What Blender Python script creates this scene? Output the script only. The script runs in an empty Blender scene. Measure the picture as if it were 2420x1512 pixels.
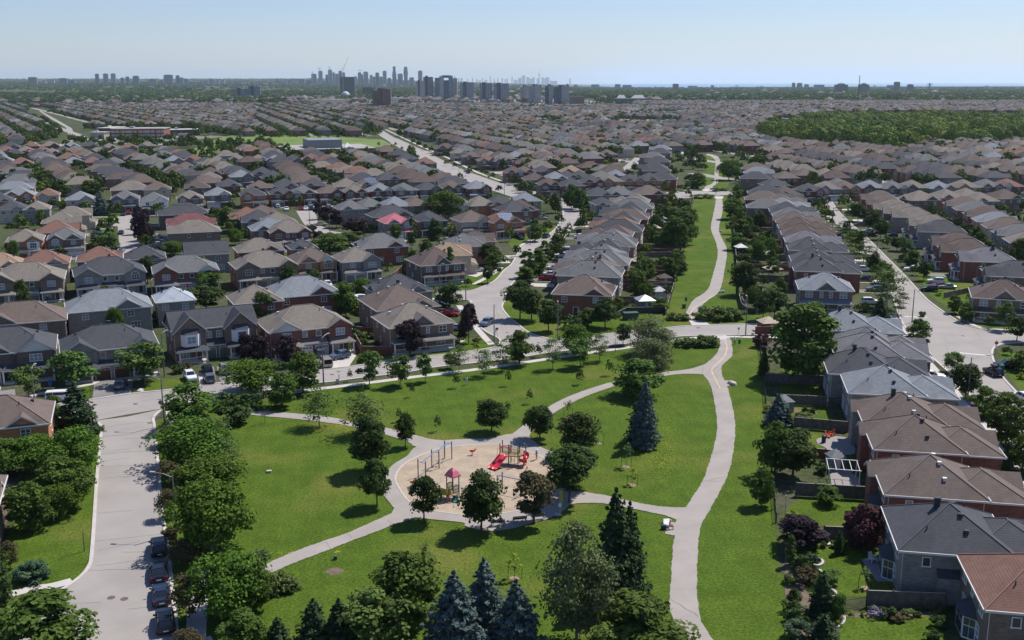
import bpy, bmesh, math, random
import numpy as np
from mathutils import Vector, Matrix, geometry
R = math.radians
random.seed(7); RNG = np.random.default_rng(7)
SC = bpy.context.scene; COL = SC.collection
# ---------------------------------------------------------------- camera model: photo point -> place on the ground
FP = 2481.; CX, CY = 1210., 756.; CAMH = 54.; PITCH = math.atan((756-195.5)/FP); ROLL = 0.002
cp_, sp_, cr_, sr_ = math.cos(PITCH), math.sin(PITCH), math.cos(ROLL), math.sin(ROLL)
def G(u, v, z=0.):
    a = u-CX; b = CY-v
    x = a*cr_+b*sr_; y = -a*sr_+b*cr_
    dz = -FP*sp_+y*cp_
    t = (z-CAMH)/dz
    return (x*t, (FP*cp_+y*sp_)*t)
def IM(x, y, z=0.):
    z = z-CAMH
    fw = max(y*cp_-z*sp_, 1e-3); up = y*sp_+z*cp_
    a = FP*x/fw; b = FP*up/fw
    return (CX+a*cr_-b*sr_, CY-(a*sr_+b*cr_))
OFS = {}
for _c in range(4):
    for _r in range(4): OFS['%d%d' % (_r, _c)] = (605.*_c, 378.1*_r)
    OFS['t%d' % _c] = (605.*_c, 118.1); OFS['s%d' % _c] = (605.*_c, 283.5)
def D(t, x, y): o = OFS[t]; return (x/4+o[0], y/4+o[1])
def TG(t, x, y, z=0.): return G(*D(t, x, y), z)
def hgt(x, y, v):
    lo, hi = 0.1, 700.
    for _ in range(40):
        m = (lo+hi)/2
        if IM(x, y, m)[1] > v: lo = m
        else: hi = m
    return lo
def pxm(x, y): return math.hypot(y, CAMH)/FP      # metres per photo unit at a place
# ---------------------------------------------------------------- mesh builder
class MB:
    def __init__(s): s.v = []; s.f = []; s.m = []
    def face(s, pts, mi=0):
        n = len(s.v); s.v += [tuple(p) for p in pts]; s.f.append(tuple(range(n, n+len(pts)))); s.m.append(mi)
    def box(s, x0, x1, y0, y1, z0, z1, mi=0, top=None, sides=None):
        n = len(s.v)
        s.v += [(x0, y0, z0), (x1, y0, z0), (x1, y1, z0), (x0, y1, z0), (x0, y0, z1), (x1, y0, z1), (x1, y1, z1), (x0, y1, z1)]
        s.f += [(n, n+3, n+2, n+1), (n+4, n+5, n+6, n+7), (n, n+1, n+5, n+4), (n+1, n+2, n+6, n+5), (n+2, n+3, n+7, n+6), (n+3, n, n+4, n+7)]
        s.m += [mi, mi if top is None else top, mi, mi, mi, mi]
    def tube(s, p0, p1, r0, r1=None, n=6, mi=0, caps=True):
        r1 = r0 if r1 is None else r1
        p0 = Vector(p0); p1 = Vector(p1); d = (p1-p0)
        if d.length < 1e-6: return
        d.normalize(); a = d.orthogonal().normalized(); b = d.cross(a)
        k = len(s.v)
        for p, r in ((p0, r0), (p1, r1)):
            for i in range(n):
                t = 2*math.pi*i/n; s.v.append(tuple(p+a*math.cos(t)*r+b*math.sin(t)*r))
        for i in range(n):
            j = (i+1) % n; s.f.append((k+i, k+j, k+n+j, k+n+i)); s.m.append(mi)
        if caps: s.f.append(tuple(k+n+i for i in range(n))); s.m.append(mi); s.f.append(tuple(k+n-1-i for i in range(n))); s.m.append(mi)
    def path(s, pts, r, n=6, mi=0):
        for a, b in zip(pts, pts[1:]): s.tube(a, b, r, r, n, mi)
    def loft(s, rings, mi=0, close=True, cap=True):
        k = len(s.v); n = len(rings[0])
        for r in rings: s.v += [tuple(p) for p in r]
        for j in range(len(rings)-1):
            for i in range(n if close else n-1):
                i2 = (i+1) % n
                s.f.append((k+j*n+i, k+j*n+i2, k+(j+1)*n+i2, k+(j+1)*n+i)); s.m.append(mi)
        if cap:
            s.f.append(tuple(k+n-1-i for i in range(n))); s.m.append(mi)
            s.f.append(tuple(k+(len(rings)-1)*n+i for i in range(n))); s.m.append(mi)
    def sphere(s, c, rx, ry=None, rz=None, mi=0, nu=10, nv=7):
        ry = ry or rx; rz = rz or rx; rings = []
        for j in range(nv+1):
            t = math.pi*(j/nv)*.998+.001
            rings.append([(c[0]+rx*math.sin(t)*math.cos(2*math.pi*i/nu), c[1]+ry*math.sin(t)*math.sin(2*math.pi*i/nu), c[2]-rz*math.cos(t)) for i in range(nu)])
        s.loft(rings, mi)
    def rot(s, a, k=0, c=(0, 0)):
        ca, sa = math.cos(a), math.sin(a)
        for i in range(k, len(s.v)):
            x, y, z = s.v[i]; x -= c[0]; y -= c[1]; s.v[i] = (c[0]+x*ca-y*sa, c[1]+x*sa+y*ca, z)
    def move(s, d, k=0):
        for i in range(k, len(s.v)): s.v[i] = (s.v[i][0]+d[0], s.v[i][1]+d[1], s.v[i][2]+d[2])
    def mesh(s, name, mats, smooth=False):
        me = bpy.data.meshes.new(name); me.from_pydata(s.v, [], s.f)
        for m in mats: me.materials.append(m)
        if len(mats) > 1: me.polygons.foreach_set('material_index', s.m)
        if smooth: me.polygons.foreach_set('use_smooth', [True]*len(s.f))
        me.update(); return me
def link(name, me, parent=None, loc=(0, 0, 0), rz=0., sc=None):
    o = bpy.data.objects.new(name, me); COL.objects.link(o)
    o.location = loc; o.rotation_euler = (0, 0, rz)
    if sc: o.scale = sc
    if parent: o.parent = parent
    return o
def empty(name, loc, rz=0., sc=None):
    o = link(name, None, None, loc, rz, sc); o.empty_display_size = .5; return o
LABELS = {}
def tag(o, label, cat, group=None):
    o['label'] = label; o['category'] = cat
    LABELS.setdefault(label, []).append(o)
    if group: o['group'] = group
    return o
def kind(o, k): o['kind'] = k; return o
ORD = ['', 'first', 'second', 'third', 'fourth', 'fifth', 'sixth', 'seventh', 'eighth', 'ninth', 'tenth', '11th', '12th', '13th', '14th', '15th', '16th', '17th', '18th', '19th', '20th', '21st', '22nd', '23rd', '24th', '25th', '26th', '27th', '28th', '29th', '30th', '31st', '32nd', '33rd', '34th', '35th', '36th', '37th', '38th', '39th', '40th']
def fastmesh(name, V, F, mats, mi=None, tint=None):
    """V (n,3), F (m,k) arrays"""
    me = bpy.data.meshes.new(name); k = F.shape[1]
    me.vertices.add(len(V)); me.vertices.foreach_set('co', V.astype(np.float32).ravel())
    me.loops.add(F.size); me.loops.foreach_set('vertex_index', F.astype(np.int32).ravel())
    me.polygons.add(len(F)); me.polygons.foreach_set('loop_start', np.arange(0, F.size, k, dtype=np.int32))
    me.polygons.foreach_set('loop_total', np.full(len(F), k, dtype=np.int32))
    for m in mats: me.materials.append(m)
    if mi is not None: me.polygons.foreach_set('material_index', mi.astype(np.int32))
    if tint is not None:
        at = me.attributes.new('tint', 'FLOAT', 'POINT'); at.data.foreach_set('value', tint.astype(np.float32))
    me.update(calc_edges=True); return me
# ---------------------------------------------------------------- materials
def srgb(r, g, b): 
    f = lambda c: (c/255/12.92) if c/255 <= .04045 else ((c/255+.055)/1.055)**2.4
    return (f(r), f(g), f(b))
MATS = {}
def mat(name, c1, c2=None, sc=1., rough=.85, bump=0., metal=0., fine=0., fsc=20., bands=None, c3=None, sc3=.2, spec=.3, obj=False, detail=4., distort=0., mow=0., transl=0., rand=0., tint=0., brick=None):
    """one procedural material: c1/c2 mixed by noise (size 1/sc m), c3 patches, fine speckle, bands = (spacing, strength) courses in z"""
    if name in MATS: return MATS[name]
    m = bpy.data.materials.new(name); m.use_nodes = True; nt = m.node_tree; N = nt.nodes; L = nt.links
    bs = N['Principled BSDF']; bs.inputs['Roughness'].default_value = rough; bs.inputs['Metallic'].default_value = metal
    bs.inputs['Specular IOR Level'].default_value = spec
    tc = N.new('ShaderNodeTexCoord'); co = tc.outputs['Object']
    def noise(scale, det=detail, dist=distort):
        n = N.new('ShaderNodeTexNoise'); n.inputs['Scale'].default_value = scale; n.inputs['Detail'].default_value = det; n.inputs['Distortion'].default_value = dist
        L.new(co, n.inputs['Vector']); return n.outputs['Fac']
    def mix(fac, a, b, mode='MIX'):
        x = N.new('ShaderNodeMix'); x.data_type = 'RGBA'; x.blend_type = mode
        for s_, k in ((a, 6), (b, 7)):
            if isinstance(s_, tuple): x.inputs[k].default_value = (*s_[:3], 1)
            else: L.new(s_, x.inputs[k])
        if isinstance(fac, float): x.inputs[0].default_value = fac
        else: L.new(fac, x.inputs[0])
        return x.outputs[2]
    def ramp(f, lo, hi):
        r = N.new('ShaderNodeMapRange'); r.inputs[1].default_value = lo; r.inputs[2].default_value = hi; L.new(f, r.inputs[0]); return r.outputs[0]
    def math_(op, a, b=None):
        x = N.new('ShaderNodeMath'); x.operation = op
        for i, s_ in enumerate((a, b)):
            if s_ is None: continue
            if isinstance(s_, (int, float)): x.inputs[i].default_value = s_
            else: L.new(s_, x.inputs[i])
        return x.outputs[0]
    col = tuple(c1)
    if c2: col = mix(ramp(noise(sc), .35, .65), c1, c2)
    if c3: col = mix(ramp(noise(sc3, 3.), .52, .68), col, c3)
    if fine: col = mix(ramp(noise(fsc, 3.), .25, .75), mix(1., col, (1-fine,)*3, 'MULTIPLY'), mix(1., col, (1+fine,)*3, 'MULTIPLY'))
    bh = None
    if mow:
        wv = N.new('ShaderNodeTexWave'); wv.inputs['Scale'].default_value = .17; wv.inputs['Distortion'].default_value = 1.2; wv.inputs['Detail Scale'].default_value = .3; mp = N.new('ShaderNodeMapping'); mp.inputs['Rotation'].default_value = (0, 0, -.18); L.new(co, mp.inputs[0]); L.new(mp.outputs[0], wv.inputs['Vector'])
        col = mix(wv.outputs['Fac'], mix(1., col, (1-mow,)*3, 'MULTIPLY'), mix(1., col, (1+mow, 1+mow, 1.), 'MULTIPLY'))
    if bands:
        sx = N.new('ShaderNodeSeparateXYZ'); L.new(co, sx.inputs[0]); ax = {'z': 2, 'x': 0, 'y': 1}[bands[2] if len(bands) > 2 else 'z']
        w = math_('FRACT', math_('DIVIDE', sx.outputs[ax], bands[0])); w = math_('LESS_THAN', w, .28)
        bh = w; col = mix(math_('MULTIPLY', w, bands[1]), col, tuple(c*.35 for c in c1))
    if brick:
        b = N.new('ShaderNodeTexBrick'); cb = N.new('ShaderNodeCombineXYZ'); sx = N.new('ShaderNodeSeparateXYZ'); L.new(co, sx.inputs[0])
        L.new(math_('ADD', sx.outputs[0], sx.outputs[1]), cb.inputs[0]); L.new(sx.outputs[2], cb.inputs[1]); L.new(cb.outputs[0], b.inputs['Vector'])
        b.inputs['Scale'].default_value = 1.; b.inputs['Brick Width'].default_value = brick[0]; b.inputs['Row Height'].default_value = brick[1]; b.inputs['Mortar Size'].default_value = brick[1]*.12
        b.inputs['Color1'].default_value = (.78, .78, .78, 1); b.inputs['Color2'].default_value = (1.2, 1.2, 1.2, 1); b.inputs['Mortar'].default_value = (1.0, 1.0, 1.0, 1) if len(brick) < 3 else (*brick[2], 1)
        col = mix(1., col, b.outputs['Color'], 'MULTIPLY')
    if tint:
        at = N.new('ShaderNodeAttribute'); at.attribute_name = 'tint'
        v = math_('ADD', math_('MULTIPLY', at.outputs['Fac'], 2*tint), 1-tint)
        col = mix(1., col, v, 'MULTIPLY')
    if rand:
        oi = N.new('ShaderNodeObjectInfo'); hs = N.new('ShaderNodeHueSaturation')
        L.new(math_('ADD', math_('MULTIPLY', oi.outputs['Random'], .05*rand), .5-.025*rand), hs.inputs['Hue'])
        L.new(math_('ADD', math_('MULTIPLY', oi.outputs['Random'], .5*rand), 1-.25*rand), hs.inputs['Value'])
        if isinstance(col, tuple): hs.inputs['Color'].default_value = (*col, 1)
        else: L.new(col, hs.inputs['Color'])
        col = hs.outputs[0]
    if isinstance(col, tuple): bs.inputs['Base Color'].default_value = (*col[:3], 1)
    else: L.new(col, bs.inputs['Base Color'])
    if bump:
        b = N.new('ShaderNodeBump'); b.inputs['Strength'].default_value = bump; b.inputs['Distance'].default_value = .05
        L.new(noise(fsc, 3.), b.inputs['Height']); L.new(b.outputs[0], bs.inputs['Normal'])
    if transl:
        t = N.new('ShaderNodeBsdfTranslucent'); ms = N.new('ShaderNodeMixShader'); ms.inputs[0].default_value = transl
        if isinstance(col, tuple): t.inputs[0].default_value = (*col, 1)
        else: L.new(mix(1., col, (1.15, 1.2, .6), 'MULTIPLY'), t.inputs[0])
        out = N['Material Output']; L.new(bs.outputs[0], ms.inputs[1]); L.new(t.outputs[0], ms.inputs[2]); L.new(ms.outputs[0], out.inputs[0])
    MATS[name] = m; return m
# setting
M_GRASS = mat('grass', (.073, .119, .013), (.054, .092, .010), .3, .95, spec=.08, bump=.9, fine=.5, fsc=3.2, c3=(.112, .130, .024), sc3=.06, detail=8., mow=.025)
M_FIELD = mat('meadow_grass', (.14, .19, .035), (.10, .16, .03), .02, .9, fine=.2, fsc=1.5)
M_GROUND = mat('town_ground', (.050, .072, .018), (.085, .080, .055), .06, .95, spec=.08, fine=.4, fsc=.9, c3=(.035, .055, .015), sc3=.03)
M_ASPH = mat('worn_asphalt', (.318, .290, .265), (.27, .247, .228), .16, .9, fine=.10, fsc=9., c3=(.315, .29, .27), sc3=.05, bump=.2, detail=8.)
M_ASPH2 = mat('path_asphalt', (.335, .30, .27), (.29, .26, .235), .3, .9, fine=.1, fsc=9., bump=.2, detail=8.)
M_DRIVE = mat('dark_driveway', (.15, .14, .14), (.22, .21, .2), .08, .9, fine=.12, fsc=8.)
M_CONC = mat('concrete', (.5, .46, .42), (.43, .4, .37), .6, .9, fine=.1, fsc=7.)
M_CRACK = mat('tar_seam', (.2, .185, .175), None, rough=.8)
M_SAND = mat('play_sand', (.40, .32, .235), (.32, .25, .18), .5, .95, bump=1., fine=.16, fsc=5., detail=8., distort=.6)
M_DIRT = mat('garden_soil', (.17, .125, .09), (.11, .085, .06), 1.2, .95, fine=.3, fsc=6.)
M_STONE = mat('pale_stone', (.5, .47, .42), (.36, .34, .31), 2., .85, bump=.6, fsc=5.)
M_PAVER = mat('paver', (.26, .24, .23), None, rough=.85, fine=.1, brick=(1.1, .5))
M_YELLOW = mat('yellow_line', (.72, .5, .22), None, rough=.7)
M_WLINE = mat('white_line', (.72, .7, .68), None, rough=.7, fine=.15, fsc=8)
M_IRON = mat('cast_iron', (.13, .09, .075), None, rough=.6, fine=.2, fsc=12)
M_WHITE = mat('white_paint', (.78, .77, .75), None, rough=.5)
M_TRIM = mat('pale_trim', (.66, .63, .58), None, rough=.5)
M_GLASS = mat('window_glass', (.035, .045, .055), (.10, .115, .125), .8, .12, spec=.8)
M_CURT = mat('curtained_glass', (.24, .26, .27), (.34, .35, .35), 1.5, .2, spec=.6)
M_DARKM = mat('dark_metal', (.05, .05, .055), None, rough=.45, metal=.3)
M_STEEL = mat('galvanised_steel', (.42, .43, .44), None, rough=.5, metal=.4)
M_POLE = mat('lamp_concrete_pole', (.2, .2, .19), (.14, .14, .14), 2., .7)
M_FENCE = mat('weathered_fence', (.17, .145, .12), (.105, .09, .08), 1.5, .9, bands=(.16, .45, 'x'), fine=.15, fsc=8)
M_FENCER = mat('red_stained_fence', (.20, .075, .045), (.15, .055, .035), 1.5, .85, bands=(.16, .4, 'x'), fine=.1)
M_BARK = mat('bark', (.12, .095, .075), (.075, .06, .048), 6., .95)
M_BARKG = mat('grey_bark', (.22, .2, .17), (.15, .135, .12), 6., .95)
ROOF = {}
for _n, _c, _l in (('brown', (.150, .115, .098), 'brown'), ('tan', (.205, .178, .150), 'greyish tan'), ('grey', (.150, .150, .152), 'mid grey'), ('char', (.070, .073, .082), 'charcoal'),
                ('slate', (.215, .232, .250), 'pale slate blue'), ('red', (.2, .1, .078), 'rust red'), ('rust', (.205, .112, .085), 'russet'), ('pale', (.38, .42, .46), 'very pale grey'),
                ('wood', (.31, .22, .15), 'light sandy orange'), ('umber', (.118, .085, .074), 'dark brown'), ('olive', (.16, .16, .14), 'olive grey'), ('pink', (.50, .16, .19), 'pink metal tiled'), ('tile', (.17, .165, .18), 'purplish grey tiled'), ('crim', (.19, .075, .075), 'dark red')):
    _c = tuple(x*1.04 for x in _c); ROOF[_n] = (mat('shingle_'+_n, _c, tuple(x*.84 for x in _c), 1.2, .9, c3=tuple(x*.74 for x in _c), sc3=.35, bump=.3, fine=.17, fsc=6., bands=(.145, .42) if _n not in ('pink', 'tile') else (.22, .6)), _l, _c)
WALL = {}
for _n, _c, _l in (('redb', (.17, .068, .05), 'red brick'), ('brownb', (.165, .115, .09), 'brown brick'), ('greyb', (.20, .18, .165), 'grey brick'), ('orange', (.34, .15, .075), 'orange brick'),
                ('beige', (.42, .34, .26), 'beige brick'), ('pinkb', (.27, .17, .14), 'pinkish brick'), ('white', (.68, .64, .56), 'cream'), ('darkb', (.105, .08, .07), 'dark brick')):
    _c = tuple(x*1.42 for x in _c); WALL[_n] = (mat('brick_'+_n, _c, tuple(x*.86 for x in _c), .8, .9, fine=.1, fsc=5., brick=(.5, .17)), _l, _c)
# ---------------------------------------------------------------- ground, roads, paths
def terr(x, y):
    d = math.hypot(x, y)
    if d < 3500: return 0.
    k = min(max((900-x)/3500., 0), 1.)
    return k*min((d-3500)*.0080, 118.)
def resample(P, n):
    P = [Vector((p[0], p[1])) for p in P]; Ls = [0]
    for a, b in zip(P, P[1:]): Ls.append(Ls[-1]+(b-a).length)
    out = []
    for i in range(n):
        t = Ls[-1]*i/(n-1); j = 0
        while j < len(Ls)-2 and Ls[j+1] < t: j += 1
        f = (t-Ls[j])/max(Ls[j+1]-Ls[j], 1e-6); out.append(P[j].lerp(P[j+1], f))
    return out
def smooth(P, k=6, closed=False):
    P = [Vector((p[0], p[1])) for p in P]; n = len(P); out = []
    for i in range(n if closed else n-1):
        g = (lambda j: P[j % n]) if closed else (lambda j: P[min(max(j, 0), n-1)])
        p0, p1, p2, p3 = g(i-1), g(i), g(i+1), g(i+2)
        for q in range(k):
            t = q/k; out.append(.5*((2*p1)+(-p0+p2)*t+(2*p0-5*p1+4*p2-p3)*t*t+(-p0+3*p1-3*p2+p3)*t**3))
    if not closed: out.append(P[-1])
    return out
def W(P): return [G(*p) for p in P]
JIT = [0]
def ribbon(mb, A, B, z, mi=0, n=40, thick=0.):
    if JIT[0]:
        n *= 3; A = resample(A, n); B = resample(B, n); w_ = [(b-a).normalized() for a, b in zip(A, B)]
        A = [a+d*JIT[0]*(math.sin(i*1.7)+math.sin(i*.61+2)+.7*math.sin(i*2.9)) for i, (a, d) in enumerate(zip(A, w_))]; B = [b+d*JIT[0]*(math.sin(i*1.3+1)+math.sin(i*.53)+.7*math.sin(i*2.3)) for i, (b, d) in enumerate(zip(B, w_))]
    else: A = resample(A, n); B = resample(B, n)
    for i in range(n-1):
        mb.face([(*A[i], z), (*B[i], z), (*B[i+1], z), (*A[i+1], z)], mi)
def strip(mb, C, w, z0, z1, mi=0):
    """raised strip of width w centred on polyline C"""
    C = [Vector((p[0], p[1])) for p in C]; Lp = []; Rp = []
    for i, p in enumerate(C):
        d = (C[min(i+1, len(C)-1)]-C[max(i-1, 0)])
        if d.length < 1e-6: d = Vector((1, 0))
        d.normalize(); nrm = Vector((-d.y, d.x)); Lp.append(p+nrm*w/2); Rp.append(p-nrm*w/2)
    for i in range(len(C)-1):
        mb.face([(*Rp[i], z1), (*Rp[i+1], z1), (*Lp[i+1], z1), (*Lp[i], z1)], mi)
        if z0 < z1:
            mb.face([(*Rp[i], z0), (*Rp[i+1], z0), (*Rp[i+1], z1), (*Rp[i], z1)], mi)
            mb.face([(*Lp[i+1], z0), (*Lp[i], z0), (*Lp[i], z1), (*Lp[i+1], z1)], mi)
def poly(mb, P, z, mi=0):
    tri = geometry.tessellate_polygon([[Vector((p[0], p[1], 0)) for p in P]])
    k = len(mb.v); mb.v += [(p[0], p[1], z) for p in P]
    for t in tri:
        a, b, c = [P[i] for i in t]
        cr = (b[0]-a[0])*(c[1]-a[1])-(b[1]-a[1])*(c[0]-a[0])
        mb.f.append(tuple(k+i for i in (t if cr > 0 else t[::-1]))); mb.m.append(mi)
def offset(C, d):
    C = [Vector((p[0], p[1])) for p in C]; out = []
    for i, p in enumerate(C):
        t = (C[min(i+1, len(C)-1)]-C[max(i-1, 0)]).normalized(); out.append(p+Vector((-t.y, t.x))*d)
    return out
def inpoly(x, y, P):
    c = False; n = len(P); j = n-1
    for i in range(n):
        if (P[i][1] > y) != (P[j][1] > y) and x < (P[j][0]-P[i][0])*(y-P[i][1])/(P[j][1]-P[i][1])+P[i][0]: c = not c
        j = i
    return c
def struct(name, mb, mats):
    o = link(name, mb.mesh(name, mats)); o['kind'] = 'structure'
    if name not in ('ground', 'lake', 'lawn', 'school_field'): o.location.z = .034
    return o
# base sheet (fine near, coarse far, gently rising on the far left)
def axis(lo, hi):
    v = []; s = [0, 60, 130, 220, 340, 500, 750, 1100, 1600, 2400, 3500, 4700, 6000, 8000, 10500, 14000, 19000, 26000, 36000, 50000, 66000]
    for a in s:
        if a <= hi: v.append(a)
        if a and -a >= lo: v.append(-a)
    return sorted(v)
xs = axis(-50000, 50000); ys = axis(-500, 66000)
mb = MB(); nx = len(xs)
for y in ys:
    for x in xs: mb.v.append((x, y, terr(x, y)-.004*(y > 3000)))
for j in range(len(ys)-1):
    for i in range(nx-1): mb.f.append((j*nx+i, j*nx+i+1, (j+1)*nx+i+1, (j+1)*nx+i)); mb.m.append(0)
struct('ground', mb, [M_GROUND])
# lake beyond the shoreline on the right
mb = MB(); sh = [G(1345, 212), G(1500, 208.5), G(1810, 205.5), G(2100, 204.2), G(2480, 203.5)]
far = [(2000, 66000), (12000, 66000), (25000, 66000), (38000, 66000), (60000, 66000)]
sh[0] = (1800, 30000)
ribbon(mb, sh, far, 1.2, 0, 30)
M_LAKE = mat('lake_water', (.10, .22, .34), (.13, .26, .38), .0006, .35, spec=.5)
struct('lake', mb, [M_LAKE])
# lawns: park and greenway
PARK = smooth(W([(385, 992), (520, 945), (690, 925), (855, 905), (1030, 878), (1210, 858), (1400, 832), (1600, 803), (1700, 800), (1790, 800), (1800, 860), (1812, 960), (1822, 1100), (1832, 1250), (1850, 1400), (1872, 1560), (1880, 1700), (420, 1700), (418, 1500), (400, 1330), (380, 1140), (366, 1020)]), 4, True)
GWAY = smooth(W([(1585, 770), (1572, 740), (1590, 690), (1600, 640), (1622, 560), (1640, 466), (1722, 468), (1730, 520), (1742, 640), (1752, 730), (1800, 740), (1815, 763)]), 4, True)
GWAY2 = smooth(W([(1652, 448), (1662, 400), (1668, 366), (1690, 368), (1710, 400), (1722, 440)]), 3, True)
mb = MB(); poly(mb, PARK, .004); poly(mb, GWAY, .004); poly(mb, GWAY2, .004)
# verge lawns by the streets and yards
LAWNS = [[(0, 1440), (27, 1432), (87, 1418), (187, 1364), (217, 1309), (224, 1209), (229, 1131), (236, 1056), (238, 1016), (219, 993), (190, 985), (100, 1010), (60, 1100), (55, 1200), (0, 1300)],
 [(390, 918), (480, 909), (440, 893), (350, 895), (338, 925)], [(120, 950), (212, 938), (212, 912), (190, 905), (90, 925)],
 [(855, 862), (912, 851), (975, 845), (1050, 837), (1105, 830), (1162, 820), (1150, 795), (1100, 800), (980, 828), (900, 835), (820, 845)],
 [(1180, 745), (1187, 760), (1250, 800), (1297, 803), (1447, 786), (1585, 772), (1815, 763), (1815, 740), (1600, 740), (1480, 742), (1200, 690)],
 [(1860, 1020), (1985, 1020), (1985, 1005), (1950, 960), (1860, 965)], [(1880, 1075), (1945, 1080), (1950, 1055), (1940, 1012), (1880, 1020)],
 [(1860, 1240), (1990, 1245), (2040, 1205), (2085, 1195), (2090, 1180), (1890, 1175), (1860, 1200)], [(1830, 1390), (1880, 1500), (2000, 1410), (2150, 1410), (2170, 1380), (2085, 1330), (2060, 1250), (1950, 1250), (1900, 1280)],
 [(1900, 1512), (1980, 1512), (1990, 1460), (2100, 1452), (2210, 1448), (2235, 1512), (2250, 1640), (1900, 1640)],
 [(1845, 870), (1960, 870), (1960, 905), (1930, 975), (1840, 970)],
 [(2290, 760), (2340, 782), (2420, 785), (2420, 740), (2240, 640), (2160, 640), (2200, 700)], [(2360, 830), (2420, 835), (2460, 950), (2420, 935), (2370, 870)],
 [(1030, 690), (1120, 683), (1167, 663), (1192, 636), (1130, 640), (1060, 670)], [(1210, 590), (1235, 583), (1280, 561), (1310, 540), (1270, 535), (1200, 570)],
 [(215, 505), (290, 505), (290, 515), (215, 518)], [(230, 525), (255, 525), (255, 560), (230, 560)], [(880, 730), (960, 725), (980, 690), (880, 690)]]
for i, P in enumerate(LAWNS): poly(mb, W(P), .0055+.0013*i)
struct('lawn', mb, [M_GRASS])
mb = MB()
for P in ([(455, 352), (530, 322), (600, 316), (780, 322), (905, 330), (930, 345), (880, 348), (700, 346), (560, 372), (510, 392), (470, 372)], [(2170, 366), (2200, 356), (2260, 352)], [(1145, 283), (1200, 282), (1200, 288), (1150, 290)]):
    poly(mb, W(P), .03+.004*(len(P)%3))
struct('school_field', mb, [M_FIELD])
# roads
A_L = [(219, 995), (236, 1003), (239, 1020), (236, 1056), (229, 1131), (224, 1209), (217, 1309), (210, 1339), (187, 1366), (140, 1398), (87, 1424), (27, 1438), (0, 1445), (-150, 1470)]
A_R = [(397, 964), (378, 972), (363, 988), (365, 1006), (370, 1056), (374, 1101), (377, 1134), (382, 1204), (392, 1266), (400, 1324), (405, 1371), (415, 1459), (419, 1509), (430, 1700)]
B_U = [(-100, 985), (90, 961), (212, 945), (307, 931), (412, 920), (480, 911), (537, 903), (640, 891), (750, 876), (785, 871), (855, 863), (912, 852), (975, 846), (1050, 838), (1105, 831), (1162, 822), (1181, 812)]
B_U2 = [(1205, 752), (1220, 763), (1250, 786), (1297, 800), (1350, 801), (1410, 794), (1447, 788), (1585, 774), (1635, 770), (1815, 765), (1960, 768)]
B_L = [(1960, 795), (1785, 792), (1685, 793), (1585, 797), (1492, 811), (1400, 822), (1285, 836), (1210, 848), (1105, 860), (1030, 868), (955, 881), (855, 893), (780, 903), (740, 906), (692, 915), (510, 940), (430, 955), (397, 964)]
B_LL = [(219, 995), (150, 1005), (-100, 1030)]
D_L = [(1181, 812), (1180, 801), (1150, 785), (1128, 765), (1114, 740), (1114, 718), (1104, 709), (1030, 712)]
D_L2 = [(1030, 692), (1090, 687), (1120, 685), (1167, 665), (1192, 638), (1210, 623), (1235, 585), (1280, 563), (1310, 543), (1328, 515), (1330, 498), (1318, 470), (1296, 440)]
D_R = [(1320, 438), (1345, 470), (1378, 505), (1376, 522), (1350, 545), (1305, 590), (1270, 625), (1225, 655), (1200, 685), (1192, 710), (1187, 728), (1205, 752)]
E_L = [(1950, 478), (1965, 518), (2003, 548), (2053, 603), (2085, 640), (2113, 711), (2128, 753), (2150, 790), (2178, 824), (2215, 856), (2248, 886), (2290, 931), (2340, 990), (2400, 1060), (2520, 1200)]
E_R = [(2620, 1200), (2480, 1010), (2410, 936), (2365, 886), (2347, 850), (2345, 831), (2352, 820), (2380, 812), (2500, 806)]
E_R2 = [(2500, 793), (2380, 786), (2328, 779), (2290, 771), (2258, 756), (2203, 718), (2178, 695), (2135, 648), (2090, 603), (2055, 568), (1985, 503), (1965, 474)]
mb = MB()
poly(mb, W(A_L[::-1]+[(300, 985)]+A_R+[(-150, 1700)]), .012)
poly(mb, W(B_U+D_L[:2]+B_U2[:1]+B_U2+B_L+[(300, 980)]+B_LL), .016)
poly(mb, W(D_L+D_L2+D_R), .020)
poly(mb, W(E_L+E_R+E_R2), .012)
poly(mb, W([(1560, 458), (1640, 451), (1720, 451), (1735, 459), (1640, 467), (1500, 474)]), .012)
poly(mb, W([(205, 522), (330, 505), (345, 520), (335, 560), (332, 640), (294, 640), (288, 600), (281, 570), (278, 535), (215, 532)]), .012)
poly(mb, W([(700, 498), (745, 498), (752, 530), (780, 545), (815, 551), (820, 562), (760, 556), (730, 545), (712, 520)]), .012)
G_L = [(880, 305), (895, 318), (925, 337), (965, 362), (1010, 387), (1060, 410), (1110, 430), (1165, 450), (1220, 468)]
G_R = [(899, 305), (922, 320), (955, 335), (1000, 356), (1060, 386), (1110, 408), (1180, 432), (1215, 440), (1280, 455)]
ribbon(mb, W(G_L), W(G_R), .014)
ribbon(mb, W([(92, 262), (122, 282), (156, 301), (164, 325), (135, 345), (60, 352)]), W([(97, 262), (133, 282), (170, 303), (178, 325), (165, 345), (80, 358)]), .014)
ribbon(mb, W([(1580, 378), (1555, 392), (1490, 405), (1455, 415)]), W([(1500, 372), (1485, 385), (1470, 398), (1440, 408)]), .014)
struct('road', mb, [M_ASPH])
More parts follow.
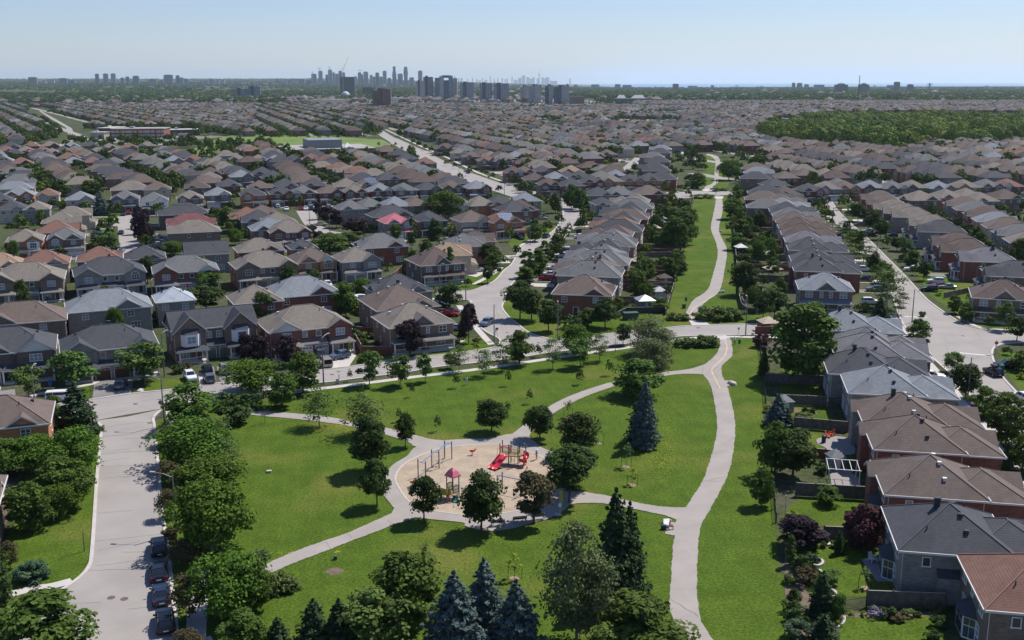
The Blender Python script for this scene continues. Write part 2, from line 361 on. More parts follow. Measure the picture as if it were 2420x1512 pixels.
# kerbs, footways
mb = MB()
for i, P in enumerate((A_L, A_R, B_U, B_U2, B_L, B_LL, D_L, D_L2, D_R, E_L, E_R, E_R2)):
    C = smooth(W(P), 4); strip(mb, C, .42, -.03, .10+.0015*i, 0)
for P in (G_L, G_R): strip(mb, smooth(W(P), 3), .6, 0, .12, 0)
struct('kerb', mb, [M_CONC])
mb = MB()
SIDE = [([(575, 941), (605, 936), (692, 927), (780, 916), (855, 907), (980, 891), (1105, 876), (1210, 861), (1285, 850), (1397, 833), (1487, 821), (1600, 803), (1690, 796), (1785, 797), (1840, 798)], 1.6),
 ([(0, 1409), (25, 1405), (75, 1392), (120, 1386), (170, 1373)], 1.5), ([(60, 940), (120, 925), (215, 908), (240, 893), (330, 893)], 1.4),
 ([(400, 972), (405, 990), (412, 1002)], 1.2), ([(1162, 815), (1130, 780), (1100, 742), (1085, 722)], 1.5), ([(1000, 824), (1060, 815), (1095, 805)], 1.1),
 ([(1120, 672), (1160, 650), (1185, 632)], 1.4), ([(1216, 592), (1240, 575), (1270, 560)], 1.4),
 ([(2110, 745), (2145, 800), (2170, 830), (2205, 870), (2255, 925), (2300, 990), (2350, 1050), (2400, 1110)], 1.6),
 ([(2265, 748), (2320, 775), (2420, 780)], 1.2), ([(1500, 466), (1640, 448), (1720, 447)], 1.6), ([(215, 513), (290, 513)], 1.4), ([(222, 526), (255, 528)], 1.2),
 ([(462, 1512), (480, 1560), (490, 1640)], 3.), ([(907, 304), (990, 343), (1060, 374), (1130, 408), (1210, 436)], 2.), ([(482, 1340), (470, 1400), (462, 1512)], 2.)]
for i, (P, w) in enumerate(SIDE): strip(mb, smooth(W(P), 4), w, -.03, .03+.0012*i, 0)
poly(mb, W([(1627, 757), (1663, 757), (1680, 770), (1636, 770)]), .06); poly(mb, W([(1690, 793), (1716, 793), (1728, 803), (1700, 804)]), .062)
poly(mb, W([(1655, 446), (1692, 446), (1694, 452), (1663, 452)]), .06); poly(mb, W([(1684, 464), (1710, 464), (1708, 470), (1692, 470)]), .06)
struct('footway', mb, [M_CONC])
JIT[0] = .036
mb = MB()
F1L = [(1610, 1512), (1600, 1484), (1582, 1434), (1585, 1384), (1590, 1296), (1594, 1269), (1592, 1250), (1600, 1228), (1620, 1200), (1647, 1159), (1662, 1134), (1674, 1100), (1687, 1056), (1695, 1006), (1687, 943), (1677, 906), (1660, 882), (1662, 866), (1692, 838), (1702, 813), (1701, 800)]
F1R = [(1690, 1530), (1678, 1504), (1655, 1459), (1647, 1384), (1652, 1264), (1664, 1228), (1680, 1201), (1702, 1160), (1715, 1134), (1728, 1095), (1737, 1031), (1735, 981), (1720, 918), (1708, 890), (1705, 878), (1707, 863), (1722, 850), (1731, 838), (1730, 815), (1726, 800)]
ribbon(mb, smooth(W([(1650, 1700)]+F1L), 4), smooth(W([(1740, 1700)]+F1R), 4), .022, n=90)
F2L = [(1627, 757), (1621, 750), (1623, 735), (1640, 708), (1672, 685), (1685, 648), (1696, 603), (1692, 573), (1680, 540), (1685, 510), (1690, 485), (1692, 468)]
F2R = [(1661, 757), (1648, 745), (1650, 733), (1672, 710), (1700, 688), (1712, 640), (1718, 590), (1707, 565), (1699, 540), (1707, 503), (1708, 485), (1706, 468)]
ribbon(mb, smooth(W(F2L), 4), smooth(W(F2R), 4), .022, n=60)
ribbon(mb, smooth(W([(1663, 448), (1668, 440), (1686, 430), (1689, 400), (1691, 380), (1680, 370), (1668, 366)]), 4), smooth(W([(1690, 448), (1684, 441), (1697, 430), (1699, 400), (1701, 375), (1690, 367), (1672, 363)]), 4), .022, n=40)
poly(mb, W([(1702, 895), (1708, 899), (1728, 900), (1730, 908), (1716, 915)]), .026); poly(mb, W([(1586, 1234), (1600, 1236), (1600, 1265), (1592, 1266), (1572, 1262), (1575, 1235)]), .026)
P1U = [(1690, 850), (1660, 863), (1630, 872), (1585, 878), (1520, 886), (1450, 902), (1390, 920), (1335, 941), (1295, 963), (1268, 985), (1242, 1001), (1210, 1027)]
P1D = [(1690, 890), (1661, 885), (1610, 884), (1555, 891), (1510, 898), (1460, 911), (1405, 929), (1360, 948), (1317, 971), (1285, 995), (1257, 1018), (1250, 1040)]
ribbon(mb, smooth(W(P1U), 3), smooth(W(P1D), 3), .030, n=40)
P2U = [(560, 966), (605, 971), (680, 976), (780, 986), (842, 1000), (907, 1010), (980, 1028), (1017, 1038), (1055, 1041), (1100, 1041), (1155, 1038), (1210, 1028)]
P2D = [(560, 977), (605, 982), (705, 991), (780, 1000), (830, 1008), (880, 1018), (925, 1032), (962, 1043), (990, 1058), (1080, 1060), (1150, 1058), (1210, 1052)]
ribbon(mb, smooth(W(P2U), 3), smooth(W(P2D), 3), .034, n=40)
P3U = [(930, 1130), (917, 1158), (907, 1171), (917, 1184), (932, 1201), (925, 1214), (880, 1234), (820, 1261), (765, 1279), (717, 1296), (667, 1316), (617, 1339), (560, 1360)]
P3D = [(1010, 1180), (1020, 1200), (1020, 1215), (1000, 1224), (987, 1224), (930, 1241), (892, 1256), (860, 1268), (830, 1279), (767, 1304), (735, 1316), (700, 1329), (600, 1372)]
ribbon(mb, W(P3U), W(P3D), .038, n=50)
P4U = [(1300, 1150), (1340, 1155), (1385, 1164), (1435, 1172), (1485, 1184), (1535, 1194), (1580, 1199), (1625, 1200)]
P4D = [(1270, 1232), (1302, 1224), (1347, 1193), (1422, 1190), (1480, 1200), (1535, 1211), (1572, 1219), (1602, 1230)]
ribbon(mb, smooth(W(P4U), 3), smooth(W(P4D), 3), .042, n=30)
RING = [(985, 1056), (962, 1078), (930, 1098), (911, 1120), (905, 1145), (915, 1175), (935, 1204), (987, 1224), (1030, 1229), (1095, 1236), (1100, 1244), (1152, 1256), (1210, 1250), (1260, 1236), (1302, 1224), (1345, 1195), (1350, 1150), (1345, 1105), (1320, 1076), (1280, 1058), (1257, 1040), (1210, 1026), (1155, 1036), (1055, 1041)]
poly(mb, smooth(W(RING), 4, True), .046)
struct('park_path', mb, [M_ASPH2]); JIT[0] = 0
SANDP = [(935, 1135), (940, 1115), (955, 1098), (980, 1083), (1030, 1063), (1080, 1055), (1130, 1052), (1180, 1051), (1220, 1057), (1250, 1067), (1282, 1081), (1310, 1101), (1325, 1125), (1325, 1150), (1310, 1172), (1285, 1190), (1240, 1204), (1187, 1214), (1150, 1219), (1100, 1218), (1030, 1209), (990, 1199), (967, 1186), (950, 1165)]
mb = MB(); SW = smooth(W(SANDP), 4, True); poly(mb, SW, .052); struct('playground_sand', mb, [M_SAND])
mb = MB(); strip(mb, SW+SW[:1], .22, .04, .075, 0); struct('sand_edging', mb, [M_CONC])
# painted marks and seams
mb = MB()
strip(mb, smooth(W([(1712, 803), (1718, 820), (1712, 842), (1692, 862), (1682, 875), (1690, 895), (1702, 918)]), 5), .12, .03, .0301, 0)
strip(mb, smooth(W([(1636, 757), (1633, 740), (1645, 725), (1685, 700)]), 5), .12, .03, .0301, 0)
struct('path_centre_line', mb, [M_YELLOW])
mb = MB(); strip(mb, W([(2260, 833), (2330, 840)]), .45, .022, .0221); strip(mb, W([(2130, 748), (2190, 750)]), .45, .022, .0221); struct('stop_line', mb, [M_WLINE])
mb = MB()
rr = random.Random(3)
def crack(pts, z=.026, w=.05):
    P = resample(W(pts), 14); P = [p+Vector((rr.uniform(-.08, .08), rr.uniform(-.08, .08))) for p in P]; strip(mb, P, w, z, z+.0001)
for c in ([(240, 1012), (300, 1002), (362, 997)], [(225, 1339), (300, 1328), (350, 1322)], [(229, 1302), (330, 1280)], [(232, 1104), (374, 1098)], [(100, 1420), (150, 1428), (240, 1424)], [(300, 1440), (410, 1430)], [(222, 1280), (390, 1262)], [(330, 962), (385, 972)], [(250, 960), (400, 940), (500, 925)], [(210, 1445), (212, 1465)], [(233, 1075), (372, 1064)]): crack(c)
for c in ([(768, 1280), (782, 1298)], [(820, 1261), (833, 1273)], [(916, 1231), (930, 1239)], [(1661, 863), (1660, 886)]): crack(c, .05, .07)
for c in ([(2240, 809), (2290, 812), (2320, 800), (2300, 780)], [(2200, 780), (2140, 770)], [(1700, 780), (1600, 786)], [(1170, 720), (1190, 790)], [(800, 886), (950, 868), (1100, 846)]): crack(c, .028, .06)
for Lp, Rp, n_ in ((A_L[2:9], A_R[3:11], 11), (E_L[2:12], E_R2[::-1][1:8], 15), (B_U[5:15], B_L[::-1][2:12], 10), (F1L[2:18], F1R[2:18], 9)):
    LL, RR_ = resample(W(Lp), 60), resample(W(Rp), 60)
    for k in range(n_):
        i = rr.randint(1, 58); j = min(59, max(0, i+rr.randint(-1, 1))); a_, b_ = LL[i], RR_[j]; f0, f1 = rr.choice(((0.03, .97), (.03, .55), (.4, .97))); P = [a_.lerp(b_, f0+(f1-f0)*q/12)+Vector((rr.uniform(-.12, .12), rr.uniform(-.12, .12))) for q in range(13)]; z_ = .027+.0003*k+(.03 if n_ == 9 else 0); strip(mb, P, .045, z_, z_)
struct('tar_seam', mb, [M_CRACK])
# driveways (dark tarmac or concrete pads), one pad each in one mesh
mb = MB()
DR = [([(218, 942), (308, 930), (316, 900), (300, 893), (225, 898)], 0), ([(473, 912), (480, 911), (478, 880), (468, 880)], 1), ([(481, 910), (512, 906), (505, 866), (478, 868)], 0), ([(520, 905), (548, 902), (540, 865), (512, 866)], 0), ([(748, 876), (783, 871), (770, 838), (735, 842)], 0),
 ([(785, 871), (825, 866), (842, 840), (815, 830), (775, 835)], 1), ([(-10, 950), (38, 940), (35, 920), (-10, 925)], 0), ([(1130, 705), (1160, 715), (1150, 690), (1122, 690)], 1), ([(1110, 758), (1125, 770), (1175, 800), (1150, 770)], 0), ([(1125, 655), (1160, 640), (1120, 630), (1085, 645)], 1),
 ([(870, 660), (905, 690), (930, 680), (880, 655)], 0), ([(2185, 790), (2240, 800), (2215, 760), (2170, 760)], 1)]
for i, (P, mi) in enumerate(DR): poly(mb, W(P), .001+.0004*i, mi)
DRV = mb
def pad(x, y, yaw, w, l, mi):
    c, s = math.cos(yaw), math.sin(yaw)
    P = [(x+px*c-py*s, y+px*s+py*c) for px, py in ((-w/2, 0), (-w/2, -l), (w/2, -l), (w/2, 0))]
    k = len(DRV.v); DRV.v += [(p[0], p[1], -.026+.0009*((len(DRV.f)*7) % 23)) for p in P]; DRV.f.append((k, k+1, k+2, k+3)); DRV.m.append(mi)
# fittings of the road: covers
for i, (u, v, r, lb) in enumerate([(263, 1413, .42, 'round iron cover in the near road, left one of the pair'), (294, 1416, .42, 'round iron cover in the near road, right one of the pair'), (320, 955, .4, 'round iron cover in the middle of the street junction at left'), (785, 885, .38, 'iron cover on the cross street behind the lamp post, right one'), (800, 879, .38, 'iron cover on the cross street near the driveway, farther one'), (1198, 786, .38, 'iron cover where the curved street meets the cross street'), (2275, 794, .4, 'iron cover on the wide street bend at right')]):
    mb = MB(); x, y = G(u, v); mb.loft([[(r*math.cos(t*.5236), r*math.sin(t*.5236), 0) for t in range(12)], [(r*math.cos(t*.5236), r*math.sin(t*.5236), .012) for t in range(12)]])
    o = link('manhole_cover', mb.mesh('manhole_cover', [M_IRON]), None, (x, y, .055)); tag(o, lb, 'manhole cover', 'iron covers in the street')
for u, v, lb in ((14, 1448, 'kerb drain grate at the bottom left street corner'), (245, 1020, 'kerb drain grate at the left corner of the side road'), (356, 1000, 'kerb drain grate near the stop sign corner'), (1760/4+1210, 775, 'long drain grate at the greenway crossing')):
    mb = MB(); 
    for k in range(5): mb.box(-.4+k*.17, -.4+k*.17+.09, -.25, .25, 0, .014)
    mb.box(-.45, .45, -.3, -.25, 0, .016); mb.box(-.45, .45, .25, .3, 0, .016)
    o = link('drain_grate', mb.mesh('drain_grate', [M_IRON]), None, (*G(u, v), .075), R(15)); tag(o, lb, 'drain grate')
# ---------------------------------------------------------------- houses
EAVE = 5.6
RC = [0]; DRIVES = []
def hip(mb, x0, x1, y0, y1, z, p, o=.45, gx=False, gy=False):
    """hip roof; gx: gabled at both x ends, gy: gabled at both y ends. mats 0 roof 1 trim 2 wall"""
    X0, X1, Y0, Y1 = x0-o, x1+o, y0-o, y1+o; z = z-.05; W_, H_ = X1-X0, Y1-Y0
    if W_ >= H_:
        h = H_/2; zr = z+h*p; yc = (Y0+Y1)/2; a = X0+(0 if gx else h); b = X1-(0 if gx else h)
        if b-a < .3: m_ = (a+b)/2; a, b = m_-.15, m_+.15
        mb.face([(X0, Y0, z), (X1, Y0, z), (b, yc, zr), (a, yc, zr)]); mb.face([(X1, Y1, z), (X0, Y1, z), (a, yc, zr), (b, yc, zr)])
        if gx:
            mb.face([(x0, Y1, z), (x0, Y0, z), (x0, yc, zr-.03)], 2); mb.face([(x1, Y0, z), (x1, Y1, z), (x1, yc, zr-.03)], 2)
        else: mb.face([(X0, Y1, z), (X0, Y0, z), (a, yc, zr)]); mb.face([(X1, Y0, z), (X1, Y1, z), (b, yc, zr)])
    else:
        h = W_/2; zr = z+h*p; xc = (X0+X1)/2; a = Y0+(0 if gy else h); b = Y1-(0 if gy else h)
        mb.face([(X0, Y1, z), (X0, Y0, z), (xc, a, zr), (xc, b, zr)]); mb.face([(X1, Y0, z), (X1, Y1, z), (xc, b, zr), (xc, a, zr)])
        if gy: mb.face([(X0, y0, z), (X1, y0, z), (xc, y0, zr-.03)], 2); mb.face([(X1, y1, z), (X0, y1, z), (xc, y1, zr-.03)], 2)
        else: mb.face([(X0, Y0, z), (X1, Y0, z), (xc, a, zr)]); mb.face([(X1, Y1, z), (X0, Y1, z), (xc, b, zr)])
    if RC[0]:
        A_ = (a, yc, zr) if W_ >= H_ else (xc, a, zr); B_ = (b, yc, zr) if W_ >= H_ else (xc, b, zr); mb.tube(A_, B_, .11, n=4, mi=4)
        if W_ >= H_ and not gx: Q = ((A_, (X0, Y0)), (A_, (X0, Y1)), (B_, (X1, Y0)), (B_, (X1, Y1)))
        elif W_ < H_ and not gy: Q = ((A_, (X0, Y0)), (A_, (X1, Y0)), (B_, (X0, Y1)), (B_, (X1, Y1)))
        else: Q = ()
        for p_, q_ in Q: mb.tube(p_, (*q_, z), .09, n=4, mi=4)
    t = .2
    for a_, b_ in (((X0, Y0), (X1, Y0)), ((X1, Y0), (X1, Y1)), ((X1, Y1), (X0, Y1)), ((X0, Y1), (X0, Y0))):
        mb.face([(*a_, z-t), (*b_, z-t), (*b_, z), (*a_, z)], 1)
    mb.face([(X0, Y1, z-t), (X1, Y1, z-t), (X1, Y0, z-t), (X0, Y0, z-t)], 1)
    # pale bargeboard edge lying on the eave
    e = .09
    for (ax, ay), (bx, by), (nx_, ny) in (((X0, Y0), (X1, Y0), (0, -1)), ((X1, Y0), (X1, Y1), (1, 0)), ((X1, Y1), (X0, Y1), (0, 1)), ((X0, Y1), (X0, Y0), (-1, 0))):
        mb.face([(ax+nx_*e, ay+ny*e, z-t), (bx+nx_*e, by+ny*e, z-t), (bx+nx_*e, by+ny*e, z+.03), (ax+nx_*e, ay+ny*e, z+.03)], 1)
        mb.face([(ax+nx_*e, ay+ny*e, z+.03), (bx+nx_*e, by+ny*e, z+.03), (bx, by, z+.03), (ax, ay, z+.03)], 1)
    return zr
def gab(mb, xc, w, y0, y1, z, p, o=.4, trim=.22, tri=2):
    """front gable towards -y: ridge from y0 back to y1"""
    h = w/2+o; zr = z+h*p-.05; z = z-.05; Y0 = y0-o*.8
    mb.face([(xc-h, y1, z), (xc-h, Y0, z), (xc, Y0, zr), (xc, y1, zr)]); mb.face([(xc+h, Y0, z), (xc+h, y1, z), (xc, y1, zr), (xc, Y0, zr)])
    mb.face([(xc-h, Y0, z-.12), (xc-h, y1, z-.12), (xc, y1, zr-.12), (xc, Y0, zr-.12)], 1); mb.face([(xc+h, y1, z-.12), (xc+h, Y0, z-.12), (xc, Y0, zr-.12), (xc, y1, zr-.12)], 1)
    for s in (-1, 1):
        a = (xc+s*h, Y0, z+.02); b = (xc, Y0, zr+.02)
        q = [(a[0], Y0-.03, a[2]-trim), (b[0], Y0-.03, b[2]-trim), (b[0], Y0-.03, b[2]), (a[0], Y0-.03, a[2])]
        mb.face(q if s < 0 else q[::-1], 1)
        mb.face([(xc+s*h, Y0, z-.14), (xc+s*h, y1, z-.14), (xc+s*h, y1, z), (xc+s*h, Y0, z)][::s], 1)
    mb.face([(xc-w/2, y0, z-.1), (xc+w/2, y0, z-.1), (xc, y0, z+w/2*p)], tri)
    return zr
def shed(mb, x0, x1, yf, yb, zf, zb, hipends=True):
    e = min(.9, (x1-x0)/4) if hipends else 0
    mb.face([(x0, yf, zf), (x1, yf, zf), (x1-e, yb, zb), (x0+e, yb, zb)])
    mb.face([(x0, yb, zf), (x0, yf, zf), (x0+e, yb, zb)]); mb.face([(x1, yf, zf), (x1, yb, zf), (x1-e, yb, zb)])
    mb.face([(x0, yf-.01, zf-.22), (x1, yf-.01, zf-.22), (x1, yf-.01, zf), (x0, yf-.01, zf)], 1)
    mb.face([(x0, yb, zf-.22), (x0, yf, zf-.22), (x0, yf, zf), (x0, yb, zf)], 1); mb.face([(x1, yf, zf-.22), (x1, yb, zf-.22), (x1, yb, zf), (x1, yf, zf)], 1)
    mb.face([(x0, yb, zf-.22), (x1, yb, zf-.22), (x1, yf, zf-.22), (x0, yf, zf-.22)], 1)
WINC = {}
def winmesh(w, h, style=0):
    """window facing -y, sill centre at origin; parts frame + pane"""
    k = (round(w, 1), round(h, 1), style)
    if k in WINC: return WINC[k]
    w, h = k[0], k[1]; f = MB(); t = .09
    f.box(-w/2, -w/2+t, -.07, 0, 0, h); f.box(w/2-t, w/2, -.07, 0, 0, h); f.box(-w/2, w/2, -.075, 0, h-t, h); f.box(-w/2-.06, w/2+.06, -.11, 0, -.04, t-.02)
    n = max(1, round(w/.75))
    for i in range(1, n): x = -w/2+w*i/n; f.box(x-.04, x+.04, -.065, 0, t, h-t)
    if h > 1.2: f.box(-w/2+t, w/2-t, -.06, 0, h*.5-.03, h*.5+.03)
    if style == 1:   # arched head
        pts = [(w/2*math.cos(math.pi*i/8), h+w/2*.75*math.sin(math.pi*i/8)) for i in range(9)]
        for (a, b), (c, d) in zip(pts, pts[1:]): f.face([(c, -.06, d), (a, -.06, b), (a*.82, -.06, h+(b-h)*.82), (c*.82, -.06, h+(d-h)*.82)][::-1])
        f.box(-.03, .03, -.055, 0, h, h+w/2*.7)
    p = MB(); p.face([(-w/2+t*.5, -.03, .05), (w/2-t*.5, -.03, .05), (w/2-t*.5, -.03, h-.05), (-w/2+t*.5, -.03, h-.05)])
    if style == 1: p.face([(-w/2*.9, -.03, h)]+[(w/2*.9*math.cos(math.pi-math.pi*i/8), -.03, h+w/2*.66*math.sin(math.pi*i/8)) for i in range(1, 8)]+[(w/2*.9, -.03, h)])
    if style == 1: p.f[-1] = p.f[-1][::-1]
    fr, p1, p2 = f.mesh('frame', [M_WHITE]), p.mesh('pane', [M_GLASS]), p.mesh('pane', [M_CURT])
    for fc in list(p.f): f.face([p.v[i] for i in fc], 1)
    WINC[k] = (fr, p1, p2, f.mesh('window', [M_WHITE, M_GLASS]), f.mesh('window', [M_WHITE, M_CURT])); return WINC[k]
GARC = {}
M_GDW = mat('white_garage_door', (.62, .60, .56), None, rough=.6, bands=(.53, .35)); M_GDD = mat('dark_garage_door', (.045, .045, .05), None, rough=.6, bands=(.53, .35)); M_GDB = mat('brown_garage_door', (.10, .045, .03), None, rough=.6, bands=(.53, .35)); M_GDG = mat('grey_green_garage_door', (.13, .16, .15), None, rough=.6, bands=(.53, .35))
GDM = {'w': (M_GDW, 'white'), 'd': (M_GDD, 'black'), 'b': (M_GDB, 'brown'), 'g': (M_GDG, 'grey green')}
def garmesh(w, gd):
    k = (round(w, 1), gd)
    if k not in GARC:
        m = MB(); m.box(-w/2, w/2, -.05, 0, 0, 2.2, 0); m.box(-w/2-.1, -w/2, -.07, 0, 0, 2.3, 1); m.box(w/2, w/2+.1, -.07, 0, 0, 2.3, 1); m.box(-w/2, w/2, -.07, 0, 2.2, 2.32, 1)
        n = 4
        for i in range(n): x = -w/2+w*(i+.5)/n; m.face([(x-w*.09, -.056, 1.75), (x+w*.09, -.056, 1.75), (x+w*.09, -.056, 2.02), (x-w*.09, -.056, 2.02)], 2)
        GARC[k] = m.mesh('garage_door', [GDM[gd][0], M_WHITE, M_CURT if gd != 'w' else M_GLASS])
    return GARC[k]
_mc = {}
def cmesh(key, fn):
    if key not in _mc: _mc[key] = fn()
    return _mc[key]
def doorm():
    m = MB(); m.box(-.5, .5, -.05, 0, 0, 2.1, 0); m.box(-.6, -.5, -.07, 0, 0, 2.2, 1); m.box(.5, .6, -.07, 0, 0, 2.2, 1); m.box(-.5, .5, -.07, 0, 2.1, 2.2, 1); m.box(.68, .95, -.04, 0, .2, 2.1, 2)
    return m.mesh('front_door', [M_DARKM, M_WHITE, M_CURT])
def ventm(): m = MB(); m.box(-.2, .2, -.2, .2, -.1, .28); m.box(-.24, .24, -.24, .24, .28, .33); return m.mesh('roof_vent', [M_TRIM])
def ventd(): m = MB(); m.box(-.2, .2, -.2, .2, -.1, .28); m.box(-.24, .24, -.24, .24, .28, .33); return m.mesh('roof_vent', [M_DARKM])
def pipem(): m = MB(); m.tube((0, 0, -.2), (0, 0, .45), .07, n=8); return m.mesh('vent_pipe', [M_DARKM])
def dspm(): m = MB(); m.tube((0, 0, 0), (0, 0, EAVE-.1), .05, n=4); return m.mesh('downspout', [M_TRIM])
def chimm(): m = MB(); m.box(-.3, .3, -.3, .3, -.6, 1.0); m.box(-.36, .36, -.36, .36, 1.0, 1.1); return m.mesh('chimney', [M_DARKM])
def ridgemat(k): c = ROOF[k][2]; return mat('ridge_cap_'+k, tuple(x*1.12+.012 for x in c), None, rough=.85)  # caps lighter than the shingles: the pale hip highlight is put into colour
NH = [0]
def house(x, y, yaw, w=10.5, d=12, typ='A', roof='brown', wall='redb', gd=None, lod=0, label=None, group=None, mirror=1, bay=False, dish=False, solar=0):
    """typ A one front gable, B two gables, C wide pair of semis, D side-gabled pair with big gables + bays, G rear block with a lower front wing, H plain hip, P hip with small central gable and full porch"""
    rng = random.Random(int(x*31+y*17)); s = mirror; dist0 = math.hypot(x, y)
    rt = empty('semi_detached_house' if typ in 'CD' else 'house', (x, y, 0), yaw)
    gd = gd or rng.choice('wwddbg'); RC[0] = lod <= 1
    rf = MB(); wl = MB(); p = .56; E = EAVE; fy = -d/2; side = {}
    wins = []; gars = []; doors = []; pads = []
    if typ == 'G':
        fy = -d/2+5.; wl.box(-w/2, w/2, fy, d/2, 0, E); zr = hip(rf, -w/2, w/2, fy, d/2, E, p)
        ww = w*.86; wl.box(-ww/2, ww/2, -d/2, fy, 0, E-.35); hip(rf, -ww/2, ww/2, -d/2, fy+4., E-.35, .46)
        wins += [(-w*.25, -d/2, 0, 3.3, 1.5, 1.3, 0), (w*.2, -d/2, 0, 3.3, 1.5, 1.3, 0)]; gars += [(-w*.17, -d/2-.01, 4.6)]; doors += [(w*.3, -d/2-.01)]
        ry = (fy+d/2)/2; apex = (0, ry, zr); q = rng.random()
        if q < .4 or roof == 'brown':
            ex = w*.22; ew = w*.3
            if 1: wl.box(ex-ew/2, ex+ew/2, d/2, d/2+1.1, 0, E-.15); n0 = len(rf.v); gab(rf, -ex, ew, -(d/2+1.1), -(d/2-2.2), E-.1, .6); rf.rot(math.pi, n0)
        n0 = len(rf.v); gab(rf, w*.12, w*.42, -d/2-.1, -d/2+4.2, E-.35, .6)
    elif typ == 'D':
        wl.box(-w/2, w/2, -d/2+2, d/2, 0, E+.6); zr = hip(rf, -w/2, w/2, -d/2+2, d/2, E+.6, .62, gx=True)
        for q in (-1, 1):
            gw = 6.; xc = q*w/2-q*gw/2 if q < 0 else w/2-gw/2-.6
            wl.box(xc-gw/2, xc+gw/2, -d/2, -d/2+2, 0, E+.4); gab(rf, xc, gw, -d/2, 0, E+.4, .95)
            # two storey bay and dark bay roof
            b = [(xc-1.9, -d/2), (xc-1.2, -d/2-1.1), (xc+1.2, -d/2-1.1), (xc+1.9, -d/2)]
            for a_, c_ in zip(b, b[1:]): rf.face([(*a_, 3.3), (*c_, 3.3), (*c_, 5.7), (*a_, 5.7)], 3)
            rf.face([(*b[0], 5.7), (*b[1], 5.7), (*b[2], 5.7), (*b[3], 5.7)], 1)
            t = [(xc-1.5, -d/2), (xc+1.5, -d/2)]; rf.face([(*b[1], 5.72), (*b[2], 5.72), (*t[1], 6.7), (*t[0], 6.7)], 0); rf.face([(*b[0], 5.72), (*b[1], 5.72), (*t[0], 6.7)], 0); rf.face([(*b[2], 5.72), (*b[3], 5.72), (*t[1], 6.7)], 0)
            wins.append((xc, -d/2-1.1, 0, 3.9, 1.7, 1.5, 0)); wins.append((xc-q*3.9, -d/2+2, 0, 4.0, 1.2, 1.4, 0))
            shed(rf, xc-3.2, xc+3.2, -d/2-2.3, -d/2, 2.7, 3.3); wins.append((xc-1.3, -d/2, 0, .7, 1.9, 1.7, 0)); doors.append((xc+1.5, -d/2))
            gars.append((-q*-1.7*1.0, -d/2+.7, 2.7))
        wl.box(-3.4, 3.4, -d/2+.7, -d/2+2, 0, 2.8); shed(rf, -3.6, 3.6, -d/2+.3, -d/2+2.1, 2.85, 3.9, False); apex = (0, 1, zr)
    else:
        lo = E
        wl.box(-w/2, w/2, -d/2, d/2, 0, E); zr = hip(rf, -w/2, w/2, -d/2, d/2, E, p, gx=(typ == 'S')); apex = (0, 0, zr)
        if typ == 'C':
            for q in (-1, 1):
                gw = w*(.30 if q*s > 0 else .36); xc = q*(w/2-gw/2); pr = .7
                wl.box(xc-gw/2, xc+gw/2, -d/2-pr, -d/2, 0, E); gab(rf, xc, gw, -d/2-pr, -d/2+gw*.55+1.5, E, .62, tri=3 if rng.random() < .3 else 2)
                shed(rf, xc-gw/2-.2, xc+gw/2+.2, -d/2-pr-1.9, -d/2-pr, 2.65, 3.35)
                wins.append((xc, -d/2-pr, 0, 3.8, 1.9, 1.5, 1 if rng.random() < .35 else 0)); wins.append((xc-q*(gw*.22), -d/2-pr, 0, .8, 1.5, 1.6, 0)); doors.append((xc+q*gw*.22, -d/2-pr))
                wins.append((q*w*.085, -d/2, 0, 3.9, 1.1, 1.2, 0)); gars.append((q*1.65, -d/2-1.1, 2.6))
            hw = w/2-max(.36*w, .3*w); hw = w*.17; wl.box(-hw, hw, -d/2-1.1, -d/2, 0, 2.75); shed(rf, -hw-.1, hw+.1, -d/2-1.5, -d/2, 2.8, 3.5, False)
        elif typ == 'P':
            gab(rf, 0, w*.36, -d/2-.1, -d/2+3.4, E, .8, trim=.28); shed(rf, -w/2, w/2, -d/2-2.1, -d/2, 2.7, 3.3)
            for xx, ww_ in ((-.33, 1.7), (-.09, .8), (.09, .8), (.33, 1.7)): wins.append((xx*w, -d/2, 0, 3.7, ww_, 1.4, 0))
            wins.append((-.3*w, -d/2, 0, .8, 1.8, 1.6, 0)); wins.append((.3*w, -d/2, 0, .8, 1.8, 1.6, 0)); doors.append((0, -d/2))
        elif typ in 'AB':
            gw = w*(.48 if typ == 'A' else .42); xc = s*(w/2-gw/2); pr = .8
            wl.box(xc-gw/2, xc+gw/2, -d/2-pr, -d/2, 0, E); gab(rf, xc, gw, -d/2-pr, -d/2+gw*.6+1., E, .66, tri=3 if rng.random() < .25 else 2)
            wins.append((xc, -d/2-pr, 0, 3.7, min(gw*.5, 2.2), 1.4, 1 if rng.random() < .5 else 0))
            x2 = -s*(w/2-(w-gw)/2)
            if typ == 'B': g2 = (w-gw)*.72; gab(rf, x2, g2, -d/2-.12, -d/2+g2*.6+.8, E, .66)
            wins.append((x2, -d/2, 0, 3.8, 1.5, 1.3, 0))
            gx_ = -s*(w/2-2.95) if w > 9 else x2   # garage side
            wl.box(gx_-2.95, gx_+2.95, -d/2-1.7, -d/2, 0, 2.75); shed(rf, gx_-3.1, gx_+3.1, -d/2-2.1, -d/2, 2.8, 3.6)
            gars += [(gx_-1.4, -d/2-1.7, 2.5), (gx_+1.4, -d/2-1.7, 2.5)]
            px = s*(w/2-(w-5.9)/2); pw = w-5.9
            shed(rf, px-pw/2, px+pw/2+.05, -d/2-pr-1.7, -d/2-pr, 2.7, 3.3); doors.append((px, -d/2-pr))
            if bay: # white two-storey bay
                pass
        elif typ in 'HS':
            wins += [(-w*.3, -d/2, 0, 3.7, 1.4, 1.3, 0), (w*.25, -d/2, 0, 3.7, 1.4, 1.3, 0), (w*.3, -d/2, 0, .9, 2.0, 1.6, 0)]; doors.append((-w*.1, -d/2))
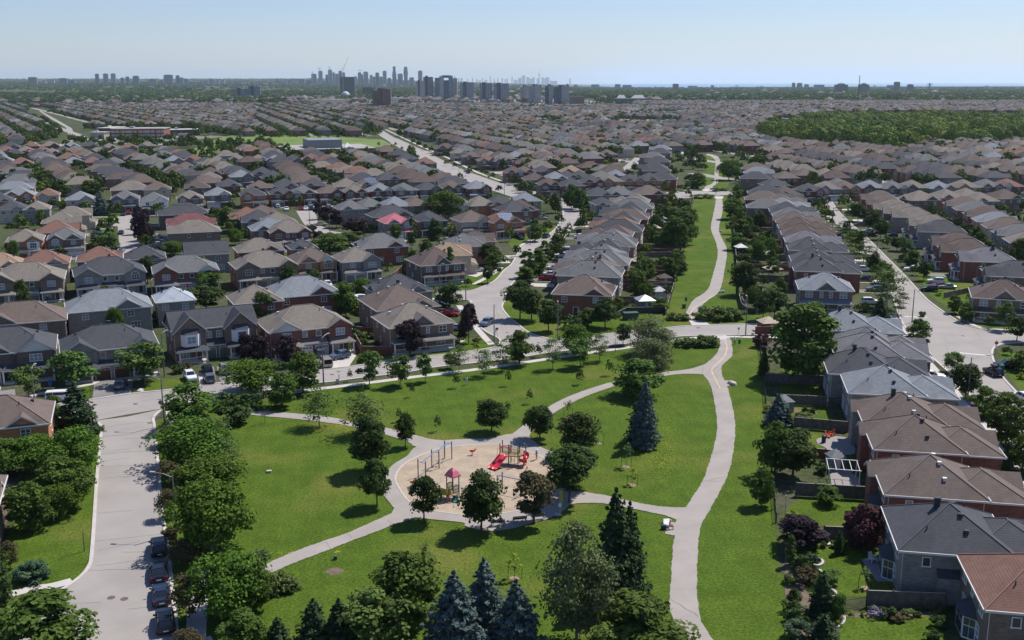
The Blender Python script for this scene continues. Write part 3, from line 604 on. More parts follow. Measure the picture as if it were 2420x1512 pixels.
            if typ == 'H' and d > 9:
                gab(rf, s*w*.22, w*.34, -d/2-.1, -d/2+3., E, .62)
                if rng.random() < .6: n0 = len(rf.v); gab(rf, s*w*.2, w*.4, -(d/2+.1), -(d/2-3.2), E, .6); rf.rot(math.pi, n0)
                if rng.random() < .5 and w > 10: n0 = len(rf.v); gab(rf, 0, d*.36, -(w/2+.1), -(w/2-2.6), E, .6); rf.rot(math.pi/2*rng.choice((-1, 1)), n0)
    if bay:
        gw = w*.48; xc = s*(w/2-gw/2); y0 = -d/2-.8; b = [(xc-1.8, y0), (xc-1.2, y0-.7), (xc+1.2, y0-.7), (xc+1.8, y0)]
        for a_, c_ in zip(b, b[1:]): rf.face([(*a_, .3), (*c_, .3), (*c_, 5.3), (*a_, 5.3)], 3)
        rf.face([(*q, 5.3) for q in b], 1); wins.append((xc, y0-.7, 0, 3.4, 2.0, 1.7, 0)); wins.append((xc, y0-.7, 0, .9, 2.0, 1.7, 0))
    # rear and side openings
    ry = d/2
    for xx, zz, ww_, hh in ((-.32, 3.7, 1.5, 1.2), (.3, 3.7, 1.5, 1.2), (-.02, 3.9, .9, .9), (-.25, .5, 2.0, 2.0), (.22, 1.1, 1.8, 1.3)): wins.append((-xx*w, ry, math.pi, zz, ww_, hh, 0))
    y0s = fy if typ == 'G' else -d/2
    for sd in (-1, 1):
        for yy, zz in ((.3, 3.8), (-.15, 3.9), (.1, 1.3)): wins.append((sd*w/2, (y0s+d/2)/2+yy*(d/2-y0s)*1.0*.9, sd*math.pi/2, zz, .9 if zz > 3 else .8, 1.1, 0))
    # build
    wmat = WALL[wall][0]
    link('wall', wl.mesh('wall', [wmat]), rt)
    ro = link('roof', rf.mesh('roof', [ROOF[roof][0], M_TRIM, wmat, M_WHITE if typ == 'D' or bay else M_TRIM, ridgemat(roof)]), rt)
    for gx_, gy_, gw_ in gars: link('garage_door', garmesh(gw_, gd), rt, (gx_, gy_, 0))
    if lod < 3:
        for wx, wy, wa, wz, ww_, hh, st in wins:
            if lod >= 1:     # skip openings turned away from the camera
                nx_, ny_ = math.sin(yaw+wa), -math.cos(yaw+wa)
                if nx_*(-x)+ny_*(-y) < 0: continue
            f, pn, pc, w1, w2 = winmesh(ww_, hh, st)
            if lod <= 1:
                o = link('window', f, rt, (wx, wy, wz), wa); link('pane', pc if rng.random() < .45 else pn, o)
            else:
                link('window', w2 if rng.random() < .4 else w1, rt, (wx, wy, wz), wa)
    if lod <= 1:
        for dx, dy in doors: link('front_door', cmesh('door', doorm), rt, (dx, dy-.002, .45 if typ != 'G' else 0))
        # porches: slab, posts, steps
        if typ in 'ABCPD':
            for dx, dy in doors:
                pw = {'A': w-6.1, 'B': w-6.1, 'C': w*.29, 'P': w-.3, 'D': 5.6}[typ]; pm = MB(); dd = 1.6 if typ != 'D' else 2.1
                cx_ = dx if typ in 'AB' else (dx/abs(dx)*(w/2-pw/2) if typ == 'C' else (0 if typ == 'P' else dx-1.5))
                pm.box(cx_-pw/2, cx_+pw/2, dy-dd, dy, 0, .45)
                for e in (-1, 1): pm.box(cx_+e*(pw/2-.2)-.13, cx_+e*(pw/2-.2)+.13, dy-dd+.05, dy-dd+.31, .45, 2.52, 1)
                pm.box(dx-.7, dx+.7, dy-dd-.35, dy-dd, 0, .3); pm.box(dx-.7, dx+.7, dy-dd-.7, dy-dd-.35, 0, .15)
                if typ in 'PD':
                    pm.box(cx_-pw/2, cx_+pw/2, dy-dd+.02, dy-dd+.07, 1.25, 1.33, 1)
                    for k in range(int(pw/.25)):
                        xx = cx_-pw/2+.1+k*.25
                        if abs(xx-dx) > .75: pm.box(xx, xx+.05, dy-dd+.02, dy-dd+.07, .45, 1.25, 1)
                link('porch', pm.mesh('porch', [M_CONC, M_WHITE]), rt)
    if lod == 0 or (lod == 1 and math.hypot(x, y) < 330):
        q = min(w, (d if typ != 'G' else d-5))/2
        def rz_(xx, yy):   # height of main hip above a point
            y_ = yy-apex[1]; W2 = w/2+.45; H2 = (d if typ not in 'GD' else (d-5 if typ == 'G' else d-2))/2+.45
            return E+(.6 if typ == 'D' else 0)-.05+(.62 if typ == 'D' else p)*(min(W2-abs(xx), H2-abs(y_)) if typ != 'D' else H2-abs(y_))
        vm = cmesh('vent', ventm) if roof in ('brown', 'tan', 'grey', 'char') and rng.random() < .5 else cmesh('ventd', ventd)
        for k in range(4):
            xx = (-.32+.2*k+rng.uniform(-.03, .03))*w; yy = apex[1]+ (1.4 if typ != 'G' else -1.2+k*.3)
            if abs(xx) > w/2-1.2: continue
            link('roof_vent', vm, ro, (xx, yy, rz_(xx, yy)))
        xx, yy = w*.18, apex[1]-2.; link('vent_pipe', cmesh('pipe', pipem), ro, (xx, yy, rz_(xx, yy)))
        xx, yy = -w*.3, apex[1]+2.8; link('vent_pipe', cmesh('pipe', pipem), ro, (xx, yy, rz_(xx, yy)))
        if rng.random() < (.2 if typ != 'G' or dist0 > 200 else .6): link('chimney', cmesh('chim', chimm), ro, (.4, apex[1]+1.2, rz_(.4, apex[1]+1.2)))
        for sx_, yy in ((-1, d/2-.15), (1, d/2-.15), (1, y0s+.2), (-1, y0s+.2)): link('downspout', cmesh('dsp', dspm), rt, (sx_*(w/2+.06), yy, 0))
    if typ == 'G' and dist0 < 150:
        m = MB(); m.box(-w/2-.9, -w/2, 2.2, 4.4, 0, 3.0); m.face([(-w/2-.95, 2.15, 3.0), (-w/2-.95, 4.45, 3.0), (-w/2, 4.45, 3.7), (-w/2, 2.15, 3.7)][::-1], 1); link('chimney_chase', m.mesh('chimney_chase', [wmat, ROOF[roof][0]]), rt)
        m = MB(); b = [(2.2, d/2), (1.4, d/2+1.1), (-1.4, d/2+1.1), (-2.2, d/2)]
        for (xa, ya), (xb, yb) in zip(b, b[1:]):
            m.face([(xa, ya, .1), (xb, yb, .1), (xb, yb, 2.5), (xa, ya, 2.5)], 0)
            for f0, f1 in ((.08, .48), (.52, .92)):
                pa, pb = (xa+(xb-xa)*f0, ya+(yb-ya)*f0), (xa+(xb-xa)*f1, ya+(yb-ya)*f1); o_ = (0, .03) if ya == yb else ((.03 if xa > 0 else -.03), .02)
                for z0, z1 in ((.3, 1.5), (1.6, 2.35)): m.face([(pa[0]+o_[0], pa[1]+o_[1], z0), (pb[0]+o_[0], pb[1]+o_[1], z0), (pb[0]+o_[0], pb[1]+o_[1], z1), (pa[0]+o_[0], pa[1]+o_[1], z1)], 1)
        t = [(2.4, d/2), (1.5, d/2+1.3), (-1.5, d/2+1.3), (-2.4, d/2)]
        for (xa, ya), (xb, yb) in zip(t, t[1:]): m.face([(xa, ya, 2.5), (xb, yb, 2.5), (xb*.5, d/2, 3.4), (xa*.5, d/2, 3.4)], 2)
        link('bay_window', m.mesh('bay_window', [M_WHITE, M_GLASS, ROOF['char'][0]]), rt)
    if solar:
        sm = MB(); z_ = E+.1
        for i in range(solar):
            for j in range(3): 
                x0 = -solar*.55+i*1.1; dy = 1.0+j*1.05; zz = E-.05+p*(d/2+.45-(d/2-dy)) if False else None
                a0 = -d/2+.6+j*1.3; za = E+p*(a0+d/2+.45)+.02; a1 = a0+1.2; zb = E+p*(a1+d/2+.45)+.02
                sm.face([(x0, a0, za), (x0+1., a0, za), (x0+1., a1, zb), (x0, a1, zb)])
        link('solar_panels', sm.mesh('solar_panels', [mat('solar_cell', (.12, .16, .26), None, rough=.25, spec=.8)]), rt)
    if typ == 'G' and lod <= 2:
        c, s_ = math.cos(yaw), math.sin(yaw); px = -w*.17; py = -d/2; pad(x+px*c-py*s_, y+px*s_+py*c, yaw, 4.8, 9.5, rng.choice((0, 1)))
        if dist0 > 250: DRIVES.append((x+px*c-(py-4)*s_, y+px*s_+(py-4)*c, yaw, rt))
    if typ in 'ABC' and lod <= 2:
        for gx_, gy_, gw_ in (gars if typ != 'A' and typ != 'B' else [((gars[0][0]+gars[1][0])/2, gars[0][1], 5.4)]):
            c, s_ = math.cos(yaw), math.sin(yaw); pad(x+gx_*c-gy_*s_, y+gx_*s_+gy_*c, yaw, gw_+.1, 6.2, rng.choice((0, 0, 0, 1)))
            if dist0 > 250: DRIVES.append((x+gx_*c-(gy_-3.4)*s_, y+gx_*s_+(gy_-3.4)*c, yaw, rt))
    tag(rt, label or 'house', 'house', group); NH[0] += 1
    return rt
# ---------------------------------------------------------------- every house read off the photograph (roof apex in tile coordinates)
HOUSES = []   # (x, y, yaw, kw, label)
def HH(t, x, y, w, d, typ, roof, wall, yaw, where, **kw):
    p = .56; he = EAVE
    hz = {'G': he+p*(min(w, d-5)/2+.45), 'D': he+.6+.62*((d-2)/2+.45)}.get(typ, he+p*(min(w, d)/2+.45))-.05
    X, Y = TG(t, x, y, hz)
    if typ == 'G': X -= math.sin(R(yaw))*-0 ; c = (0, (-d/2+5+d/2)/2); X -= -math.sin(R(yaw))*c[1]; Y -= math.cos(R(yaw))*c[1]
    HOUSES.append(dict(x=X, y=Y, yaw=R(yaw), w=w, d=d, typ=typ, roof=roof, wall=wall, where=where, **kw))
NT = 'N row'
# --- around the left side road
HOUSES.append(dict(x=TG('20', 270, 1035, 5.6)[0]-6.2, y=TG('20', 270, 1035, 5.6)[1]+6.3, yaw=R(20), w=12, d=11, typ='H', roof='brown', wall='orange', lod=0, lab='house with brown roof and orange brick side wall at the left road corner'))
_x, _y = TG('30', 178, 10, 5.6); HOUSES.append(dict(x=_x-6.5, y=_y-5.6, yaw=R(20), w=12, d=11, typ='H', roof='brown', wall='brownb', lod=0, lab='house with brown roof at the left edge behind the dense shrubs'))
HH('20', 90, 62, 15, 12, 'B', 'char', 'darkb', 22, '', gd='d', lod=0, lab='dark roofed house at the left edge with a gabled front window and porch steps')
HH('20', 1010, 40, 16.5, 11.5, 'C', 'char', 'greyb', 24, '', gd='b', lod=0, lab='wide charcoal roofed pair of homes with an open garage and brown garage door')
HH('20', 1990, -108, 16.5, 11, 'D', 'char', 'brownb', 27, '', gd='g', lod=0, lab='pair of homes with two tall peaked gables and white bay windows')
HH('21', 440, -145, 16.5, 12.5, 'C', 'tan', 'redb', 26, '', gd='w', lod=0, lab='tan roofed red brick pair of homes with orange left wall behind the silver car')
HH('11', 1478, 1345, 13.5, 12, 'P', 'tan', 'brownb', 24, '', lod=0, lab='corner house with tan roof, long porch and purple trees in front')
HH('11', 1340, 1170, 14, 15, 'H', 'brown', 'brownb', 24, '', lod=0, lab='large brown hipped roof house behind the tan roofed corner house')
HH('11', 1340, 1072, 13, 12, 'H', 'char', 'greyb', 24, '', lod=1, lab='charcoal roofed house behind the large brown hipped roof and white canopy')
# --- second row (backs)
HH('10', 190, 1335, 17, 11.5, 'H', 'brown', 'brownb', 22, 'in the back row above the left street', lod=0, mirror=-1)
HH('10', 1010, 1215, 17, 12, 'H', 'slate', 'greyb', 24, '', lod=0, lab='wide pale slate blue hip roof seen from behind, left of the small white roofed house')
HH('10', 1635, 1200, 8, 9, 'H', 'pale', 'greyb', 24, '', lod=0, lab='small house with nearly white roof beside the round dark maple')
HH('11', -20, 1175, 10.5, 11, 'H', 'tan', 'redb', 24, '', lod=0, lab='tan hip roofed house right of the round dark maple')
HH('11', 420, 1095, 16, 12, 'H', 'slate', 'redb', 24, '', lod=0, lab='pale slate blue hip roof over red brick with two rear windows, mid left')
# --- row facing the camera on the next street
for a in [('10', 240, 965, 17.5, 12.5, 'C', 'tan', 'brownb', 20, 'long tan roofed pair with a tiny dormer at the left edge'), ('10', 1020, 912, 17, 12.5, 'C', 'char', 'greyb', 24, 'charcoal pair with wide front gable and arched windows'), ('10', 1740, 897, 16, 12, 'C', 'grey', 'redb', 20, 'grey roofed dark red brick pair with white arched windows'),
          ('11', 60, 855, 16, 12, 'C', 'tan', 'brownb', 24, 'tan and charcoal roofed pair with small vent gable'), ('11', 520, 820, 10.8, 12, 'B', 'brown', 'orange', 24, 'brown roofed house with orange side wall and white garage doors'), ('11', 940, 815, 10.8, 12, 'A', 'tan', 'greyb', 24, 'tan roofed grey brick house with a black double garage'),
          ('11', 1690, 825, 12.5, 13, 'P', 'umber', 'darkb', 24, 'dark brown roofed corner house with a full porch and tall poplar')]:
    HH(*a[:9], '', lod=1, lab=a[9])
HH('11', 1815, 770, 11, 12, 'A', 'wood', 'beige', 100, '', lod=1, lab='sandy orange roofed beige house above the poplar'); HH('11', 1960, 690, 11, 12, 'A', 'grey', 'pinkb', 100, '', lod=1, lab='grey roofed pink brick house with two white peaked dormers'); HH('11', 2075, 668, 9, 11, 'A', 'umber', 'brownb', 100, '', lod=1, lab='dark roofed house left of the cream street verge')
# backs of the row behind
for a in [('10', -20, 872, 13, 11, 'H', 'wood', 'beige', 22, 'sandy orange hip roof cut by the left edge'), ('10', 420, 845, 12, 11, 'H', 'rust', 'beige', 20, 'rust brown hip roof with beige side wall, second from the left edge'), ('10', 935, 812, 11.5, 11, 'H', 'rust', 'brownb', 20, 'rust brown hip roof right below the parked cars of the left side street'), ('10', 1360, 803, 10.5, 11, 'H', 'char', 'greyb', 20, 'charcoal pyramid roof at the foot of the purple maples'),
          ('10', 1940, 765, 12, 10.5, 'S', 'char', 'greyb', 20, 'plain charcoal side gabled roof with a row of vents'), ('11', 20, 732, 13, 11, 'H', 'tan', 'redb', 22, 'tan hipped roof between purple maple and round trees'), ('11', 430, 745, 7.5, 9, 'B', 'char', 'brownb', 22, 'small charcoal roofed annexe'), ('11', 1170, 688, 14.5, 12, 'H', 'grey', 'redb', 22, 'wide grey hipped roof left of the poplars')]:
    HH(*a[:9], '', lod=1, lab=a[9])
_r = {'brown': 0}
def ROW(where, yaw, lod, L, d=12, typs='AB', **kw):
    for i, a in enumerate(L):
        t, x, y, w, roof, wall = a[:6]; typ = a[6] if len(a) > 6 else typs[i % len(typs)]
        HH(t, x, y, w, d, typ, roof, wall, yaw, where, lod=lod, mirror=(-1)**i, **kw)
ROW('left of purple maple street', 20, 1, [('10', 235, 652, 10, 'tan', 'orange', 'A'), ('10', 620, 632, 10.5, 'grey', 'brownb', 'B')])
HOUSES[-2]['bay'] = True
ROW('west of the purple maple street', 110, 1, [('10', 530, 572, 11, 'rust', 'brownb'), ('10', 570, 488, 11, 'tan', 'orange'), ('10', 680, 432, 10.5, 'tan', 'beige'), ('10', 350, 385, 9, 'tan', 'greyb', 'H'), ('10', 120, 378, 10, 'char', 'beige', 'H'), ('10', 450, 264, 9, 'rust', 'beige', 'H'), ('10', 175, 245, 12, 'slate', 'orange', 'B')])
for h_ in HOUSES[-4:]: h_['yaw'] = R(200) if h_['typ'] == 'H' else R(20)
HH('10', 0, 870-560, 10, 11, 'H', 'char', 'orange', 20, 'at the far left edge', lod=1)
ROW('stepping back along the left edge', 110, 2, [('10', 130, 200, 10.5, 'slate', 'beige'), ('10', 150, 162, 10.5, 'grey', 'white'), ('10', 190, 128, 10.5, 'grey', 'white'), ('10', 215, 92, 10, 'char', 'white'), ('10', 150, 66, 10, 'grey', 'brownb')], d=16)
ROW('east of the purple maple street', -70, 1, [('10', 1830, 560, 12, 'tan', 'brownb', 'A'), ('10', 1800, 497, 11.5, 'crim', 'greyb', 'H'), ('10', 1740, 402, 11.5, 'char', 'greyb', 'H'), ('10', 1700, 425, 10, 'char', 'darkb', 'H')], d=16)
T_ = [('10', 755, 290, 11, 'slate', 'beige', 'A'), ('10', 1180, 282, 11, 'grey', 'greyb', 'B'), ('10', 1450, 300, 11, 'grey', 'white', 'A'), ('10', 1790, 282, 10.5, 'tan', 'brownb', 'B'), ('10', 2055, 252, 10.5, 'slate', 'brownb', 'A'), ('10', 2385, 252, 10.5, 'char', 'orange', 'A'),
      ('11', 235, 240, 10.5, 'char', 'redb', 'B'), ('11', 440, 235, 10.5, 'grey', 'redb', 'B'), ('11', 690, 230, 10.5, 'brown', 'redb', 'A'), ('11', 930, 226, 10.5, 'tan', 'redb', 'B'), ('11', 1170, 214, 10.5, 'slate', 'redb', 'B'), ('11', 1395, 210, 10.5, 'grey', 'brownb', 'A'), ('11', 1620, 200, 10.5, 'char', 'brownb', 'A'), ('11', 1840, 188, 10.5, 'brown', 'brownb', 'B'), ('11', 2085, 190, 11, 'slate', 'redb', 'A')]
ROW('in the long row above purple maples', 18, 1, T_)
ROW('behind the long row above purple maples', 18, 2, [('10', 1480, 196, 12, 'brown', 'beige', 'H'), ('10', 1860, 185, 11, 'umber', 'brownb', 'H'), ('10', 2155, 172, 10.5, 'char', 'redb', 'H'), ('11', 30, 190, 10.5, 'brown', 'redb', 'H'), ('11', 270, 170, 11, 'char', 'brownb', 'H'), ('11', 545, 166, 11, 'char', 'redb', 'H'), ('11', 850, 170, 13, 'tan', 'brownb', 'H'), ('11', 1070, 156, 11, 'brown', 'brownb', 'H')], solar=0)
HOUSES[-1]['solar'] = 5
ROW('in the tight terrace at upper left', 110, 2, [('10', 960, 36, 9, 'brown', 'brownb'), ('10', 1020, 52, 9, 'char', 'brownb'), ('10', 1085, 72, 9, 'char', 'brownb'), ('10', 1135, 95, 9, 'char', 'brownb'), ('10', 1170, 118, 9, 'umber', 'brownb'), ('10', 1230, 192, 13, 'tan', 'brownb', 'H')], d=17)
ROW('in the dark roofs below the field', 200, 2, [('10', 1755, 12, 12, 'brown', 'brownb', 'H'), ('10', 1870, 32, 12, 'char', 'brownb', 'H'), ('10', 1990, 62, 12, 'umber', 'brownb', 'H'), ('10', 1980, 105, 11, 'tan', 'brownb', 'A'), ('10', 2275, 88, 11.5, 'slate', 'greyb', 'A'), ('11', 60, 60, 12, 'char', 'brownb', 'H'), ('11', 160, 95, 12, 'char', 'brownb', 'H'), ('11', 335, 92, 12, 'umber', 'redb', 'A'), ('11', 1240, 108, 12, 'char', 'brownb', 'H')])
for h_ in HOUSES[-9:]:
    if h_['typ'] == 'A': h_['yaw'] = R(20)
ROW('in the row with two red roofs', -70, 2, [('11', 620, 8, 11, 'tan', 'brownb'), ('11', 700, 5, 11, 'char', 'brownb'), ('11', 790, 20, 11, 'rust', 'brownb'), ('11', 870, 48, 11, 'tan', 'brownb'), ('11', 960, 55, 11, 'rust', 'brownb'), ('11', 1110, 75, 12, 'tan', 'brownb')], d=15)
ROW('just left of the diagonal avenue', 110, 2, [('11', 1480, 20, 12, 'grey', 'brownb'), ('11', 1560, 45, 12, 'grey', 'brownb'), ('11', 1640, 70, 12, 'grey', 'greyb'), ('11', 1760, 115, 12, 'umber', 'brownb'), ('11', 1850, 145, 12, 'char', 'brownb')], d=16, typs='H')
ROW('in the cluster around the pink roof', 22, 1, [('11', 1310, 500, 9.5, 'pink', 'greyb', 'B'), ('11', 1630, 475, 10.5, 'char', 'darkb', 'A'), ('11', 2030, 470, 11.5, 'brown', 'beige', 'A'), ('11', 2330, 478, 11.5, 'rust', 'orange', 'B'), ('11', 1270, 425, 16, 'char', 'brownb', 'H'), ('11', 890, 370, 11, 'grey', 'greyb', 'H'), ('11', 1070, 350, 10.5, 'grey', 'brownb', 'H'), ('11', 1310, 340, 12, 'slate', 'greyb', 'H'), ('11', 1500, 345, 10, 'brown', 'brownb', 'H'), ('11', 1920, 345, 10, 'slate', 'white', 'H'), ('11', 2110, 335, 11.5, 'tan', 'orange', 'H'), ('11', 2290, 330, 11.5, 'char', 'orange', 'H'), ('12', 10, 380, 12, 'char', 'brownb', 'H')])
HOUSES[-10]['solar'] = 5
ROW('in the cluster above left purple maples', 20, 1, [('10', 2330, 440, 12, 'rust', 'brownb', 'H'), ('11', 20, 470, 12, 'char', 'brownb', 'H'), ('11', 60, 420, 12, 'brown', 'brownb', 'H'), ('11', 130, 540, 13, 'slate', 'brownb', 'H'), ('11', 300, 560, 13, 'tan', 'redb', 'C'), ('11', 200, 485, 12, 'tan', 'brownb', 'H')])
# camera-facing row right of the avenue
ROW('in the front row left of greenway', 10, 1, [('12', 15, 55, 10.5, 'umber', 'redb', 'B'), ('12', 115, 52, 10.5, 'brown', 'redb', 'B'), ('12', 215, 115, 11, 'umber', 'brownb', 'A'), ('12', 345, 165, 10, 'umber', 'brownb', 'B'), ('12', 410, 105, 11, 'slate', 'brownb', 'H'), ('12', 560, 165, 11.5, 'char', 'redb', 'A'), ('12', 745, 137, 11, 'char', 'redb', 'B'), ('12', 930, 130, 11, 'tan', 'orange', 'A'), ('12', 1120, 125, 11, 'char', 'orange', 'B'), ('12', 1300, 115, 12, 'char', 'orange', 'P'),
     ('12', 290, 50, 9, 'char', 'brownb', 'A'), ('12', 560, 45, 12, 'wood', 'brownb', 'A'), ('12', 520, 98, 10, 'char', 'brownb', 'H'), ('12', 640, 95, 10, 'char', 'brownb', 'H'), ('12', 845, 95, 10, 'olive', 'brownb', 'H'), ('12', 985, 90, 9, 'slate', 'brownb', 'H')])
ROW('left of the long dark greenway row', 10, 1, [('12', 815, 250, 11, 'char', 'greyb', 'H'), ('12', 1010, 240, 13, 'grey', 'brownb', 'H'), ('12', 1285, 235, 14, 'brown', 'redb', 'H'), ('12', 130, 300, 11, 'slate', 'greyb', 'H'), ('12', 80, 370, 12, 'umber', 'redb', 'H'), ('12', 860, 350, 8, 'char', 'greyb', 'H')])
# terrace west of the greenway (fronts face the curved street)
def LINE(P, n, z=8.4):
    Q = resample([G(*p, z) for p in P], n); return [(q.x, q.y) for q in Q]
WR = ['grey', 'grey', 'brown', 'grey', 'tile', 'char', 'grey', 'tile', 'umber', 'char', 'rust', 'char', 'brown', 'char', 'char', 'grey', 'tan', 'olive']
_L = LINE([(1408, 608), (1432, 572), (1445, 545), (1464, 518), (1490, 480), (1502, 458)], 16)
HH('12', 690, 1080, 13.5, 12.5, 'H', 'brown', 'redb', -11, '', lod=0, lab='brown roofed red brick corner house with white bay, west of the greenway', bay=False)
WH = HOUSES[-1]
for i, (x, y) in enumerate([TG('12', 745, 955, 8.6), TG('12', 820, 872, 8.6)]+_L):
    HOUSES.append(dict(x=x, y=y, yaw=R(-101), w=10.8, d=16, typ='G' if i % 3 else 'H', roof=WR[i % len(WR)], wall=['greyb', 'brownb', 'redb', 'redb', 'beige'][i % 5], where='in the long row west of the greenway', lod=1, mirror=1))
# row east of the greenway
HH('13', 540, 1055, 12, 11.5, 'P', 'slate', 'brownb', -11, '', lod=0, lab='pale slate roofed corner house with porch, east of the greenway')
XR = ['char', 'char', 'char', 'tile', 'umber', 'umber', 'brown', 'grey', 'char', 'slate', 'brown', 'char', 'slate', 'brown', 'char', 'umber']
_L = [TG('13', 465, 912, 8.6), TG('13', 430, 832, 8.6)]+LINE([(1912, 563), (1903, 546), (1886, 520), (1872, 498), (1850, 470), (1838, 450)], 10)
for i, (x, y) in enumerate(_L): HOUSES.append(dict(x=x, y=y, yaw=R(79), w=11., d=16.5, typ='G', roof=XR[i], wall=['redb', 'beige', 'greyb', 'brownb'][i % 4], where='in the row right of the greenway', lod=1 if i < 8 else 2))
# column of roofs at the right (backs to the greenway lawn)
for i, (t, x, y, roof, wall, lb) in enumerate([('13', 740, 1400, 'slate', 'greyb', 'pale slate hip roof, farthest of the right hand column below the side street'), ('23', 930, 62, 'grey', 'greyb', 'grey roof with four white vents in a line, right hand column'), ('23', 935, 112, 'tile', 'darkb', 'house roofed in square purplish metal tiles, right hand column'), ('23', 890, 258, 'char', 'greyb', 'charcoal roof just below the metal tiled roof'), ('23', 1095, 422, 'slate', 'greyb', 'pale slate blue roof in the middle of the right hand column'),
      ('23', 1270, 682, 'brown', 'greyb', 'brown roof with a small rear dormer, upper one of two alike'), ('23', 1385, 892, 'brown', 'redb', 'brown roof with a small rear dormer, lower one of two alike'), ('23', 1530, 1268, 'brown', 'redb', 'brown roof with porch and white rail at its far right end'), ('33', 1715, 215, 'char', 'greyb', 'big charcoal hip roof above the paved patio'), ('33', 2560, 700, 'rust', 'brownb', 'rust brown hip roof in the bottom right corner')]):
    HH(t, x, y, 11.3, 16.2, 'G', roof, wall, 79, '', lod=0, lab=lb)
RCOL = HOUSES[-10:]
# east side of the wide right street
ZP = [TG('13', 2350, 960, 8.6), TG('13', 2080, 830, 8.6), TG('13', 1890, 750, 8.6), TG('13', 1800, 690, 8.6), TG('13', 1640, 575, 8.6), TG('13', 1550, 520, 8.6), TG('13', 1380, 448, 8.6), TG('13', 1290, 415, 8.6), TG('13', 1190, 380, 8.6), TG('13', 1120, 335, 8.6), TG('13', 1060, 292, 8.6)]
for i, (x, y) in enumerate(ZP): HOUSES.append(dict(x=x, y=y, yaw=R(-103), w=11.2, d=14, typ='AB'[i % 2], roof=['char', 'tile', 'umber', 'umber', 'char', 'tan', 'tan', 'tan', 'tan', 'brown', 'brown'][i], wall=['brownb', 'redb', 'redb', 'brownb', 'greyb', 'brownb', 'greyb', 'brownb', 'brownb', 'redb', 'redb'][i], where='beyond the wide right street', lod=1))
HH('13', 2230, 1125, 13, 12, 'P', 'umber', 'brownb', -20, '', lod=0, lab='dark brown roofed corner house with turret bay at the right street bend')
_L = LINE([(2280, 466), (2330, 488), (2380, 515), (2440, 548)], 7)
for i, (x, y) in enumerate(_L): HOUSES.append(dict(x=x, y=y, yaw=R(77), w=11, d=14, typ='H', roof=['brown', 'grey', 'umber', 'slate', 'brown', 'grey', 'tan'][i], wall=['greyb', 'redb', 'redb', 'orange', 'beige', 'greyb', 'brownb'][i], where='in the shaded far right row', lod=2))
ROW('at the top of the right street', 6, 1, [('13', 385, 215, 10.5, 'char', 'redb', 'B'), ('13', 545, 195, 11, 'tan', 'greyb', 'A'), ('13', 720, 190, 11, 'brown', 'orange', 'B'), ('13', 960, 185, 11, 'slate', 'brownb', 'A'), ('13', 1170, 190, 11, 'grey', 'brownb', 'B'), ('13', 1360, 185, 11, 'tan', 'brownb', 'A'), ('13', 1600, 190, 11, 'slate', 'greyb', 'B'), ('13', 1850, 180, 11, 'tan', 'orange', 'A'), ('13', 2060, 175, 11, 'grey', 'brownb', 'B'), ('13', 2260, 172, 11, 'rust', 'redb', 'A')])
ROW('around the top right street row', 190, 2, [('13', 1430, 285, 13, 'tan', 'brownb', 'H'), ('13', 1680, 270, 11, 'tan', 'orange', 'H'), ('13', 1870, 262, 11, 'tan', 'orange', 'H'), ('13', 2000, 300, 11, 'tan', 'greyb', 'H'), ('13', 2230, 270, 12, 'umber', 'brownb', 'H'), ('13', 150, 240, 11, 'umber', 'redb', 'H'), ('13', 60, 165, 11, 'char', 'greyb', 'H'), ('13', 160, 100, 11, 'brown', 'redb', 'B'), ('13', 340, 75, 11, 'brown', 'redb', 'A'), ('13', 540, 72, 11, 'tan', 'greyb', 'B'), ('13', 660, 170, 10, 'grey', 'greyb', 'H')])
ROW('right of the farther greenway crossing', 79, 2, [('12', 2300, 105, 11, 'char', 'brownb'), ('12', 2330, 60, 11, 'slate', 'brownb'), ('12', 2300, 20, 12, 'brown', 'brownb'), ('12', 2380, 290, 11, 'brown', 'redb'), ('12', 2410, 360, 11, 'grey', 'brownb'), ('12', 2400, 235, 11, 'char', 'brownb')], d=15)
ROW('left of the upper greenway', -101, 2, [('12', 1420, 110, 11, 'char', 'redb', 'H'), ('12', 1370, 40, 11, 'char', 'brownb'), ('12', 1340, 15, 11, 'char', 'brownb'), ('s2', 1380, 340, 11, 'char', 'brownb'), ('s2', 1330, 300, 11, 'grey', 'brownb'), ('s2', 1400, 262, 11, 'char', 'brownb'), ('s2', 1410, 232, 11, 'slate', 'greyb')], d=15)
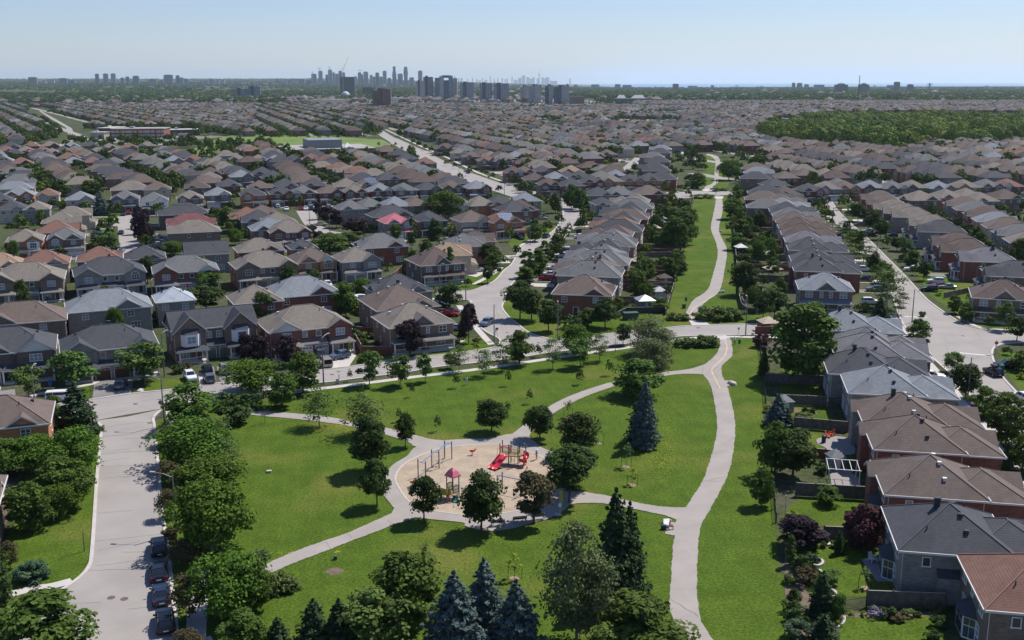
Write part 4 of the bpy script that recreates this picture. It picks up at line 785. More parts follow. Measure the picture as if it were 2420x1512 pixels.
# rows just below the school and around (upper left)
ROW('in the upper left roofs below the school', 20, 2, [('s0', 95, 205, 13, 'char', 'brownb', 'H'), ('s0', 290, 200, 12, 'rust', 'redb', 'H'), ('s0', 470, 198, 14, 'tan', 'redb', 'A'), ('s0', 670, 202, 12, 'slate', 'brownb', 'B'), ('s0', 850, 197, 12, 'char', 'brownb', 'H'), ('s0', 1030, 215, 12, 'tan', 'brownb', 'B'), ('s0', 1215, 210, 12, 'rust', 'brownb', 'H'), ('s0', 1385, 198, 12, 'tan', 'brownb', 'A'),
     ('s0', 50, 240, 12, 'rust', 'redb', 'H'), ('s0', 130, 265, 12, 'char', 'brownb', 'A'), ('s0', 240, 242, 11, 'tan', 'brownb', 'H'), ('s0', 300, 268, 10, 'rust', 'redb', 'A'), ('s0', 400, 245, 11, 'rust', 'redb', 'H'), ('s0', 490, 262, 12, 'tan', 'redb', 'B'), ('s0', 590, 242, 10, 'char', 'redb', 'A'), ('s0', 700, 258, 12, 'rust', 'redb', 'H'), ('s0', 640, 305, 14, 'rust', 'brownb', 'A'), ('s0', 920, 255, 14, 'tan', 'brownb', 'A'), ('s0', 1120, 245, 12, 'tan', 'brownb', 'B'),
     ('s0', 30, 330, 11, 'slate', 'brownb', 'H'), ('s0', 195, 350, 13, 'rust', 'redb', 'A'), ('s0', 430, 318, 14, 'tan', 'brownb', 'B'), ('s0', 690, 345, 13, 'slate', 'greyb', 'A'), ('s0', 860, 300, 12, 'tan', 'brownb', 'H'), ('s0', 870, 345, 11, 'rust', 'brownb', 'A'), ('s0', 1075, 345, 12, 'grey', 'brownb', 'A'), ('s0', 1280, 308, 14, 'rust', 'redb', 'B'), ('s0', 1455, 335, 11.5, 'tan', 'greyb', 'B'), ('s0', 1640, 330, 11, 'slate', 'greyb', 'A'), ('s0', 1830, 322, 11, 'rust', 'brownb', 'A'), ('s0', 2050, 335, 11, 'tan', 'brownb', 'A'), ('s0', 2245, 320, 11, 'tan', 'greyb', 'A'),
     ('s0', 520, 408, 12, 'brown', 'brownb', 'H'), ('s0', 70, 430, 12, 'brown', 'brownb', 'H'), ('s0', 1540, 285, 14, 'grey', 'brownb', 'H'), ('s0', 1680, 270, 13, 'rust', 'brownb', 'H')])
HOUSES[-15]['solar'] = 3
ROW('in the row below the flat school', 15, 2, [('s1', 20, 322, 11, 'tan', 'brownb', 'A'), ('s1', 175, 328, 11, 'slate', 'greyb', 'A'), ('s1', 345, 325, 11, 'char', 'brownb', 'B'), ('s1', 520, 312, 11.5, 'rust', 'brownb', 'A'), ('s1', 725, 308, 12, 'tan', 'brownb', 'A'), ('s1', 910, 308, 11.5, 'rust', 'brownb', 'A'), ('s1', 1090, 308, 11.5, 'tan', 'brownb', 'A'), ('s1', 990, 358, 12, 'brown', 'brownb', 'H'), ('s1', 1195, 362, 12, 'rust', 'redb', 'H'), ('s1', 1390, 360, 12, 'tan', 'brownb', 'H'), ('s1', 1430, 312, 13, 'char', 'greyb', 'A'), ('s1', 1600, 348, 12, 'rust', 'brownb', 'H')])
ROW('right of the avenue in the upper middle', 15, 2, [('s1', 1790, 218, 16, 'umber', 'brownb', 'B'), ('s1', 1910, 218, 12, 'umber', 'brownb', 'A'), ('s1', 1920, 262, 11, 'tan', 'beige', 'A'), ('s1', 2035, 290, 12, 'brown', 'brownb', 'H'), ('s1', 2100, 262, 11, 'char', 'brownb', 'A'), ('s1', 2180, 330, 11, 'rust', 'brownb', 'B'), ('s1', 2220, 292, 11, 'tan', 'brownb', 'A'), ('s1', 2330, 330, 12, 'grey', 'brownb', 'B'), ('s2', 130, 265, 9, 'rust', 'redb', 'H'), ('s2', 150, 298, 9, 'tan', 'brownb', 'H'), ('s2', 160, 347, 11, 'rust', 'brownb', 'H'), ('s2', 290, 268, 12, 'tan', 'brownb', 'A'), ('s2', 360, 335, 12, 'tan', 'brownb', 'H'), ('s2', 480, 290, 12, 'rust', 'beige', 'A'), ('s2', 770, 285, 13, 'tan', 'brownb', 'H'), ('s2', 900, 275, 11, 'brown', 'brownb', 'A'), ('s2', 30, 290, 12, 'slate', 'brownb', 'A')])
for h in HOUSES:
    if h['typ'] == 'G' and 'lab' not in h:
        h['x'] += math.sin(h['yaw'])*2.5; h['y'] -= math.cos(h['yaw'])*2.5
# fill: the rest of the town, rows on each district's own street angle
EXCL = [W(p) for p in ([(195, 372), (205, 305), (470, 305), (540, 315), (560, 322), (905, 322), (935, 345), (915, 372), (660, 378), (640, 352), (560, 372), (505, 400), (460, 400), (440, 372)],
  [(1800, 335), (1890, 348), (2080, 366), (2150, 368), (2190, 352), (2430, 345), (2440, 270), (2200, 268), (1950, 270), (1800, 292)],
  [(1430, 298), (1600, 298), (1620, 285), (1440, 283)], [(-60, 372), (210, 372), (190, 345), (60, 348), (-60, 352)])]
def near_line(x, y, P, r):
    for a, b in zip(P, P[1:]):
        dx, dy = b[0]-a[0], b[1]-a[1]; t = max(0, min(1, ((x-a[0])*dx+(y-a[1])*dy)/(dx*dx+dy*dy+1e-9)))
        if math.hypot(x-a[0]-dx*t, y-a[1]-dy*t) < r: return True
    return False
AVE = W([(888, 308), (925, 328), (965, 350), (1005, 372), (1060, 398), (1110, 420), (1180, 442), (1250, 462)]); ZRD = W([(80, 255), (120, 280), (160, 300), (170, 325), (120, 350)]); PRD = W([(1540, 372), (1500, 390), (1450, 412)]); GW = W([(1655, 470), (1675, 420), (1690, 368)])
cell = {}
for h in HOUSES: cell.setdefault((int(h['x']//20), int(h['y']//20)), []).append((h['x'], h['y'], 6+h['w']*.35))
def free(x, y, r=13.):
    ci, cj = int(x//20), int(y//20)
    for i in (-1, 0, 1):
        for j in (-1, 0, 1):
            for px, py, pr in cell.get((ci+i, cj+j), ()):
                if math.hypot(px-x, py-y) < r: return False
    return True
rr = random.Random(11); FILL = []; YARDS = []
RCH = ['brown']*7+['grey']*5+['tan']*3+['char']*6+['umber']*5+['rust', 'slate', 'olive']
WCH = ['brownb']*4+['greyb']*3+['redb']*2+['beige']*2+['pinkb', 'orange']
for ang, test in ((118, lambda u, v: u < 600), (107, lambda u, v: 600 <= u < 1790), (99, lambda u, v: u >= 1790)):
    a = R(ang); ca, sa = math.cos(a), math.sin(a)
    for it in range(-70, 70):
        for side in (0, 1):
            t = it*56.+(0 if side == 0 else 27.); off = rr.uniform(0, 9); br = rr.randint(9, 16); k = 0; s = -3400.+off; lastcol = rr.choice(RCH)
            while s < 3400:
                s += 11.3; k += 1
                if k % br == 0: s += 16; br = rr.randint(9, 16); k = 1
                x = s*ca-t*sa; y = s*sa+t*ca
                if y < 470 or y > 2900: continue
                u, v = IM(x, y)
                if u < -60 or u > 2480 or not test(u, v): continue
                lim = (249+.4*math.sin(u*.02)*4) if u < 690 else (250 if u < 1250 else (254 if u < 1500 else 243))
                if v < lim or v > (462 if u < 1150 else 445): continue
                if any(inpoly(x, y, P) for P in EXCL) or near_line(x, y, AVE, 24) or near_line(x, y, ZRD, 30) or near_line(x, y, PRD, 20) or (u > 1560 and near_line(x, y, GW, 38)): continue
                nz = math.sin(x*.011+1.3*math.sin(y*.006))*math.sin(y*.0083+math.cos(x*.009)*1.7)
                if rr.random() < (.04 if v > 330 else .10)+max(0, nz-.45)*1.4*(v < 330):
                    for _ in range(3): YARDS.append((x+rr.uniform(-5, 5), y+rr.uniform(-6, 6)))
                    continue
                if not free(x, y, 13.5): continue
                if rr.random() < .55: lastcol = rr.choice(RCH)
                yaw = a+(math.pi if side else 0)+0.; 
                # rows turned to face the camera here and there, as the crescents do
                yaw += rr.choice((0, 0, 0, math.pi/2, -math.pi/2))*(v < 350)
                FILL.append(dict(x=x, y=y, yaw=yaw, w=10.2, d=13.5, typ=rr.choice('ABAH'), roof=lastcol, wall=rr.choice(WCH), where='', mirror=rr.choice((-1, 1))))
                for q in (13.5, -13.5):
                    nq = 1 if rr.random() < .8 else 0
                    if q == (13.5 if side == 0 else -13.5) and math.sin(x*.017+y*.004)*math.sin(y*.013+2*math.sin(x*.008)) > .25: nq = 4
                    for _ in range(nq): YARDS.append((x+rr.uniform(-5, 5)-sa*q, y+rr.uniform(-4, 4)+ca*q))
def psize(h): return 1/math.hypot(h['x'], h['y'])
FILL.sort(key=lambda h: -psize(h))
def inframe(h):
    u, v = IM(h['x'], h['y'], 6); return -40 < u < 2460 and v < 1560
NI = max(0, 297-len(HOUSES)); IND = [h for h in FILL if inframe(h)][:NI]; ids = set(id(h) for h in IND); REST = [h for h in FILL if id(h) not in ids]
for h in IND:
    u, v = IM(h['x'], h['y'], 8)
    h['where'] = ('beyond the upper greenway' if 1560 < u < 1800 else 'in the rooftops at upper right' if u >= 1800 else 'in the upper middle rooftops' if u > 1150 else 'left of the diagonal avenue' if u > 620 else 'near the red brick school')
allh = HOUSES+IND; grp = {}
for h in allh:
    h['u'], h['v'] = IM(h['x'], h['y'], 8)
    if 'lab' not in h: grp.setdefault((h['where'], h['roof']), []).append(h)
for (wh, ro), L in grp.items():
    L.sort(key=lambda h: (h['u'], h['v']))
    for i, h in enumerate(L):
        h['lab'] = '%s roofed %s house %s' % (ROOF[ro][1], WALL[h['wall']][1], wh) if len(L) == 1 else '%s %s roofed house from the left %s' % (ORD[i+1], ROOF[ro][1], wh)
for h in allh:
    if len(h['lab'].split()) > 16: h['lab'] = h['lab'].replace(' from the left', ' from left').replace('light sandy', 'sandy')
    dist = math.hypot(h['x'], h['y']); lod = 0 if dist < 235 else 1 if dist < 430 else 2 if dist < 800 else 3
    kw = {k: h[k] for k in ('w', 'd', 'typ', 'roof', 'wall', 'gd', 'mirror', 'bay', 'solar') if k in h}
    house(h['x'], h['y'], h['yaw'], lod=lod, label=h['lab'], group=('houses '+h['where']) if h.get('where') else 'houses near the park', **kw)
print('houses', NH[0], 'rest', len(REST))
for _ in range(1300):
    u = rr.uniform(-40, 2460); v = rr.uniform(203, 250); x, y = G(u, v)
    if u > 1300 and rr.random() < .75: continue
    if u < 1000 and 213 < v < 236: continue
    if inpoly(x, y, EXCL[1]) or 2750 > y: continue
    sz = rr.uniform(10, 17)*(1+y/14000); REST.append(dict(x=x, y=y, yaw=rr.uniform(0, 3), w=sz, d=sz*rr.uniform(1, 1.8), roof=rr.choice(['tan', 'grey', 'brown', 'brown', 'umber', 'grey']), wall=rr.choice(['greyb', 'greyb', 'brownb', 'redb']), mirror=1, up=terr(x, y)+rr.uniform(1, 5)))
# the far houses: one object
V = []; F3 = []; mi3 = []
rk = list(ROOF); wk = list(WALL); fm = MB()
for h in REST:
    c, s = math.cos(h['yaw']), math.sin(h['yaw']); w, d = h['w'], h['d']; X, Y = h['x'], h['y']; k0 = len(fm.v); z = EAVE+rr.uniform(-.2, .5)+h.get('up', 0); ri = rk.index(h['roof']); wi = len(rk)+wk.index(h['wall'])
    P = lambda x, y, zz: fm.v.append((X+x*c-y*s, Y+x*s+y*c, zz))
    for zz in (0, z):
        for x, y in ((-w/2, -d/2), (w/2, -d/2), (w/2, d/2), (-w/2, d/2)): P(x, y, zz)
    o = .45; hw = w/2+o; zr = z+hw*rr.uniform(.56, .74)
    for x, y in ((-hw, -d/2-o), (hw, -d/2-o), (hw, d/2+o), (-hw, d/2+o)): P(x, y, z)
    P(0, -d/2-o+hw, zr); P(0, d/2+o-hw, zr)
    k = k0
    for q in ((0, 1, 5, 4), (1, 2, 6, 5), (2, 3, 7, 6), (3, 0, 4, 7)): fm.f.append(tuple(k+i for i in q)); fm.m.append(wi)
    for q in ((8, 9, 12), (9, 10, 13, 12), (10, 11, 13), (11, 8, 12, 13)): fm.f.append(tuple(k+i for i in q)); fm.m.append(ri)
    gx = h['mirror']*w*.24; gw = w*.26; k = len(fm.v); yf = -d/2-.9   # front gable
    for x, y, zz in ((gx-gw, yf, 0), (gx+gw, yf, 0), (gx+gw, yf, z), (gx, yf, z+gw*.7), (gx-gw, yf, z), (gx, -d/2+4, z+gw*.7), (gx+gw, -d/2+4, z), (gx-gw, -d/2+4, z), (gx+gw, -d/2, 0), (gx-gw, -d/2, 0)): P(x, y, zz)
    fm.f += [(k, k+1, k+2, k+3, k+4), (k+2, k+6, k+5, k+3), (k+4, k+3, k+5, k+7), (k+1, k+8, k+6, k+2), (k+9, k, k+4, k+7)]; fm.m += [wi, ri, ri, wi, wi]
    nt = len(rk)+len(wk); k = len(fm.v)
    for x0, x1, z0, z1 in ((gx-.9, gx+.9, 3.8, 5.0), (-gx-.8, -gx+.8, 3.8, 5.0)):
        yy = yf-.04 if x0 == gx-.9 else -d/2-.04
        for x, zz in ((x0, z0), (x1, z0), (x1, z1), (x0, z1)): P(x, yy, zz)
    for x, y, zz in ((w/2+.04, -1, 3.8), (w/2+.04, .3, 3.8), (w/2+.04, .3, 4.9), (w/2+.04, -1, 4.9), (-w/2-.04, -1, 3.8), (-w/2-.04, .3, 3.8), (-w/2-.04, .3, 4.9), (-w/2-.04, -1, 4.9), (1.5, d/2+.04, 3.8), (3, d/2+.04, 3.8), (3, d/2+.04, 5), (1.5, d/2+.04, 5)): P(x, y, zz)
    for q in range(5): fm.f.append((k+q*4, k+q*4+1, k+q*4+2, k+q*4+3)); fm.m.append(nt)
o = link('distant_houses', fm.mesh('distant_houses', [ROOF[k][0] for k in rk]+[WALL[k][0] for k in wk]+[M_CURT])); o['kind'] = 'stuff'
# streets through the filled districts
mb = MB()
for ang, test in ((118, lambda u: u < 600), (107, lambda u: 600 <= u < 1790), (99, lambda u: u >= 1790)):
    a = R(ang); ca, sa = math.cos(a), math.sin(a)
    for it in range(-70, 70):
        t = it*56.-14.5; run = []
        for s in range(-3400, 3400, 24):
            x = s*ca-t*sa; y = s*sa+t*ca; ok = False
            if 520 < y < 2700:
                u, v = IM(x, y); ok = -100 < u < 2520 and test(u) and v < 440 and not any(inpoly(x, y, P) for P in EXCL) and free(x, y, 15)
            if ok: run.append((x, y))
            else:
                if len(run) > 2: strip(mb, run, 8.5, .008, .008)
                run = []
o = struct('side_street', mb, [M_ASPH])
# ---------------------------------------------------------------- trees: leaf clumps spread through uneven crowns
def leafmat(name, c1, c2, rnd=.55, tr=.16): return mat('leaf_'+name, c1, c2, .9, .75, tint=.32, transl=tr, rand=rnd, spec=.12)
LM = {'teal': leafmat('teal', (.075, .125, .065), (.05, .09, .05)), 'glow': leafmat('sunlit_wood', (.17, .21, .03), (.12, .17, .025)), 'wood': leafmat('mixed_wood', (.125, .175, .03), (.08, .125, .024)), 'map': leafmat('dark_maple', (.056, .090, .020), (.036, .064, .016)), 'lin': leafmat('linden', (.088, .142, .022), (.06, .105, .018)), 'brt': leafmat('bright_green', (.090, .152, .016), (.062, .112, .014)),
      'wil': leafmat('olive_willow', (.135, .155, .065), (.10, .125, .05)), 'loc': leafmat('honey_locust', (.12, .175, .045), (.09, .14, .04)), 'ash': leafmat('ash', (.105, .165, .035), (.075, .13, .03)),
      'pur': leafmat('purple_maple', (.045, .028, .034), (.03, .02, .026), .4, .12), 'red': leafmat('wine_red', (.10, .038, .038), (.07, .03, .034), .4, .12), 'brn': leafmat('bronze', (.105, .085, .04), (.075, .065, .03), .4),
      'spr': leafmat('spruce', (.045, .078, .028), (.03, .055, .024), .4, .08), 'blu': leafmat('blue_spruce', (.115, .162, .145), (.07, .105, .098), .3, .08), 'yel': leafmat('yellow_green', (.26, .32, .03), (.18, .26, .025)),
      'ced': leafmat('cedar', (.055, .095, .022), (.04, .07, .018), .4, .1), 'flo': leafmat('cream_blossom', (.14, .185, .06), (.085, .13, .03)), 'mau': leafmat('mauve_flower', (.24, .2, .34), (.12, .15, .1))}
def cards(C, Nn, S, asp=1.35, tint=None, seed=0):
    """leaf cards: centres C, normals Nn, sizes S -> verts, quads"""
    rg = np.random.default_rng(seed); n = len(C); r = rg.normal(size=(n, 3)); Nn = Nn/np.maximum(np.linalg.norm(Nn, axis=1, keepdims=True), 1e-6)
    a = np.cross(Nn, r); a /= np.maximum(np.linalg.norm(a, axis=1, keepdims=True), 1e-6); b = np.cross(Nn, a); s = S[:, None]
    V = np.stack([C-a*s*.5*asp, C-b*s*.5, C+a*s*.5*asp, C+b*s*.5], 1).reshape(-1, 3)
    return V, np.arange(4*n).reshape(-1, 4)
def fit(P, L, H, Wd, base):
    k = Wd/2/np.percentile(np.hypot(P[:, 0], P[:, 1]), 95 if L is not None else 88); z0, z1 = np.percentile(P[:, 2], (1, 99.3)); f = (H*(1-base)*.985)/(z1-z0); o = np.array([0, 0, z0])
    s = np.array([k, k, f]); b = np.array([0, 0, H*base]); return (P-o)*s+b, (None if L is None else (L-o)*s+b)
def crown_round(seed, n, H=8., Wd=6., base=.24, lobes=26, leaf=.42, top=.5, loose=.0, flat=.0, power=1.):
    rg = np.random.default_rng(seed); zc = H*(base+1)/2; hz = H*(1-base)/2
    th = rg.uniform(0, 2*np.pi, lobes); cz = rg.uniform(-.92, .95, lobes); rad = np.sqrt(np.clip(1-np.abs(cz)**2.2, 0, 1))*rg.uniform(.35, .95, lobes)
    rad *= np.where(cz > 0, 1-top*np.abs(cz)**1.5*.5, 1)
    L = np.stack([np.cos(th)*rad*Wd/2, np.sin(th)*rad*Wd/2, zc+cz*hz*.82], 1); lr = Wd*rg.uniform(.09, .25, lobes)*(1-.25*np.abs(cz))
    if flat: L[:, 2] = np.round(L[:, 2]/(H*.14))*(H*.14)+rg.normal(size=lobes)*.1
    k = rg.integers(0, lobes, n); v = rg.normal(size=(n, 3)); v /= np.linalg.norm(v, axis=1, keepdims=True); v[:, 2] = np.where(v[:, 2] < -.3, -v[:, 2], v[:, 2])
    rr_ = lr[k]*rg.uniform(.62, 1.08+loose, n); P = L[k]+v*rr_[:, None]*np.array([1.15, 1.15, .8 if not flat else .38])
    nn = v*.8+rg.normal(size=(n, 3))*.45+np.array([0, 0, .35]); S = leaf*rg.uniform(.55, 1.3, n)
    P, L = fit(P, L, H, Wd, base)
    lt = rg.uniform(0, 1, lobes); t = np.clip(lt[k]*.6+rg.uniform(0, .4, n), 0, 1)
    return P, nn, S, t, L
def crown_conifer(seed, n, H=10., Wd=5., base=.04, leaf=.38, tiers=17, droop=.25):
    rg = np.random.default_rng(seed); P = []; NN = []; S = []; T = []
    per = max(1, n//(tiers*9))
    for i in range(tiers):
        f = i/(tiers-1); z = H*(base+(1-base)*f**.92); R_ = Wd/2*(1-f)**.7*rg.uniform(.8, 1.14)+.10; nb = max(4, int(12*(1-f)+4)); o = rg.uniform(0, 6.28)
        for b in range(nb):
            a = o+b*2*np.pi/nb+rg.normal()*.16; rl = R_*rg.uniform(.72, 1.12); m = max(3, int(per*1.1*(rl/(Wd/2)+.3))); tt = rg.uniform(0, 1)
            q = rg.uniform(.12, 1., m)**.75; wv = (1-q*.55)*rl*.30
            x = np.cos(a)*rl*q; y = np.sin(a)*rl*q; off = rg.normal(size=m)*wv*.6
            P.append(np.stack([x-np.sin(a)*off, y+np.cos(a)*off, z-droop*rl*q+rg.normal(size=m)*.10+(.12*rl*q*q)], 1))
            NN.append(np.stack([np.full(m, np.cos(a)*.5), np.full(m, np.sin(a)*.5), np.full(m, .8)], 1)+rg.normal(size=(m, 3))*.4); S.append(leaf*rg.uniform(.6, 1.25, m)); T.append(np.clip(tt*.6+rg.uniform(0, .4, m), 0, 1))
    return fit(np.concatenate(P), None, H, Wd, base)[0], np.concatenate(NN), np.concatenate(S), np.concatenate(T), None
def trunkmesh(H, r, L, matb, multi=1, seed=0, base=.24):
    m = MB(); rg = random.Random(seed); zt = H*.62
    for q in range(multi):
        dx = 0 if multi == 1 else (q-(multi-1)/2)*.7; lean = dx*.5
        pts = [(dx, 0, -.1), (dx*1.1+rg.uniform(-.06, .06), rg.uniform(-.06, .06), H*.18), (dx+lean*.6, rg.uniform(-.1, .1), H*.38), (dx+lean, rg.uniform(-.15, .15), zt)]
        rad = [r*1.2, r*.92, r*.7, r*.3]
        for i in range(3): m.tube(pts[i], pts[i+1], rad[i], rad[i+1], 7)
    if L is not None:
        idx = list(range(len(L))); rg.shuffle(idx)
        for j in idx[:12]:
            e = Vector(L[j]); z0 = max(H*base*.9, min(zt, e.z-.25*math.hypot(e.x, e.y)-.3)); m.tube((0, 0, z0), tuple(Vector((0, 0, z0)).lerp(e, .6)+Vector((0, 0, -.15))), r*.36, r*.2, 5); m.tube(tuple(Vector((0, 0, z0)).lerp(e, .6)+Vector((0, 0, -.15))), tuple(e), r*.2, r*.07, 4)
    return m.mesh('trunk', [matb])
# kind: (crown fn kwargs, ref height, ref width, leaf material, trunk radius, bark, description, category)
TK = {'map': (dict(n=6400, H=7, Wd=5.4, base=.29, lobes=38, leaf=.30, top=.9, loose=.12), 'r', 'map', .13, M_BARK, 'dense dark green maple'),
 'mapr': (dict(n=5200, H=7, Wd=5.2, base=.28, lobes=28, leaf=.33), 'r', 'brn', .13, M_BARK, 'bronze tinged maple'),
 'lin': (dict(n=7000, H=9, Wd=6.5, base=.14, lobes=50, leaf=.36, top=.8), 'r', 'lin', .16, M_BARK, 'mid green leafy tree'),
 'brt': (dict(n=9500, H=8, Wd=9.5, base=.22, lobes=60, leaf=.33), 'r', 'brt', .15, M_BARKG, 'spreading bright green tree'),
 'wil': (dict(n=11000, H=11, Wd=8, base=.14, lobes=60, leaf=.25, loose=.35), 'r', 'wil', .17, M_BARKG, 'feathery olive green tree'),
 'loc': (dict(n=1900, H=7.5, Wd=5.6, base=.28, lobes=26, leaf=.25, loose=.6, flat=1), 'r', 'loc', .09, M_BARKG, 'thin light locust tree'),
 'ash': (dict(n=2600, H=7, Wd=5, base=.28, lobes=20, leaf=.34, loose=.25), 'r', 'ash', .10, M_BARKG, 'young green street tree'),
 'pur': (dict(n=5600, H=7, Wd=5.6, base=.20, lobes=28, leaf=.34), 'r', 'pur', .13, M_BARK, 'dark purple leaved tree'),
 'red': (dict(n=4600, H=4, Wd=4.6, base=.12, lobes=26, leaf=.26), 'r', 'red', .09, M_BARK, 'wine red japanese maple'),
 'brn': (dict(n=2600, H=5.5, Wd=4.2, base=.2, lobes=22, leaf=.24, loose=.5), 'r', 'brn', .09, M_BARKG, 'thin bronze leaved tree'),
 'spr': (dict(n=5200, H=11, Wd=5.2, leaf=.40), 'c', 'spr', .15, M_BARK, 'dark green spruce'),
 'blu': (dict(n=8000, H=11, Wd=6., leaf=.36), 'c', 'blu', .16, M_BARK, 'blue spruce'),
 'cone': (dict(n=2200, H=4, Wd=1.7, leaf=.19, tiers=22, droop=-.2), 'c', 'ced', .06, M_BARK, 'narrow clipped cedar'),
 'col': (dict(n=4200, H=9, Wd=3.2, base=.08, lobes=40, leaf=.30, top=1.), 'r', 'lin', .10, M_BARK, 'upright columnar tree'),
 'sap': (dict(n=240, H=3.2, Wd=1.3, base=.42, lobes=9, leaf=.17, loose=.5), 'r', 'loc', .03, M_BARKG, 'young staked sapling'),
 'sapy': (dict(n=330, H=3.2, Wd=1.5, base=.42, lobes=9, leaf=.17, loose=.4), 'r', 'yel', .03, M_BARKG, 'yellow green staked sapling'),
 'sapo': (dict(n=260, H=3.6, Wd=1.7, base=.45, lobes=10, leaf=.16, loose=.7), 'r', 'wil', .035, M_BARKG, 'thin olive staked sapling'),
 'bare': (dict(n=120, H=5., Wd=2.6, base=.3, lobes=24, leaf=.12, loose=.8), 'r', 'wil', .06, M_BARKG, 'nearly leafless grey tree'),
 'shr': (dict(n=1900, H=2., Wd=3., base=.0, lobes=20, leaf=.25), 'r', 'ced', .05, M_BARK, 'rounded green shrub'),
 'shy': (dict(n=900, H=1.4, Wd=1.6, base=.0, lobes=12, leaf=.17), 'r', 'yel', .04, M_BARK, 'yellow green shrub'),
 'shw': (dict(n=1400, H=1.6, Wd=2.4, base=.0, lobes=16, leaf=.2), 'r', 'flo', .04, M_BARK, 'shrub covered in cream blossom'),
 'shp': (dict(n=900, H=1., Wd=1.8, base=.0, lobes=14, leaf=.15), 'r', 'mau', .03, M_BARK, 'mauve flowering plant'),
 'shb': (dict(n=1700, H=2., Wd=2.8, base=.0, lobes=18, leaf=.22), 'r', 'brn', .05, M_BARK, 'bronze leaved shrub'),
 'shl': (dict(n=2200, H=3, Wd=3.4, base=.0, lobes=20, leaf=.26), 'r', 'teal', .05, M_BARK, 'blue green bushy shrub')}
PROTO = {}
def proto(k, var):
    if (k, var) in PROTO: return PROTO[(k, var)]
    kw, tp, lm, tr, bark, desc = TK[k]; kw = dict(kw); n = kw.pop('n'); seed = hash_(k)+var*101
    P, nn, S, t, L = (crown_round if tp == 'r' else crown_conifer)(seed, n, **kw)
    V, F = cards(P, nn, S, seed=seed); me = fastmesh('crown', V, F, [LM[lm]], None, np.repeat(t, 4))
    tk = trunkmesh(kw['H'], tr, L, bark, 3 if k == 'brt' else 1, seed, kw.get('base', .1))
    PROTO[(k, var)] = (me, tk, kw['H'], kw['Wd']); return PROTO[(k, var)]
def hash_(s): return sum((i+1)*ord(c) for i, c in enumerate(s)) % 997
TREES = []
def tree(x, y, k, H, Wd, lab=None, where=None):
    if k[:2] == 'sh': H = min(H, .62*Wd+.3); Wd *= 1.15
    TREES.append(dict(x=x, y=y, k=k, H=H, W=Wd, lab=lab, where=where))
def TR(t, L):
    """base pixel, crown top pixel, crown width in pixels -> real height and width at that place"""
    for a in L:
        xb, yb, yt, wpx, k = a[:5]; X, Y = TG(t, xb, yb); u, v = D(t, xb, yt); H = min(hgt(X, Y, v), 24.); Wd = wpx/4*pxm(X, Y)*(1.1 if a[4] in ('brt', 'lin', 'spr') else 1); tree(X, Y, k, H, max(Wd, .5), a[5] if len(a) > 5 else None)
TR('21', [(445, 685, 300, 290, 'lin'), (250, 820, 500, 250, 'lin'), (600, 1010, 650, 330, 'loc'), (1010, 1075, 690, 400, 'loc'), (1072, 620, 290, 250, 'ash'), (1362, 625, 330, 230, 'ash'), (1600, 585, 310, 150, 'ash'), (1845, 460, 310, 130, 'ash'), (1920, 490, 240, 200, 'loc'), (2155, 530, 280, 190, 'loc'), (2330, 475, 190, 200, 'loc'), (890, 580, 445, 55, 'bare'),
 (1478, 725, 575, 60, 'sap'), (1895, 640, 480, 75, 'sap'), (2385, 620, 450, 65, 'sapy'), (1355, 960, 810, 60, 'sap'), (1718, 1050, 880, 75, 'sap'), (2380, 915, 745, 65, 'sap'), (1000, 745, 590, 60, 'sapy'), (1412, 1200, 885, 170, 'map'), (2226, 1065, 760, 285, 'map'), (1075, 1440, 920, 370, 'map'), (1145, 1752, 1320, 280, 'map'), (85, 975, 750, 120, 'bare'),
 (20, 420, 150, 200, 'pur'), (310, 430, 150, 230, 'pur'), (1455, 335, 0, 270, 'pur'), (1020, 275, 150, 95, 'cone'), (1145, 268, 185, 60, 'cone'), (1655, 262, 150, 60, 'cone'), (1725, 250, 200, 60, 'shr'), (1770, 252, 195, 55, 'shy'), (1820, 245, 160, 90, 'shb'), (1890, 215, 130, 95, 'shy'), (2080, 255, 215, 55, 'shy'), (2085, 225, 165, 70, 'shb'), (888, 360, 180, 60, 'col'),
 (1025, 180, 112, 90, 'shw'), (1100, 175, 120, 85, 'shr'), (900, 200, 70, 170, 'shr')])
